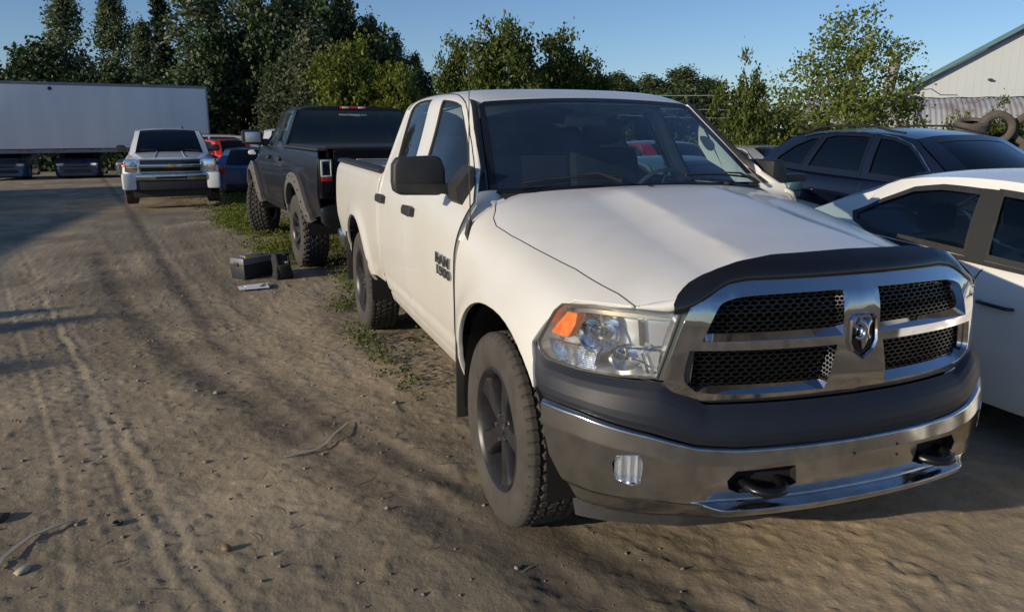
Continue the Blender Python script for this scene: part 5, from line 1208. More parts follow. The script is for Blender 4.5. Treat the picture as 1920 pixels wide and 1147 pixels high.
# raised grille frame with chrome bars and dark inserts
gr = boxpart(rt, 'grille', M['black_gloss'], (F+.005, 0, .885), (.05, 1.22, .27), .01)
for z, h in ((1.022, .035), (.888, .075), (.752, .035)): boxpart(gr, 'grille_bar', M['chrome'], (F+.035, 0, z), (.05, 1.26, h), .012)
for s in (-1, 1): boxpart(gr, 'grille_side', M['chrome'], (F+.030, s*.625, .887), (.06, .04, .30), .012)
mb = MB(); mb.prism([(-.115, .868), (-.125, .908), (-.04, .908), (-.035, .925), (.045, .925), (.04, .908), (.115, .908), (.125, .868), (.04, .868), (.035, .851), (-.045, .851), (-.04, .868)], 'x', F+.055, F+.078, bev=.004)
M['gold'] = mat('gold_badge', (.62, .42, .12), .25, metal=.7); mb.build('emblem', M['gold'], gr, smooth=20)
for s in (-1, 1):
    h = boxpart(rt, 'headlight', M['reflector'], (F-.035, s*.795, .895), (.12, .265, .28), .03, Matrix.Rotation(R(-s*10), 3, 'Z'))
    boxpart(h, 'turn_signal', M['amber'], (F-.02, s*.895, .93), (.115, .085, .13), .02, Matrix.Rotation(R(-s*16), 3, 'Z')); boxpart(h, 'lamp_divider', M['truck_white'], (F+.03, s*.79, .865), (.02, .22, .018), .004)
    boxpart(rt, 'bumper_end', M['truck_white'], (F-.02, s*.865, .560), (.24, .275, .36), .05, Matrix.Rotation(R(-s*9), 3, 'Z'))
    mb = MB(); mb.prism([(.88, 1.15), (.95, 1.14), (1.13, 1.15), (1.16, 1.18), (1.16, 1.27), (1.12, 1.31), (.98, 1.30), (.94, 1.24), (.93, 1.19), (.88, 1.19)], 'x', .78, .90, bev=.03)
    if s < 0: mb.xf(Matrix.Diagonal((1, -1, 1, 1)))
    mb.build('side_mirror', M['black_plastic'], rt, smooth=50)
bp = boxpart(rt, 'front_bumper', M['chrome_dirty'], (F+.03, 0, .655), (.14, 1.46, .15), .04); boxpart(bp, 'bumper_slot', M['dark'], (F+.098, 0, .638), (.02, .64, .05), .008)
boxpart(rt, 'lower_grille', M['black_plastic'], (F-.01, 0, .47), (.16, 1.46, .20), .03); boxpart(rt, 'air_dam', M['black_plastic'], (F-.14, 0, .30), (.06, 1.6, .20), .01)
for u in (-.27, .27): bar(rt, 'hood_crease', M['truck_white'], [(2.7, u*1.2, 1.052), (2.2, u*1.1, 1.098), (1.25, u, 1.158)], .016, .5)
for y0, y1 in ((-.62, -.05), (.12, .66)): bar(rt, 'wiper', M['black_plastic'], [(1.17, y1, 1.165), (1.13, (y0+y1)/2, 1.19), (1.06, y0, 1.20)], .009)
bar(rt, 'antenna', M['black_plastic'], [(.1, .35, 1.66), (.04, .35, 1.73)], .02)

# ------------------------------------------------------------------ white box trailer
def build_trailer():
    x0, y0 = -39.85, -11.7; x1, y1 = -42.05, -2.71; dx, dy = x1-x0, y1-y0; d = math.hypot(dx, dy); ang = math.atan2(dy, dx); Lb = 16.2
    root = thing('box_trailer', 'long white box semi-trailer parked across the far left of the yard', 'trailer', (x1, y1, -.42), ang)
    M['trailer_white'] = mat('trailer_white', (.80, .81, .82), .5, var=.6, vscale=1.5, col2=(.66, .67, .68), aniso=(1, 1, .12)); M['rail_grey'] = mat('rail_grey', (.26, .27, .31), .45, metal=.4, var=.5, vscale=3)
    b = boxpart(root, 'box_body', M['trailer_white'], (-Lb/2, 1.28, 2.62), (Lb, 2.56, 2.96), .02)
    boxpart(root, 'roof', M['rail_grey'], (-Lb/2, 1.28, 4.15), (Lb+.02, 2.58, .14), .03)
    boxpart(root, 'side_rail', M['rail_grey'], (-Lb/2, .01, 1.02), (Lb, .06, .17), .008); boxpart(root, 'side_rail', M['rail_grey'], (-Lb/2, 2.55, 1.02), (Lb, .06, .17), .008)
    for i in range(11):
        for k in (0, 1): boxpart(root, 'reflector_strip', M['red_lens'] if True else None, (-.8-i*1.5-k*.30, -.024, 1.065), (.18, .012, .045), .002)
    for i in range(1, 14): boxpart(root, 'side_seam', M['trailer_white'], (-i*1.2, -.003, 2.62), (.018, .012, 2.94), .003)
    boxpart(root, 'corner_post', M['rail_grey'], (-.02, -.006, 2.62), (.06, .04, 3.05), .008); 
    mb = MB(); mb.lathe([(0, -.02), (.085, -.018), (.09, .0)], 14, 'y', c=(-7.1, -.004, 3.93)); mb.build('side_vent', M['black_plastic'], root)
    for i in range(12): boxpart(root, 'cross_member', M['rail_grey'], (-.8-i*1.3, 1.28, .98), (.08, 2.4, .10), .005)
    for s in (.25, 2.3): boxpart(root, 'landing_leg', M['rail_grey'], (-14.6, s, .50), (.14, .14, 1.0), .01)
    for cx in (-15.3,):
        pass
    return root
build_trailer()
# cars between the trailer and the black pickup
hb = simple_car('hatchback_car', 'dark blue hatchback seen from behind beside the black pickup, red tail lights', (-23.6, -1.28, -.36), R(174), 'blue_paint', L=4.1, w=.87, roof=1.47, hatch=True)
sc_ = simple_car('sports_car', 'dark car with silver multi-spoke wheel between the white pickup and the blue hatchback', (-25.6, -3.05, -.42), R(140), 'navy_paint', L=4.4, roof=1.38)
js, jw = sedan_spec(4.3, .92, 1.72, True); js.update(belt=[(2.15, 1.05), (1.0, 1.10), (-2.15, 1.12)], deck=[(2.15, 1.0), (2.0, 1.08), (.9, 1.15), (.7, 1.15), (-1.9, 1.16), (-2.15, 1.1)], ws=(.85, .55), bl=(-1.95, -2.08), rail=.74, wheels=(1.4, -1.35, .38), sill=.45, rack=True)
jeep = car('offroad_car', 'red boxy four-wheel-drive with roof bars behind the white pickup, left of the black one', 'car', js, (-34.6, -1.9, -.52), R(20), 'scarlet_paint', wins=jw, step=.11)[0]
face_front(jeep, 2.15, .92, 'scarlet_paint', z0=.8)
jv = sedan_spec(5.0, .97, 1.95, True); jv[0].update(belt=[(2.5, 1.0), (1.6, 1.15), (-2.5, 1.2)], deck=[(2.5, .95), (2.2, 1.15), (1.7, 1.22), (1.5, 1.22), (-2.3, 1.22), (-2.5, 1.1)], ws=(1.7, 1.05), bl=(-2.3, -2.42), rail=.80, roof=1.98, wheels=(1.6, -1.5, .36), rack=True)
car('van_car', 'white van with roof rack just visible above the red four-wheel-drive', 'van', jv[0], (-37.6, -2.0, -.60), R(95), 'truck_white', wins=jv[1], step=.14)
simple_car('suv_car', 'white car showing through the left windows of the black pickup', (-20.6, -.30, -.05), R(178), 'truck_white', L=4.5, roof=1.72)
# ------------------------------------------------------------------ trees and bushes
def leafmat(name, cols, trans=.35):
    m = bpy.data.materials.new(name); m.use_nodes = True; nt = m.node_tree; nt.nodes.clear(); o = _n(nt, 'ShaderNodeOutputMaterial')
    g = _n(nt, 'ShaderNodeNewGeometry'); rmp = _n(nt, 'ShaderNodeValToRGB'); nt.links.new(g.outputs['Random Per Island'], rmp.inputs[0])
    e = rmp.color_ramp.elements; e[0].position = 0; e[0].color = (*cols[0], 1); e[1].position = 1; e[1].color = (*cols[-1], 1)
    for i, c in enumerate(cols[1:-1]): q = e.new((i+1)/(len(cols)-1)); q.color = (*c, 1)
    d = _n(nt, 'ShaderNodeBsdfPrincipled'); d.inputs['Roughness'].default_value = .55; d.inputs['Specular IOR Level'].default_value = .3; t = _n(nt, 'ShaderNodeBsdfTranslucent'); mx = _n(nt, 'ShaderNodeMixShader'); mx.inputs[0].default_value = trans
    nt.links.new(rmp.outputs[0], d.inputs['Base Color']); nt.links.new(rmp.outputs[0], t.inputs[0]); nt.links.new(d.outputs[0], mx.inputs[1]); nt.links.new(t.outputs[0], mx.inputs[2]); nt.links.new(mx.outputs[0], o.inputs[0]); return m
LM = dict(poplar=leafmat('leaf_poplar', [(0.049, 0.077, 0.034), (0.081, 0.119, 0.05), (0.133, 0.171, 0.084), (0.21, 0.238, 0.14)]),
          dark=leafmat('leaf_dark', [(0.025, 0.045, 0.017), (0.042, 0.07, 0.025), (0.07, 0.105, 0.039)], .2),
          spruce=leafmat('leaf_spruce', [(.012, .022, .012), (.020, .034, .018), (.032, .048, .026)], .1),
          yellow=leafmat('leaf_yellow', [(.070, .105, .014), (.12, .16, .020), (.165, .195, .032), (.22, .22, .045)], .45),
          maple=leafmat('leaf_maple', [(.045, .072, .014), (.078, .115, .020), (.12, .155, .034), (.17, .19, .05)], .42),
          grey=leafmat('leaf_willow', [(.055, .072, .034), (.085, .105, .052), (.12, .14, .075)], .3),
          elm=leafmat('leaf_elm', [(.085, .125, .02), (.14, .185, .03), (.19, .23, .05), (.26, .28, .09)], .48),
          weed=leafmat('leaf_weed', [(.045, .075, .018), (.08, .12, .026), (.12, .155, .04), (.20, .19, .07)], .4))
BARK = mat('bark', (.10, .085, .07), .9, var=.7, vscale=12, col2=(.05, .042, .035), bump=.5, bscale=20)
def leaves(C_, size, rs, flat=.0, up=0., shape='diamond'):
    """one folded leaf blade per point of C_, random attitude"""
    n = len(C_); a = rs.normal(size=(n, 3)); a[:, 2] = a[:, 2]*(1-flat)+up; a /= np.linalg.norm(a, axis=1, keepdims=True)
    b = rs.normal(size=(n, 3)); b -= a*(a*b).sum(1, keepdims=True); b /= np.linalg.norm(b, axis=1, keepdims=True); c = np.cross(a, b)
    s = size*(.6+.8*rs.random(n))[:, None]
    V = np.stack([C_, C_+a*s*.5+b*s*.34+c*s*.08, C_+a*s, C_+a*s*.5-b*s*.34+c*s*.08], 1).reshape(-1, 3)
    F = np.arange(4*n).reshape(n, 4); return V, F
def quick_mesh(name, V, F, m, smooth=False):
    me = bpy.data.meshes.new(name); k = F.shape[1]; me.vertices.add(len(V)); me.vertices.foreach_set('co', V.ravel()); me.loops.add(F.size); me.loops.foreach_set('vertex_index', F.ravel().astype(np.int32))
    me.polygons.add(len(F)); me.polygons.foreach_set('loop_start', np.arange(0, F.size, k, dtype=np.int32)); me.polygons.foreach_set('loop_total', np.full(len(F), k, dtype=np.int32)); me.materials.append(m); me.update(calc_edges=True)
    if smooth: me.polygons.foreach_set('use_smooth', [True]*len(F))
    return me
def crown_points(kind, h, w, n, rs, base=.12):
    """clusters of leaf positions in a crown of height h and width w; returns points and limb tips"""
    K = {'poplar': 120, 'spruce': 190, 'round': 130, 'loose': 90, 'maple': 150}[kind]; tips = []; t = rs.random(K)
    for i in range(K):
        a = rs.random()*6.283
        if kind == 'poplar':
            z = base*h+(1-base)*h*t[i]**.9; q = t[i]; r = w/2*(math.sin(min(1, (1-q)*1.35+.02)*math.pi*.5)**.8)*(.35+.65*rs.random()**.5)*(.75+.45*math.sin(a*2+z*1.1)*math.sin(z*.9+h))
        elif kind == 'spruce':
            z = .06*h+.94*h*t[i]**1.1; r = w/2*(1-t[i])**.85*(.35+.65*rs.random()**.5)+.05
        elif kind == 'round':
            ph = math.acos(1-1.75*rs.random()); rr = rs.random()**.4; z = h*(base+.02)+(h*(1-base)/2)*(1+math.cos(ph)*rr)*.98; r = w/2*math.sin(ph)*rr*(.85+.3*math.sin(a*3+h))
        elif kind == 'maple':
            ph = math.acos(1-1.7*rs.random()); rr = rs.random()**.3; z = h*base+(h*(1-base)/2)*(1+math.cos(ph)*rr*(1+.18*math.sin(a*4+h*3))); r = w/2*math.sin(ph)*rr*(.9+.35*math.sin(a*3.3+h*2))
        else:
            z = h*(.1+.88*rs.random()); r = w/2*rs.random()**.6*(.5+.6*math.sin(z/h*3)); 
        tips.append((r*math.cos(a), r*math.sin(a), z))
    tips = np.array(tips); m = n//K; sg = {'poplar': (.06*w+.10, .10*w), 'spruce': (.07*w, .028*w), 'round': (.055*w, .042*w), 'loose': (.05*w, .06*w), 'maple': (.052*w, .042*w)}[kind]
    idx = np.repeat(np.arange(K), m); q = rs.normal(size=(len(idx), 3))*[sg[0], sg[0], sg[1]]
    Pp = tips[idx]+q; 
    if kind == 'spruce': rr = np.hypot(q[:, 0], q[:, 1]); Pp[:, 2] -= rr*.35
    Pp = Pp[Pp[:, 2] > .1]
    return Pp, tips
def tree_meshes(kind, lm, h, w, n, leaf, seed, base=.12, trunk=.02, up=0., limbs=26):
    rs = np.random.default_rng(seed); Pp, tips = crown_points(kind, h, w, n, rs, base); V, F = leaves(Pp, leaf, rs, up=up)
    crown = quick_mesh('crown', V, F, LM[lm]); tm = MB(); r0 = h*trunk; lean = rs.normal(size=2)*.02*h
    tp = [(lean[0]*t*t, lean[1]*t*t, h*.95*t) for t in np.linspace(0, 1, 8)]; tm.tube(tp, [r0*(1-.85*t) for t in np.linspace(0, 1, 8)], 7)
    for i in rs.choice(len(tips), min(limbs, len(tips)), replace=False):
        q = tips[i]; z0 = max(.08*h, q[2]-.5*math.hypot(q[0], q[1])-.05*h); t = z0/(h*.95); p0 = np.array([lean[0]*t*t, lean[1]*t*t, z0]); rr = r0*(1-.85*min(1, t))*.5
        tm.tube([tuple(p0), tuple((p0+q)/2+[0, 0, -.03*h*rs.random()]), tuple(q)], [rr, rr*.6, rr*.2], 5, cap=False)
    SIZE[id(crown)] = (float(np.percentile(Pp[:, 2], 99.6)), 2*float(np.percentile(np.hypot(Pp[:, 0], Pp[:, 1]), 97)))
    return crown, tm.mesh('trunk', BARK, 60)
SIZE = {}
def put_tree(name, label, ms, loc, rz=0, sc=1, group=None, sz=None):
    t = thing(name, label, 'tree', loc, rz, group); t.scale = (sc, sc, sz or sc)
    link('crown', ms[0], t); link('trunk', ms[1], t); return t
def gz(x, y):
    """the yard sinks gently beyond fifteen metres or so"""
    d = np.hypot(np.asarray(x, float)-3, np.asarray(y, float)+2); return -.025*np.log1p(np.exp((np.minimum(d, 75)-15)/1.5))*1.5
POP = [tree_meshes('poplar', 'poplar', 16, 5.0, 9500, .30, s, up=.2) for s in (11, 12, 13)]
DRK = [tree_meshes('round', 'dark', 8, 6.5, 9500, .30, s) for s in (21, 22)]
SPR = [tree_meshes('spruce', 'spruce', 12, 3.6, 9000, .24, s, limbs=40) for s in (31, 32)]
WIL = [tree_meshes('poplar', 'grey', 9, 5.0, 9500, .26, 41, base=.02)]
YEL = [tree_meshes('round', 'yellow', 5.2, 4.2, 15000, .15, 51, base=.02), tree_meshes('maple', 'yellow', 4.8, 3.8, 15000, .15, 52, base=.02)]
MAP = [tree_meshes('maple', 'maple', 6, 4.4, 13000, .17, 61, base=.05, limbs=50), tree_meshes('maple', 'maple', 6, 4.2, 13000, .17, 62, base=.05, limbs=50)]
BIG = tree_meshes('maple', 'elm', 6, 4.4, 12000, .125, 66, base=.02, limbs=60, trunk=.012)
BSH = [tree_meshes('maple', 'maple', 3.2, 2.2, 9000, .105, 71, base=.02, limbs=40), tree_meshes('loose', 'yellow', 2.2, 2.4, 6000, .09, 72, base=.02)]
def T(nm, lab, ms, x, y, h, w, rz, mh, mw, g=None):
    z0 = float(gz(x, y)); h = h-z0; t = put_tree(nm, lab, ms, (x, y, z0), rz, 1, g); mh, mw = SIZE[id(ms[0])]; t.scale = (w/mw, w/mw, h/mh); return t
gp = 'tall poplars behind the box trailer'
for i, (x, y, h, w, k, rz, lab) in enumerate([
    (-68.6, -13.0, 12.2, 4.6, 0, .3, 'slim poplar rising above the left part of the trailer'), (-67.4, -9.6, 11.8, 3.9, 1, 1.2, 'narrow poplar above the middle of the trailer, left of the small one'),
    (-64.3, -7.2, 9.4, 3.2, 2, 2., 'short pale poplar left of the pointed spruce'), (-57.4, -3.1, 14.0, 5.8, 0, 2.6, 'broad tall poplar above the right end of the trailer, cut by the top edge'),
    (-61.6, .4, 14.0, 4.2, 1, 3.9, 'tall poplar just right of the trailer end, second from the right of the broad one'), (-58.6, 2.7, 12.0, 3.8, 2, 5., 'thin poplar in the middle of the tall group behind the black pickup'),
    (-62.0, 5.2, 14.0, 5.2, 0, .9, 'tallest poplar of the group behind the black pickup'), (-59.2, 6.9, 11.8, 4.2, 1, 2.2, 'poplar right of the tallest one, above the yellow-green tree'),
    (-64.7, 9.9, 10.6, 3.4, 2, 3.3, 'spiky poplar behind the yellow-green tree'), (-64.0, 11.8, 9.2, 3.0, 0, 4.1, 'small pointed poplar behind the right half of the yellow-green tree'), (-65.5, 13.8, 7.8, 2.8, 1, 5.5, 'lowest poplar at the right end of the row'),
    (-68.8, -19.0, 7.0, 4.0, 2, 1.9, 'poplar at the left edge of the photo')]):
    T('poplar_tree', lab, POP[k], x, y, h, w, rz, 16, 5.0, gp)
gd = 'dark leafy trees along the far edge of the yard'
for i, (x, y, h, w, k, lab) in enumerate([
    (-62.0, -13.6, 7.3, 6.8, 0, 'dark round tree above the left part of the trailer'), (-64, -17.5, 6.0, 5.5, 1, 'dark low tree at the left photo edge behind the trailer'), (-60, -9.4, 6.0, 5.0, 1, 'dark low tree behind the middle of the trailer'),
    (-58, -5.6, 6.2, 5.5, 0, 'dark tree under the pointed spruce'), (-55, -1.0, 8.2, 6.0, 1, 'dark tree right of the end of the trailer'), (-55, 1.8, 9.4, 6.0, 0, 'dark tree behind the cab of the black pickup'),
    (-58, 5.0, 10.3, 6.6, 1, 'dark full tree under the tallest poplar'), (-58, 8.4, 9.0, 6.0, 0, 'dark tree behind the yellow-green tree'), (-57.0, 11.2, 6.5, 5.0, 1, 'dark tree at the right of the yellow-green tree'), (-52.0, -3.8, 5.0, 5.0, 0, 'dark bush at the foot of the broad poplar')]):
    T('dark_tree', lab, DRK[k], x, y, h, w, i*1.3, 8, 6.5, gd)
T('spruce_tree', 'pointed dark spruce left of the broad poplar', SPR[0], -58.3, -5.6, 10.6, 3.0, .5, 12, 3.6)
T('willow_tree', 'grey-green willow behind the cab of the black pickup', WIL[0], -46.5, 3.3, 7.6, 5.0, 0, 9, 5)
T('willow_tree', 'smaller grey-green willow left of the black pickup cab', WIL[0], -49.0, 1.2, 5.2, 3.6, 2, 9, 5)
T('broadleaf_tree', 'bright yellow-green tree left of the white pickup roof', YEL[0], -28.1, 2.75, 4.85, 3.2, 0, 5.2, 4.2)
T('broadleaf_tree', 'lower green tree between the yellow-green one and the white pickup roof', YEL[1], -27.3, 4.35, 3.95, 2.6, 1, 4.8, 3.8)
T('maple_tree', 'leafy tree just left of the middle behind the white pickup roof', MAP[0], -22.6, 5.4, 4.5, 2.2, .6, 6, 4.4)
T('maple_tree', 'highest leafy tree directly behind the white pickup roof', MAP[1], -21.2, 6.6, 4.95, 3.2, 2., 6, 4.2)
T('maple_tree', 'leafy tree behind the right half of the white pickup roof', MAP[0], -21.6, 8.5, 4.7, 2.9, 3.1, 6, 4.4)
T('maple_tree', 'low leafy tree at the right end of the trees behind the pickup roof', MAP[1], -22.5, 10.0, 3.9, 2.2, 4.4, 6, 4.2)
gs = 'far dark trees right of the white pickup roof'
LB = ['first', 'second', 'third', 'fourth', 'fifth', 'sixth', 'seventh', 'eighth', 'ninth']
for i in range(9):
    t = i/8; x = -71.2+3.5*t; y = 34+11.6*t+(i % 2)*.6; h = [6.9, 7.2, 6.3, 7.0, 6.6, 7.6, 7.8, 6.7, 6.2][i]
    T('far_tree', LB[i]+' far tree from the left in the dark row above the windshield corner', POP[i % 3], x, y, h*.98, 5.2, i*1.1, 16, 5.0, gs)
T('maple_tree', 'large open-crowned tree in front of the arched metal building', BIG, -12.6, 12.35, 4.35, 3.8, 1.0, 6, 4.4)
T('maple_bush', 'slender leafy bush right of the windshield, left one', BSH[0], -10.2, 7.55, 3.0, 1.15, .0, 3.2, 2.2)
T('maple_bush', 'leafy bush right of the slender one, above the silver sedan', BSH[0], -11.6, 9.0, 2.45, 1.5, 2.2, 3.2, 2.2)
T('low_bush', 'yellowish low bush above the silver sedan roof', BSH[1], -10.4, 8.25, 1.95, 1.9, .4, 2.2, 2.4)
T('low_bush', 'low bush at the foot of the large open tree', BSH[1], -11.3, 10.6, 1.8, 2.4, 1.4, 2.2, 2.4)
T('low_bush', 'low bush right of the large open tree behind the dark crossover', BSH[1], -10.0, 11.6, 1.7, 2.0, 2.6, 2.2, 2.4)
for i, (x, y, h, w, lab) in enumerate([(-9.3, 11.2, 1.75, 1.1, 'weedy bush above the roof of the dark crossover, left one'), (-9.3, 12.4, 1.95, 1.2, 'weedy bush just left of the tyre pile'), (-9.2, 13.2, 2.2, 1.2, 'weedy bush behind the tyre pile'), (-8.6, 13.6, 2.1, 1.2, 'weedy bush at the right photo edge above the tyres')]):
    T('weedy_bush', lab, BSH[i % 2], x, y, h, w, i*1.7, 3.2 if i % 2 == 0 else 2.2, 2.2 if i % 2 == 0 else 2.4)
# low far growth closing the horizon between the trees
def scrub(name, x0, y0, x1, y1, n, h, dep, leaf, lm, seed):
    rs = np.random.default_rng(seed); t = rs.random(n); P = np.stack([x0+(x1-x0)*t, y0+(y1-y0)*t, np.zeros(n)], -1); d = np.array([y1-y0, x0-x1]); d = d/np.hypot(*d); k = rs.normal(size=n)*dep; P[:, 0] += d[0]*k; P[:, 1] += d[1]*k
    hh = h*(.55+.3*np.sin(t*37+seed)+.25*np.sin(t*91+1.3)+.15*np.sin(t*211)); P[:, 2] = np.clip(hh, .15*h, None)*rs.random(n)**.7+gz(P[:, 0], P[:, 1]); V, F = leaves(P, leaf, rs)
    o = link(name, quick_mesh(name, V, F, LM[lm])); o['kind'] = 'stuff'; return tag(o, 'dark undergrowth closing the far edge of the yard', 'undergrowth')
scrub('undergrowth', -62, -30, -55, 16, 26000, 5.0, 1.6, .38, 'dark', 5)
o = scrub('undergrowth', -60, 14, -78, 75, 30000, 7.4, 2.0, .42, 'dark', 6); o['label'] = 'dark far wood behind the pickups and the parked cars'
o = scrub('undergrowth', -24, 3.6, -20, 14, 16000, 1.7, .8, .14, 'maple', 7); o['label'] = 'green undergrowth below the trees behind the white pickup'
o = scrub('undergrowth', -13.6, 6.8, -8.4, 13.6, 15000, 1.35, .45, .10, 'weed', 8); o['label'] = 'green weeds along the edge behind the dark crossover'
# ------------------------------------------------------------------ buildings at the right, hill, wires
def build_gable():
    """white ribbed gable wall with a teal roof edge"""
    a = np.array([-24.4, 25.9]); b = np.array([-18.4, 31.9]); d = b-a; L = np.hypot(*d); ang = math.atan2(d[1], d[0])
    root = thing('metal_building', 'white ribbed metal building with teal roof edge at the upper right', 'building', (a[0], a[1], -.3), ang)
    M['ribbed'] = mat('white_metal_siding', (.46, .49, .50), .5, var=.3, vscale=.8, col2=(.42, .45, .46)); M['teal'] = mat('teal_trim', (.10, .19, .215), .45, var=.4, vscale=2)
    e0, pk = 3.35, 5.85; Wd = L; mid = Wd/2
    def top(t): return e0+(pk-e0)*(1-abs(t-mid)/mid)
    n = int(Wd/.30)
    for i in range(n):
        t0, t1 = i*Wd/n, (i+1)*Wd/n
        mb = MB(); mb.prism([(t0, 0), (t1-.034, 0), (t1-.034, top(t1-.034)), (t0, top(t0))], 'y', 0, .05); mb.prism([(t1-.035, 0), (t1, 0), (t1, top(t1)), (t1-.035, top(t1-.035))], 'y', -.006, .05)
        mb.build('siding_panel', M['ribbed'], root, smooth=0)
    for s in (0, 1):
        p0, p1 = ((-.35, e0-.14), (mid, pk+.05)) if s == 0 else ((mid, pk+.05), (Wd+.35, e0-.14))
        mb = MB(); mb.prism([(p0[0], p0[1]), (p1[0], p1[1]), (p1[0], p1[1]+.20), (p0[0], p0[1]+.20)], 'y', -.40, -.34); mb.build('roof_trim', M['teal'], root, smooth=0)
        mb = MB(); mb.prism([(p0[0], p0[1]+.05), (p1[0], p1[1]+.05), (p1[0], p1[1]+.17), (p0[0], p0[1]+.17)], 'y', -.34, 14.); mb.build('roof', M['teal'], root, smooth=0)
        mb = MB(); mb.prism([(p0[0]+.02, p0[1]-.02), (p1[0], p1[1]-.04), (p1[0], p1[1]+.04), (p0[0]+.02, p0[1]+.04)], 'y', -.34, .0); mb.build('roof_soffit', M['navy_paint'], root, smooth=0)
    boxpart(root, 'side_wall', M['ribbed'], (.03, 7., e0/2-.05), (.05, 13.9, e0-.1), 0); boxpart(root, 'side_wall', M['ribbed'], (Wd-.03, 7., e0/2-.05), (.05, 13.9, e0-.1), 0)
    boxpart(root, 'wall_lamp', M['steel_dark'], (3.3, -.14, 3.95), (.16, .22, .07), .02)
    return root
build_gable()
def build_quonset():
    a = np.array([-19.6, 16.9]); b = np.array([-12.2, 25.4]); d = b-a; L = np.hypot(*d); ang = math.atan2(d[1], d[0]); Rq = 3.0
    root = thing('arched_metal_building', 'long rusty corrugated steel arch building in front of the white gable', 'building', (a[0], a[1], -.36), ang)
    M['galv'] = mat('galvanised_sheet', (.46, .46, .46), .50, metal=.25, var=.8, vscale=1.3, col2=(.25, .20, .15), vthr=(.5, .72), detail=8, bump=.1, bscale=12)
    M['rust'] = mat('rusty_sheet', (.26, .16, .09), .75, var=.8, vscale=2., col2=(.36, .31, .26))
    k = int(L/.16)
    for r, (t0, t1) in enumerate([(0, .25), (.25, .5), (.5, .75), (.75, 1.)]):
        xs = np.arange(int(k*t0)*8, int(k*t1)*8+1)/8*L/k; th = np.linspace(-.02, math.pi+.02, 40); X, TH = np.meshgrid(xs, th, indexing='ij'); rr = Rq+.012*np.sin(X*2*math.pi/(L/k))+.012*r
        mb = MB(); mb.grid(np.stack([X, -rr*np.cos(TH)+Rq*.0+1.2, rr*np.sin(TH)*1.0], -1)); mb.build('arch_sheet', M['galv'], root, smooth=80)
    X = np.linspace(0, L, 120); rows = []
    for u in (-.5, -.25, 0, .25, .5): rows.append(np.stack([X, 1.2+Rq*np.sin(u*.22)*1.0+0*X, Rq*np.cos(u*.22)+.045+.012*np.sin(X*7)+0*X], -1))
    mb = MB(); mb.grid(np.array(rows)); mb.build('ridge_cap', M['rust'], root, smooth=60)
    bar(root, 'hanging_cable', M['rubber'], [(3.3, 1.2, 3.10), (3.25, .3, 2.98), (3.35, -.5, 2.62), (3.28, -1.2, 2.1), (3.4, -1.6, 1.3)], .022)
    bar(root, 'hanging_cable', M['rubber'], [(3.45, 1.2, 3.12), (3.6, .2, 2.98), (3.45, -.6, 2.50), (3.62, -1.25, 1.9), (3.55, -1.65, 1.2)], .018)
    bar(root, 'loose_wire', M['rubber'], [(3.3, 1.0, 3.10), (3.6, 1.0, 3.30), (3.9, 1.0, 3.32), (4.2, 1.0, 3.12), (4.7, 1.0, 3.11)], .014)
    return root
build_quonset()
t = thing('leaning_pole', 'thick leaning grey pole beside the large open tree', 'pole', (-17.9, 18.6, -.3))
bar(t, 'pole_shaft', mat('weathered_pole', (.30, .29, .28), .6, var=.8, vscale=4, col2=(.12, .10, .09)), [(-.2, 0, 0), (.0, .22, 3.2), (.05, .36, 4.4)], .14); bar(t, 'pole_pipe', M['galv'], [(-.36, -.1, 0), (-.18, .10, 3.2), (-.13, .24, 4.3)], .05)
# heap of worn tyres at the right
M['heap_tyre'] = mat('worn_tyre', (.075, .066, .058), .85, var=.9, vscale=6, col2=(.12, .10, .08), bump=.2, bscale=60)
tp = {}
for q, (Rt, Wt) in enumerate([(.36, .24), (.33, .22)]): tp[q] = tyre_mesh(Rt, Wt, Rt-.14, lugs='road', n=140).mesh('tyre', M['heap_tyre'], 32)
gt = 'worn tyres piled up at the right edge'
HT = [(-8.34, 12.02, 1.68, 75, 30, 0, 'worn tyre standing upright and facing the camera at the right end of the heap'), (-8.62, 11.72, 1.72, 14, 30, 1, 'worn tyre lying tilted with a pale rim edge on the left of the heap'), (-8.05, 12.55, 1.66, 60, 10, 0, 'worn tyre at the right photo edge, half cut off'),
      (-8.6, 11.8, 1.40, 4, 10, 0, 'tyre lying flat under the tilted tyre'), (-8.3, 12.2, 1.22, 6, 40, 0, 'tyre lying flat under the upright tyre'), (-7.9, 12.6, 1.30, -8, 0, 1, 'tyre lying flat under the tyre at the photo edge')]
for (x, y, z, tx, tz, q, lab) in HT:
    o = link('worn_tyre', tp[q]); tag(o, lab, 'tyre', gt); o.location = (x, y, z); o.rotation_euler = (R(90 if tx < 50 else 0)+R(tx if tx < 50 else 8), R(6), R(tz+(25 if tx >= 50 else 0))); o.scale = (.9, .9, .9)
mb = MB()
lt = tyre_mesh(.33, .22, .20, lugs='slick', n=40); lv = np.concatenate(lt.v); lf = lt.f
for z in (.12, .36, .60, .84):
    for j, (x, y) in enumerate([(-8.85, 11.75), (-8.35, 12.2), (-7.85, 12.75), (-8.8, 12.5)]):
        Rm = np.array(Matrix.Rotation(R(90+4*math.sin(j+z*5)), 3, 'X')); mb.add(lv@Rm.T+[x+.06*math.sin(z*9+j), y+.05*math.cos(z*7+j), z+.03*j], lf)
o = mb.build('tyre_heap', M['heap_tyre'], smooth=32); o['kind'] = 'stuff'; tag(o, 'lower part of the tyre heap, hidden behind the crossover', 'tyres')
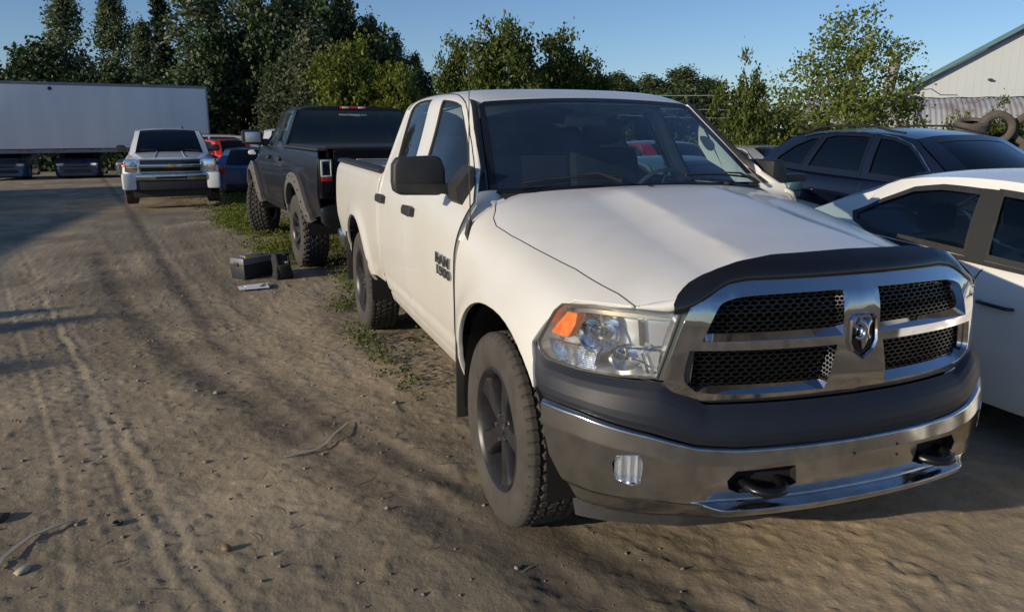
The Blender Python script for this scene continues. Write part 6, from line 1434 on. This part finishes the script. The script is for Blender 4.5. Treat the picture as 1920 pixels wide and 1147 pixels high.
# far red-roofed shed, wires, hill
t = thing('roadside_shed', 'tiny white building with red roof edge far behind the bushes', 'building', (-56.5, 45.2, -.3), R(130))
boxpart(t, 'wall', M['truck_white'], (0, 0, 1.7), (5.5, 2.5, 1.3), 0); boxpart(t, 'roof', M['scarlet_paint'], (0, 0, 2.62), (5.8, 2.8, .35), .02); boxpart(t, 'door', mat('orange_panel', (.55, .22, .04), .5), (-1.0, 1.28, 1.5), (.9, .08, 1.5), 0)
for i, (z0, z1) in enumerate([(4.2, 4.9), (3.4, 3.6), (2.9, 2.9)]):
    mb = MB(); A = np.array([-52, 21, z0]); B = np.array([-42, 46, z1]); mb.tube([tuple(A+(B-A)*q+[0, 0, -.5*math.sin(q*math.pi)]) for q in np.linspace(0, 1, 14)], .022, 4); tag(mb.build('overhead_wire', M['galv'], smooth=60), ['uppermost', 'middle', 'lowest'][i]+' overhead wire in front of the far trees', 'wire', 'overhead wires')
for i, (p, lab) in enumerate([((-52, 21), 'utility pole holding the left end of the wires, hidden behind the pickup'), ((-42, 46), 'utility pole holding the right end of the wires, hidden in the trees')]): tag(bar(None, 'utility_pole', BARK, [(p[0], p[1], -.8), (p[0], p[1], 5.2)], .13), lab, 'pole')
rs = np.random.default_rng(3); n, m_ = 60, 14; V = []
for i in range(n):
    for j in range(m_):
        u = i/(n-1); v = j/(m_-1); hh = 60*(math.exp(-((u-.5)/.20)**2)*1.0+.3*math.exp(-((u-.25)/.14)**2)+.12*math.sin(u*19)*.3)*math.sin(v*math.pi/2); V.append((-1500+900*u-260*(1-v)*-.0-400*v, 1060+900*u*.9+400*v-450*.0, hh-14))
hill = MB(); hill.grid(np.array(V).reshape(n, m_, 3)); h_ = hill.build('hill', mat('hazy_forest', (.05, .085, .075), .95, var=.4, vscale=.02, col2=(.035, .065, .055)), smooth=60); h_['kind'] = 'structure'; h_['label'] = 'blue wooded hill far away'  # bluish distance haze is mixed into the forest's base colour
# outside the frame at the left: unseen box added to cast the long shade on the track
t = thing('shade_caster', 'unseen box added left of the track to cast the wide shade on it', 'trailer', (-14.8, -19.4, 0), R(1.5))
boxpart(t, 'box_body', M['trailer_white'], (0, 0, 2.35), (23, 2.5, 2.5), .02); boxpart(t, 'chassis', M['rail_grey'], (0, 0, .95), (22.6, 2.2, .25), .01); boxpart(t, 'skirt', M['rail_grey'], (0, 1.2, .5), (22.0, .05, .9), .01)
for i, (x, y, h, w) in enumerate([(-2.5, -13.3, 2.75, 1.0), (-1.2, -12.9, 2.6, 1.1), (-3.3, -12.4, 2.4, .7)]):
    T('maple_bush', ['tallest', 'middle', 'smallest'][i]+' of three bushes left of the track outside the photo', POP[i], x, y, h, w, i*2., 3.2, 2.2)
# ------------------------------------------------------------------ ground: one sheet, fine near the camera, with ruts and clods
def vnoise(x, y, seed):
    r = np.random.default_rng(seed); T_ = r.random((256, 256)); xi = np.floor(x).astype(int); yi = np.floor(y).astype(int); fx = x-xi; fy = y-yi; fx = fx*fx*(3-2*fx); fy = fy*fy*(3-2*fy)
    a = T_[xi % 256, yi % 256]; b = T_[(xi+1) % 256, yi % 256]; c = T_[xi % 256, (yi+1) % 256]; d = T_[(xi+1) % 256, (yi+1) % 256]
    return (a*(1-fx)+b*fx)*(1-fy)+(c*(1-fx)+d*fx)*fy
def fbm(x, y, seed, o=4):
    s = 0; a = .5; t = 0
    for k in range(o): s = s+a*vnoise(x*2**k+17.3*k, y*2**k+5.1*k, seed+k); t += a; a *= .5
    return s/t
def dist_line(X, Y, pts):
    d = np.full(X.shape, 1e9); s = np.zeros(X.shape); acc = 0; sd = np.zeros(X.shape)
    for (x0, y0), (x1, y1) in zip(pts[:-1], pts[1:]):
        L = math.hypot(x1-x0, y1-y0); t = np.clip(((X-x0)*(x1-x0)+(Y-y0)*(y1-y0))/L**2, 0, 1); q = np.hypot(X-(x0+t*(x1-x0)), Y-(y0+t*(y1-y0)))
        c = ((x1-x0)*(Y-y0)-(y1-y0)*(X-x0))/L; m = q < d; sd = np.where(m, c, sd); s = np.where(m, acc+t*L, s); d = np.minimum(d, q); acc += L
    return d, sd, s
LINES = dict(T1=[(-12, -5.6), (-5.62, -3.76), (-2.83, -3.0), (-1.01, -2.58), (-.16, -2.33), (.28, -2.2), (1.2, -1.95)], T1b=[(-8, -4.35), (-4.37, -3.41), (-2.98, -3.02), (-1.6, -2.63), (-.85, -2.41), (-.23, -2.24), (.32, -2.09), (1.0, -1.9)],
             T0=[(-9, -4.9), (-4.61, -3.77), (-2.57, -3.21), (-1.11, -2.83), (.6, -2.5)], A=[(-9, -3.75), (-5, -2.95), (-3.08, -2.42), (-1.81, -1.91), (-1.1, -1.68), (-.52, -1.40), (.18, -1.02), (1.2, -.75)],
             B=[(-8, -2.75), (-3.5, -2.06), (-1.85, -1.53), (-1.13, -1.29), (-.5, -1.0)], C=[(-16, -3.9), (-11.6, -3.47), (-8.4, -2.98), (-5.95, -2.53), (-4.27, -2.1), (-2.76, -1.73), (-1.2, -1.2)], D=[(-14, -3.1), (-12.2, -2.91), (-7.25, -2.22), (-4.64, -1.86), (-2.65, -1.43), (-1.0, -.95)])
def ground_height(X, Y):
    z = gz(X, Y); w = 1/(1+np.exp((np.hypot(X-3, Y+2)-16)/2.5))
    z = z+(fbm(X*.35, Y*.35, 1)-.5)*.03*np.minimum(1, w+.4)
    u = X*math.cos(.26)+Y*math.sin(.26); v = -X*math.sin(.26)+Y*math.cos(.26)
    z = z+w*((fbm(u*.5, v*3.2, 9)-.5)*.007+(fbm(X*4, Y*4, 20, 4)-.5)*.005)
    # kicked-up clods
    c = fbm(X*9, Y*9, 33, 3); z = z+w*np.clip(c-.54, 0, 1)*.018*(.3+1.2*fbm(X*.9, Y*.9, 50))
    c = fbm(X*22, Y*22, 44, 2); z = z+w*np.clip(c-.56, 0, 1)*.022
    tone = np.zeros(X.shape); dusty = np.zeros(X.shape)
    for k, pts in LINES.items():
        d, sd, s = dist_line(X, Y, pts)
        if k in ('T1', 'T1b'):                  # crisp tyre edges: a small ridge with lug marks beside a shallow furrow
            j = .010*np.sin(s*9)+.006*np.sin(s*23); z = z+w*sum(.0020*np.exp(-((sd-q_-j)/.008)**2)*(.6+.4*(np.sin(s*70+q_*40) > -.1)) for q_ in (-.16, -.09, .12)); z = z+w*(.0045*np.exp(-((sd-.03-j)/.010)**2)*(.5+.5*(np.sin(s*75) > -.2))-.0035*np.exp(-((sd+.02-j)/.020)**2)); dusty += .12*np.exp(-(d/.09)**2)
            z = z+w*.004*np.sin(s*62)*np.exp(-((sd+.12)/.09)**2)
        elif k == 'T0': z = z+w*(.003*np.exp(-((sd)/.009)**2)-.003*np.exp(-((sd+.03)/.02)**2)); dusty += .08*np.exp(-(d/.07)**2)
        elif k == 'A': n_ = fbm(X*3, Y*3, 70); z = z-w*.009*np.exp(-(d/.11)**2)*(.5+n_)+w*.008*np.exp(-((sd-.16)/.06)**2)*n_; tone += 1.1*np.exp(-((d)/(.10+.12*n_))**2)*(.25+n_)
        elif k == 'B': n_ = fbm(X*3, Y*3, 72); z = z+w*(.011*np.exp(-((sd-.03)/.05)**2)*n_-.006*np.exp(-((sd+.09)/.07)**2)); tone += .8*np.exp(-((sd+.08)/(.08+.05*n_))**2)*(.3+n_); dusty += .5*np.exp(-((sd-.06)/.07)**2)
        else: n_ = fbm(X*2, Y*2, 74); z = z-w*.003*np.exp(-(d/.12)**2)+w*.002*np.exp(-((np.abs(sd)-.17)/.05)**2); tone += .26*np.exp(-((d)/(.14))**2)*(.3+n_)
    return z, tone, dusty
def axis(lo, hi, near0, near1, fine, grow=1.16):
    a = list(np.arange(near0, near1, fine)); s = fine; x = near0
    while x > lo: s *= grow; x -= s; a.insert(0, x)
    s = fine; x = a[-1]
    while x < hi: s *= grow; x += s; a.append(x)
    return np.array(a)
gx = axis(-900, 300, -3.6, 1.9, .016, 1.018); gy = axis(-420, 700, -4.2, .9, .016, 1.022)
gx = gx[::1]; gy = gy[::1]
X, Y = np.meshgrid(gx, gy, indexing='ij'); Z, TONE, DUST = ground_height(X, Y)
Z = np.where(np.hypot(X-3, Y+2) > 70, gz(X, Y), Z)
# level pads under the tyres
for (x, y) in [(0, -.85), (0, .85), (-3.57, -.85), (-3.57, .85)]:
    k = np.exp(-(np.hypot((X-x)/.30, (Y-y)/.24))**4); Z = Z*(1-k)+0.002*k
me = quick_mesh('ground', np.stack([X, Y, Z], -1).reshape(-1, 3), (lambda a, b: np.stack([(i := np.arange(a-1)[:, None]*b+np.arange(b-1)[None]), i+b, i+b+1, i+1], -1).reshape(-1, 4))(len(gx), len(gy)), bpy.data.materials.new('yard_dirt'), smooth=True)
at = me.attributes.new('track_tone', 'FLOAT', 'POINT'); at.data.foreach_set('value', np.clip(TONE, 0, 1.3).ravel().astype(np.float32))
at = me.attributes.new('dust', 'FLOAT', 'POINT'); at.data.foreach_set('value', np.clip(DUST, 0, 1).ravel().astype(np.float32))
ground = link('ground', me); ground['kind'] = 'structure'; ground['label'] = 'rutted dirt yard'
m = me.materials[0]; m.use_nodes = True; nt = m.node_tree; Pn = nt.nodes['Principled BSDF']; Pn.inputs['Roughness'].default_value = .93; Pn.inputs['Specular IOR Level'].default_value = .2
tc = _n(nt, 'ShaderNodeTexCoord')
def noise(scale, det=6, dist=0., map_=None, rough=.55):
    n = _n(nt, 'ShaderNodeTexNoise'); n.inputs['Scale'].default_value = scale; n.inputs['Detail'].default_value = det; n.inputs['Distortion'].default_value = dist; n.inputs['Roughness'].default_value = rough
    if map_: mp = _n(nt, 'ShaderNodeMapping'); mp.inputs['Rotation'].default_value = (0, 0, R(-15)); mp.inputs['Scale'].default_value = map_; nt.links.new(tc.outputs['Object'], mp.inputs[0]); nt.links.new(mp.outputs[0], n.inputs['Vector'])
    else: nt.links.new(tc.outputs['Object'], n.inputs['Vector'])
    return n.outputs[0]
def rng_(src, a, b, c=0., d=1.):
    q = _n(nt, 'ShaderNodeMapRange'); q.inputs[1].default_value = a; q.inputs[2].default_value = b; q.inputs[3].default_value = c; q.inputs[4].default_value = d; nt.links.new(src, q.inputs[0]); return q.outputs[0]
def mixc(f, a, b):
    q = _n(nt, 'ShaderNodeMix', data_type='RGBA')
    nt.links.new(f, q.inputs[0]) if not isinstance(f, float) else q.inputs.__getitem__(0).__setattr__('default_value', f)
    for k, v in ((6, a), (7, b)):
        if isinstance(v, tuple): q.inputs[k].default_value = (*v, 1)
        else: nt.links.new(v, q.inputs[k])
    return q.outputs[2]
def attr(n): a = _n(nt, 'ShaderNodeAttribute'); a.attribute_name = n; return a.outputs['Fac']
def mth(op, a, b):
    q = _n(nt, 'ShaderNodeMath', operation=op)
    for k, v in enumerate((a, b)):
        if isinstance(v, (int, float)): q.inputs[k].default_value = v
        else: nt.links.new(v, q.inputs[k])
    return q.outputs[0]
c = mixc(rng_(noise(.55, 5, .5), .35, .65), (.44, .345, .225), (.36, .305, .215))          # brown to grey-tan
c = mixc(rng_(noise(1.0, 6, .6, (.6, 2.6, 1)), .42, .68), c, (.48, .375, .24))               # sandy streaks along the track
c = mixc(rng_(noise(1.3, 5, .4, (.5, 2.2, 1)), .52, .74), c, (.25, .22, .18))               # greyer strips
c = mixc(rng_(noise(.8, 3, .8, (.7, 1.3, 1)), .42, .62, 0, .75), c, (.20, .16, .105))          # damper darker patches
c = mixc(rng_(noise(2.6, 4, 1.), .50, .66, 0, .5), c, (.30, .235, .145))
c = mixc(rng_(noise(14, 5), .45, .75, 0, .45), c, (.22, .185, .135))                            # grit
c = mixc(rng_(noise(70, 3), .60, .72, 0, .6), c, (.60, .55, .46))                              # pale specks
c = mixc(rng_(noise(.33, 3, .3), .46, .60, 0, .6), c, (.185, .155, .105))           # broad damper areas
c = mixc(rng_(attr('dust'), 0, 1, 0, .55), c, (.50, .42, .29))
c = mixc(mth('MINIMUM', mth('MULTIPLY', attr('track_tone'), rng_(noise(7, 5), .3, .6, 0.5, 1.05)), .80), c, (.095, .08, .065))  # darker bands along the ruts, broken up by noise
nt.links.new(c, Pn.inputs['Base Color'])
b1 = _n(nt, 'ShaderNodeBump'); b1.inputs['Strength'].default_value = .42; b1.inputs['Distance'].default_value = .012; nt.links.new(noise(38, 8, .0, None, .65), b1.inputs['Height'])
b2 = _n(nt, 'ShaderNodeBump'); b2.inputs['Strength'].default_value = .12; b2.inputs['Distance'].default_value = .05; nt.links.new(noise(6, 6, .3), b2.inputs['Height']); nt.links.new(b2.outputs[0], b1.inputs['Normal']); nt.links.new(b1.outputs[0], Pn.inputs['Normal'])
def gh(x, y):
    z, _, _ = ground_height(np.atleast_1d(np.asarray(x, float)), np.atleast_1d(np.asarray(y, float))); return z
# ------------------------------------------------------------------ weeds, stones, debris, tool box
rs = np.random.default_rng(77)
def weeds(label, spots, n, leaf, lm='weed', hmax=.10, name='weeds'):
    P = []
    for (x, y, rx, ry, wt) in spots:
        k = int(n*wt); c = rs.normal(size=(max(3, k//16), 2))*[rx, ry]+[x, y]; idx = rs.integers(0, len(c), k); q = c[idx]+rs.normal(size=(k, 2))*.045; P.append(np.column_stack([q, gh(q[:, 0], q[:, 1])+hmax*rs.random(k)**1.6]))
    P = np.concatenate(P); V, F = leaves(P, leaf, rs, up=.5); o = link(name, quick_mesh(name, V, F, LM[lm])); o['kind'] = 'stuff'; return tag(o, label, 'weeds')
weeds('low green weeds growing round the wheels of the pickups', [(-6.2, -.60, .35, .16, .14), (-5.6, -.62, .30, .14, .12), (-5.0, -.75, .22, .12, .08), (-4.4, -1.05, .16, .08, .04), (-7.4, -1.35, .35, .12, .05), (-3.15, -1.06, .16, .05, .035), (-2.55, -.99, .16, .05, .03), (-1.9, -.93, .12, .03, .015), (-3.0, -.2, .8, .4, .07), (-6.4, .6, .6, .5, .08)], 9500, .024, hmax=.10)
weeds('yellowish grass strip beside the lifted black pickup', [(-12.4, -1.75, .9, .20, .5), (-10.9, -1.0, .8, .4, .35), (-8.6, -.75, .7, .45, .3), (-8.2, -1.45, .4, .10, .08), (-14, -1.9, 1.2, .3, .35), (-18, -1.5, 2.0, .5, .4), (-22, -1.5, 2, .7, .5)], 12500, .034, 'yellow', .09, 'grass')
weeds('thin weeds at the foot of the parked cars on the right', [(-4, 4.6, 2, .4, .4), (-8, 5.2, 2, .8, .5)], 5000, .06, hmax=.2)
# pebbles and clods too many to count
k = 1700; q = np.column_stack([rs.random(k)*9-7, rs.random(k)*4.2-4.6]); z = gh(q[:, 0], q[:, 1]); s = .0035+.011*rs.random(k)**3.2; base = np.array([(1, 0, 0), (-1, 0, 0), (0, 1, 0), (0, -1, 0), (0, 0, 1), (0, 0, -1)], float)
V = (base[None]*s[:, None, None]*(.6+.8*rs.random((k, 6, 1)))*[1, .8, .6]+np.column_stack([q, z+s*.2])[:, None]).reshape(-1, 3); f0 = np.array([(0, 2, 4), (2, 1, 4), (1, 3, 4), (3, 0, 4), (2, 0, 5), (1, 2, 5), (3, 1, 5), (0, 3, 5)]); F = (f0[None]+6*np.arange(k)[:, None, None]).reshape(-1, 3)
o = link('pebbles', quick_mesh('pebbles', V, F, mat('pebble', (.22, .19, .15), .9, var=.9, vscale=3, col2=(.10, .09, .08)))); o['kind'] = 'stuff'; tag(o, 'loose grit and small clods on the dirt', 'pebbles')
k = 170; q = np.column_stack([rs.random(k)*7.5-6.2, rs.random(k)*3.6-4.2]); z = gh(q[:, 0], q[:, 1]); s = .008+.016*rs.random(k)**2.5
V = (base[None]*s[:, None, None]*(.6+.8*rs.random((k, 6, 1)))*[1.1, .8, .55]+np.column_stack([q, z+s*.25])[:, None]).reshape(-1, 3); F = (f0[None]+6*np.arange(k)[:, None, None]).reshape(-1, 3)
o = link('gravel', quick_mesh('gravel', V, F, mat('gravel_stone', (.30, .28, .25), .85, var=.9, vscale=2, col2=(.17, .14, .11)))); o['kind'] = 'stuff'; tag(o, 'scattered angular gravel on the dirt', 'gravel')
k = 260; q = np.column_stack([rs.random(k)*7-5.8, rs.random(k)*3.4-4.1]); z = gh(q[:, 0], q[:, 1]); a = rs.random(k)*6.28; L = .02+.07*rs.random(k)**2; d = np.column_stack([np.cos(a), np.sin(a), 0*a])*L[:, None]; n = np.column_stack([-np.sin(a), np.cos(a), 0*a])*.0018; c0 = np.column_stack([q, z+.004])
V = np.stack([c0-d-n, c0-d+n, c0+n*2+[0, 0, .003], c0-n*2+[0, 0, .003], c0+d*.9+n+n*5, c0+d*.9-n+n*5], 1).reshape(-1, 3); F = (np.array([(0, 1, 2, 3), (3, 2, 4, 5)])[None]+6*np.arange(k)[:, None, None]).reshape(-1, 4)
o = link('straw', quick_mesh('straw', V, F, mat('dry_straw', (.34, .28, .17), .8, var=.9, vscale=3, col2=(.14, .10, .06)))); o['kind'] = 'stuff'; tag(o, 'bits of straw and twigs on the dirt', 'straw')
def ribbon(label, pts, w, m, name='plastic_strip', tw=0.):
    P = np.array([(x, y, float(gh(x, y)[0])+h) for x, y, h in pts]); d = np.gradient(P, axis=0); s = np.stack([-d[:, 1], d[:, 0], 0*d[:, 0]], -1); s /= np.linalg.norm(s, axis=1, keepdims=True); s[:, 2] += tw*np.sin(np.arange(len(P)))
    mb = MB(); A, B = P-s*w/2, P+s*w/2; up = np.array([0, 0, .004]); mb.grid(np.stack([A, A+up, B+up, B], 1)); return tag(mb.build(name, m, smooth=30), label, 'strip')
strip_m = mat('weathered_strip', (.33, .31, .27), .7, var=.6, vscale=20, col2=(.22, .20, .17))
ribbon('bent grey plastic strip lying on the dirt left of the front wheel', [(-.97, -1.80, .006), (-.985, -1.74, .010), (-1.00, -1.68, .012), (-1.01, -1.63, .016), (-1.06, -1.575, .02), (-1.16, -1.52, .022), (-1.25, -1.465, .022), (-1.33, -1.42, .018)], .016, strip_m)
ribbon('curved grey strip at the lower left edge of the photo', [(-.26, -2.93, .008), (-.33, -2.92, .012), (-.42, -2.89, .012), (-.49, -2.85, .012), (-.54, -2.79, .014), (-.58, -2.73, .01), (-.60, -2.70, .008)], .020, strip_m)
def rock(name, label, x, y, s, sq, m, seed, cat):
    r = np.random.default_rng(seed); bm = bmesh.new(); bmesh.ops.create_icosphere(bm, subdivisions=2, radius=1)
    for v in bm.verts: v.co = Vector((v.co.x*s[0], v.co.y*s[1], v.co.z*s[2]))*(1+.22*(r.random()-.5)*sq)
    me_ = bpy.data.meshes.new(name); bm.to_mesh(me_); bm.free(); me_.materials.append(m); me_.polygons.foreach_set('use_smooth', [True]*len(me_.polygons)); o = link(name, me_); o.location = (x, y, float(gh(x, y)[0])+s[2]*.7); o.rotation_euler = (0, 0, seed); return tag(o, label, cat)
rock('stone', 'rounded brown stone in the middle of the lower left dirt', -.12, -2.085, (.024, .018, .016), 1, mat('brown_stone', (.17, .12, .06), .6), 4, 'stone')
rock('paper_scrap', 'pale crumpled scrap beside the curved strip at the lower left', -.22, -2.83, (.035, .022, .010), 1.6, mat('pale_scrap', (.40, .36, .30), .8), 9, 'scrap')
rock('dirt_clod', 'dark clod at the left edge of the photo', -.72, -3.02, (.05, .03, .018), 2., mat('dark_clod', (.05, .045, .04), .9), 12, 'clod')
mb = MB(); mb.lathe([(.018+.005*math.cos(a), .006*math.sin(a)) for a in np.linspace(0, 2*math.pi, 8, endpoint=False)], 20, 'z', closed=True); o = mb.build('metal_ring', M['steel_dark'], smooth=60); tag(o, 'small dark metal ring on the dirt at the lower left', 'ring'); o.location = (-.51, -2.53, float(gh(-.51, -2.53)[0])+.006)
# tool box, bag and clipboard
zt = float(gh(-6.2, -1.8)[0])
tb = thing('tool_box', 'grey and black plastic tool box on the dirt behind the white pickup', 'tool box', (-6.36, -1.78, zt), R(-52))
M['tool_grey'] = mat('tool_grey', (.15, .16, .175), .45, var=.3, vscale=9); M['tool_dark'] = mat('tool_dark', (.022, .025, .03), .5)
mb = MB(); mb.box((0, 0, .095), (.46, .25, .19), bev=.012, taper=(1.05, 1.06)); mb.build('lower_case', M['tool_dark'], tb, smooth=40)
mb = MB(); mb.box((0, 0, .235), (.49, .27, .085), bev=.018, taper=(.97, .92)); lid = mb.build('lid', M['tool_grey'], tb, smooth=40)
mb = MB(); mb.box((0, 0, .288), (.30, .10, .02), bev=.006); mb.build('carry_handle', M['tool_grey'], lid, smooth=40); mb = MB(); mb.box((.03, .06, .283), (.26, .025, .012), bev=.004); mb.build('yellow_level', mat('tool_yellow', (.65, .50, .03), .5), lid, smooth=40)
mb = MB(); mb.box((.250, 0, .20), (.014, .07, .05), bev=.004); mb.build('latch', M['tool_dark'], tb, smooth=40)
tb.scale = (.9, .9, .88)
bg = thing('tool_bag', 'slouched black cloth tool bag leaning beside the tool box', 'bag', (-6.16, -1.475, zt), R(12))
bm = bmesh.new(); bmesh.ops.create_cube(bm, size=1); bmesh.ops.subdivide_edges(bm, edges=bm.edges[:], cuts=7, use_grid_fill=True); r = np.random.default_rng(5)
for v in bm.verts:
    p = v.co; t = p.z+.5; rr = (abs(p.x*2)**4+abs(p.y*2)**4)**.25; k = 1-.18*t-.05*math.sin(p.x*14+p.z*9); v.co = Vector((p.x*.24*k+.03*math.sin(t*5), p.y*.17*k*(1.0+.12*math.sin(p.x*17)), t*.27*(1+.10*math.sin(p.y*9)+.08*p.x)))+Vector(r.normal(size=3)*.003)
me_ = bpy.data.meshes.new('bag_body'); bm.to_mesh(me_); bm.free(); M['bag'] = mat('bag_cloth', (.018, .018, .02), .85, var=.5, vscale=20, col2=(.04, .038, .036)); me_.materials.append(M['bag']); me_.polygons.foreach_set('use_smooth', [True]*len(me_.polygons)); link('bag_body', me_, bg)
for y in (-.05, .05): bar(bg, 'strap', M['bag'], [(-.08, y, .24), (-.05, y*1.4, .29), (.03, y*1.5, .30), (.09, y*1.3, .25), (.125, y, .12), (.12, y, .01)], .010, .5)
boxpart(bg, 'side_pocket', M['bag'], (.125, 0, .10), (.05, .13, .14), .02); boxpart(bg, 'tag', M['white_lens'], (.128, .03, .20), (.006, .035, .02), .002)
zc = float(gh(-5.63, -1.80)[0]); cb = thing('clipboard', 'clipboard with white papers lying on the dirt in front of the tool box', 'clipboard', (-5.63, -1.79, zc+.012), R(96))
boxpart(cb, 'board', mat('board_blue', (.03, .035, .10), .5), (0, 0, .004), (.33, .24, .005), .001); pp = mat('paper', (.78, .78, .80), .7); boxpart(cb, 'paper', pp, (-.01, -.01, .009), (.30, .21, .003), 0); 
boxpart(cb, 'paper', pp, (.04, .05, .0125), (.26, .15, .002), 0, Matrix.Rotation(R(9), 3, 'Z')); boxpart(cb, 'clip', M['chrome'], (.15, 0, .014), (.025, .10, .010), .003); bar(cb, 'pen', mat('pen_blue', (.02, .03, .25), .4), [(.05, -.06, .018), (.12, .08, .020)], .005)
for (sx, sy, w_) in ((-.09, -.05, .03), (-.11, .04, .022)): boxpart(cb, 'ink_mark', M['dark'], (sx, sy, .0112), (.012, w_, .001), 0)
o = rock('rubber_ball', 'small yellow ball under the black pickup', -9.9, -.80, (.055, .055, .055), 0, mat('ball_yellow', (.55, .55, .05), .5), 2, 'ball')
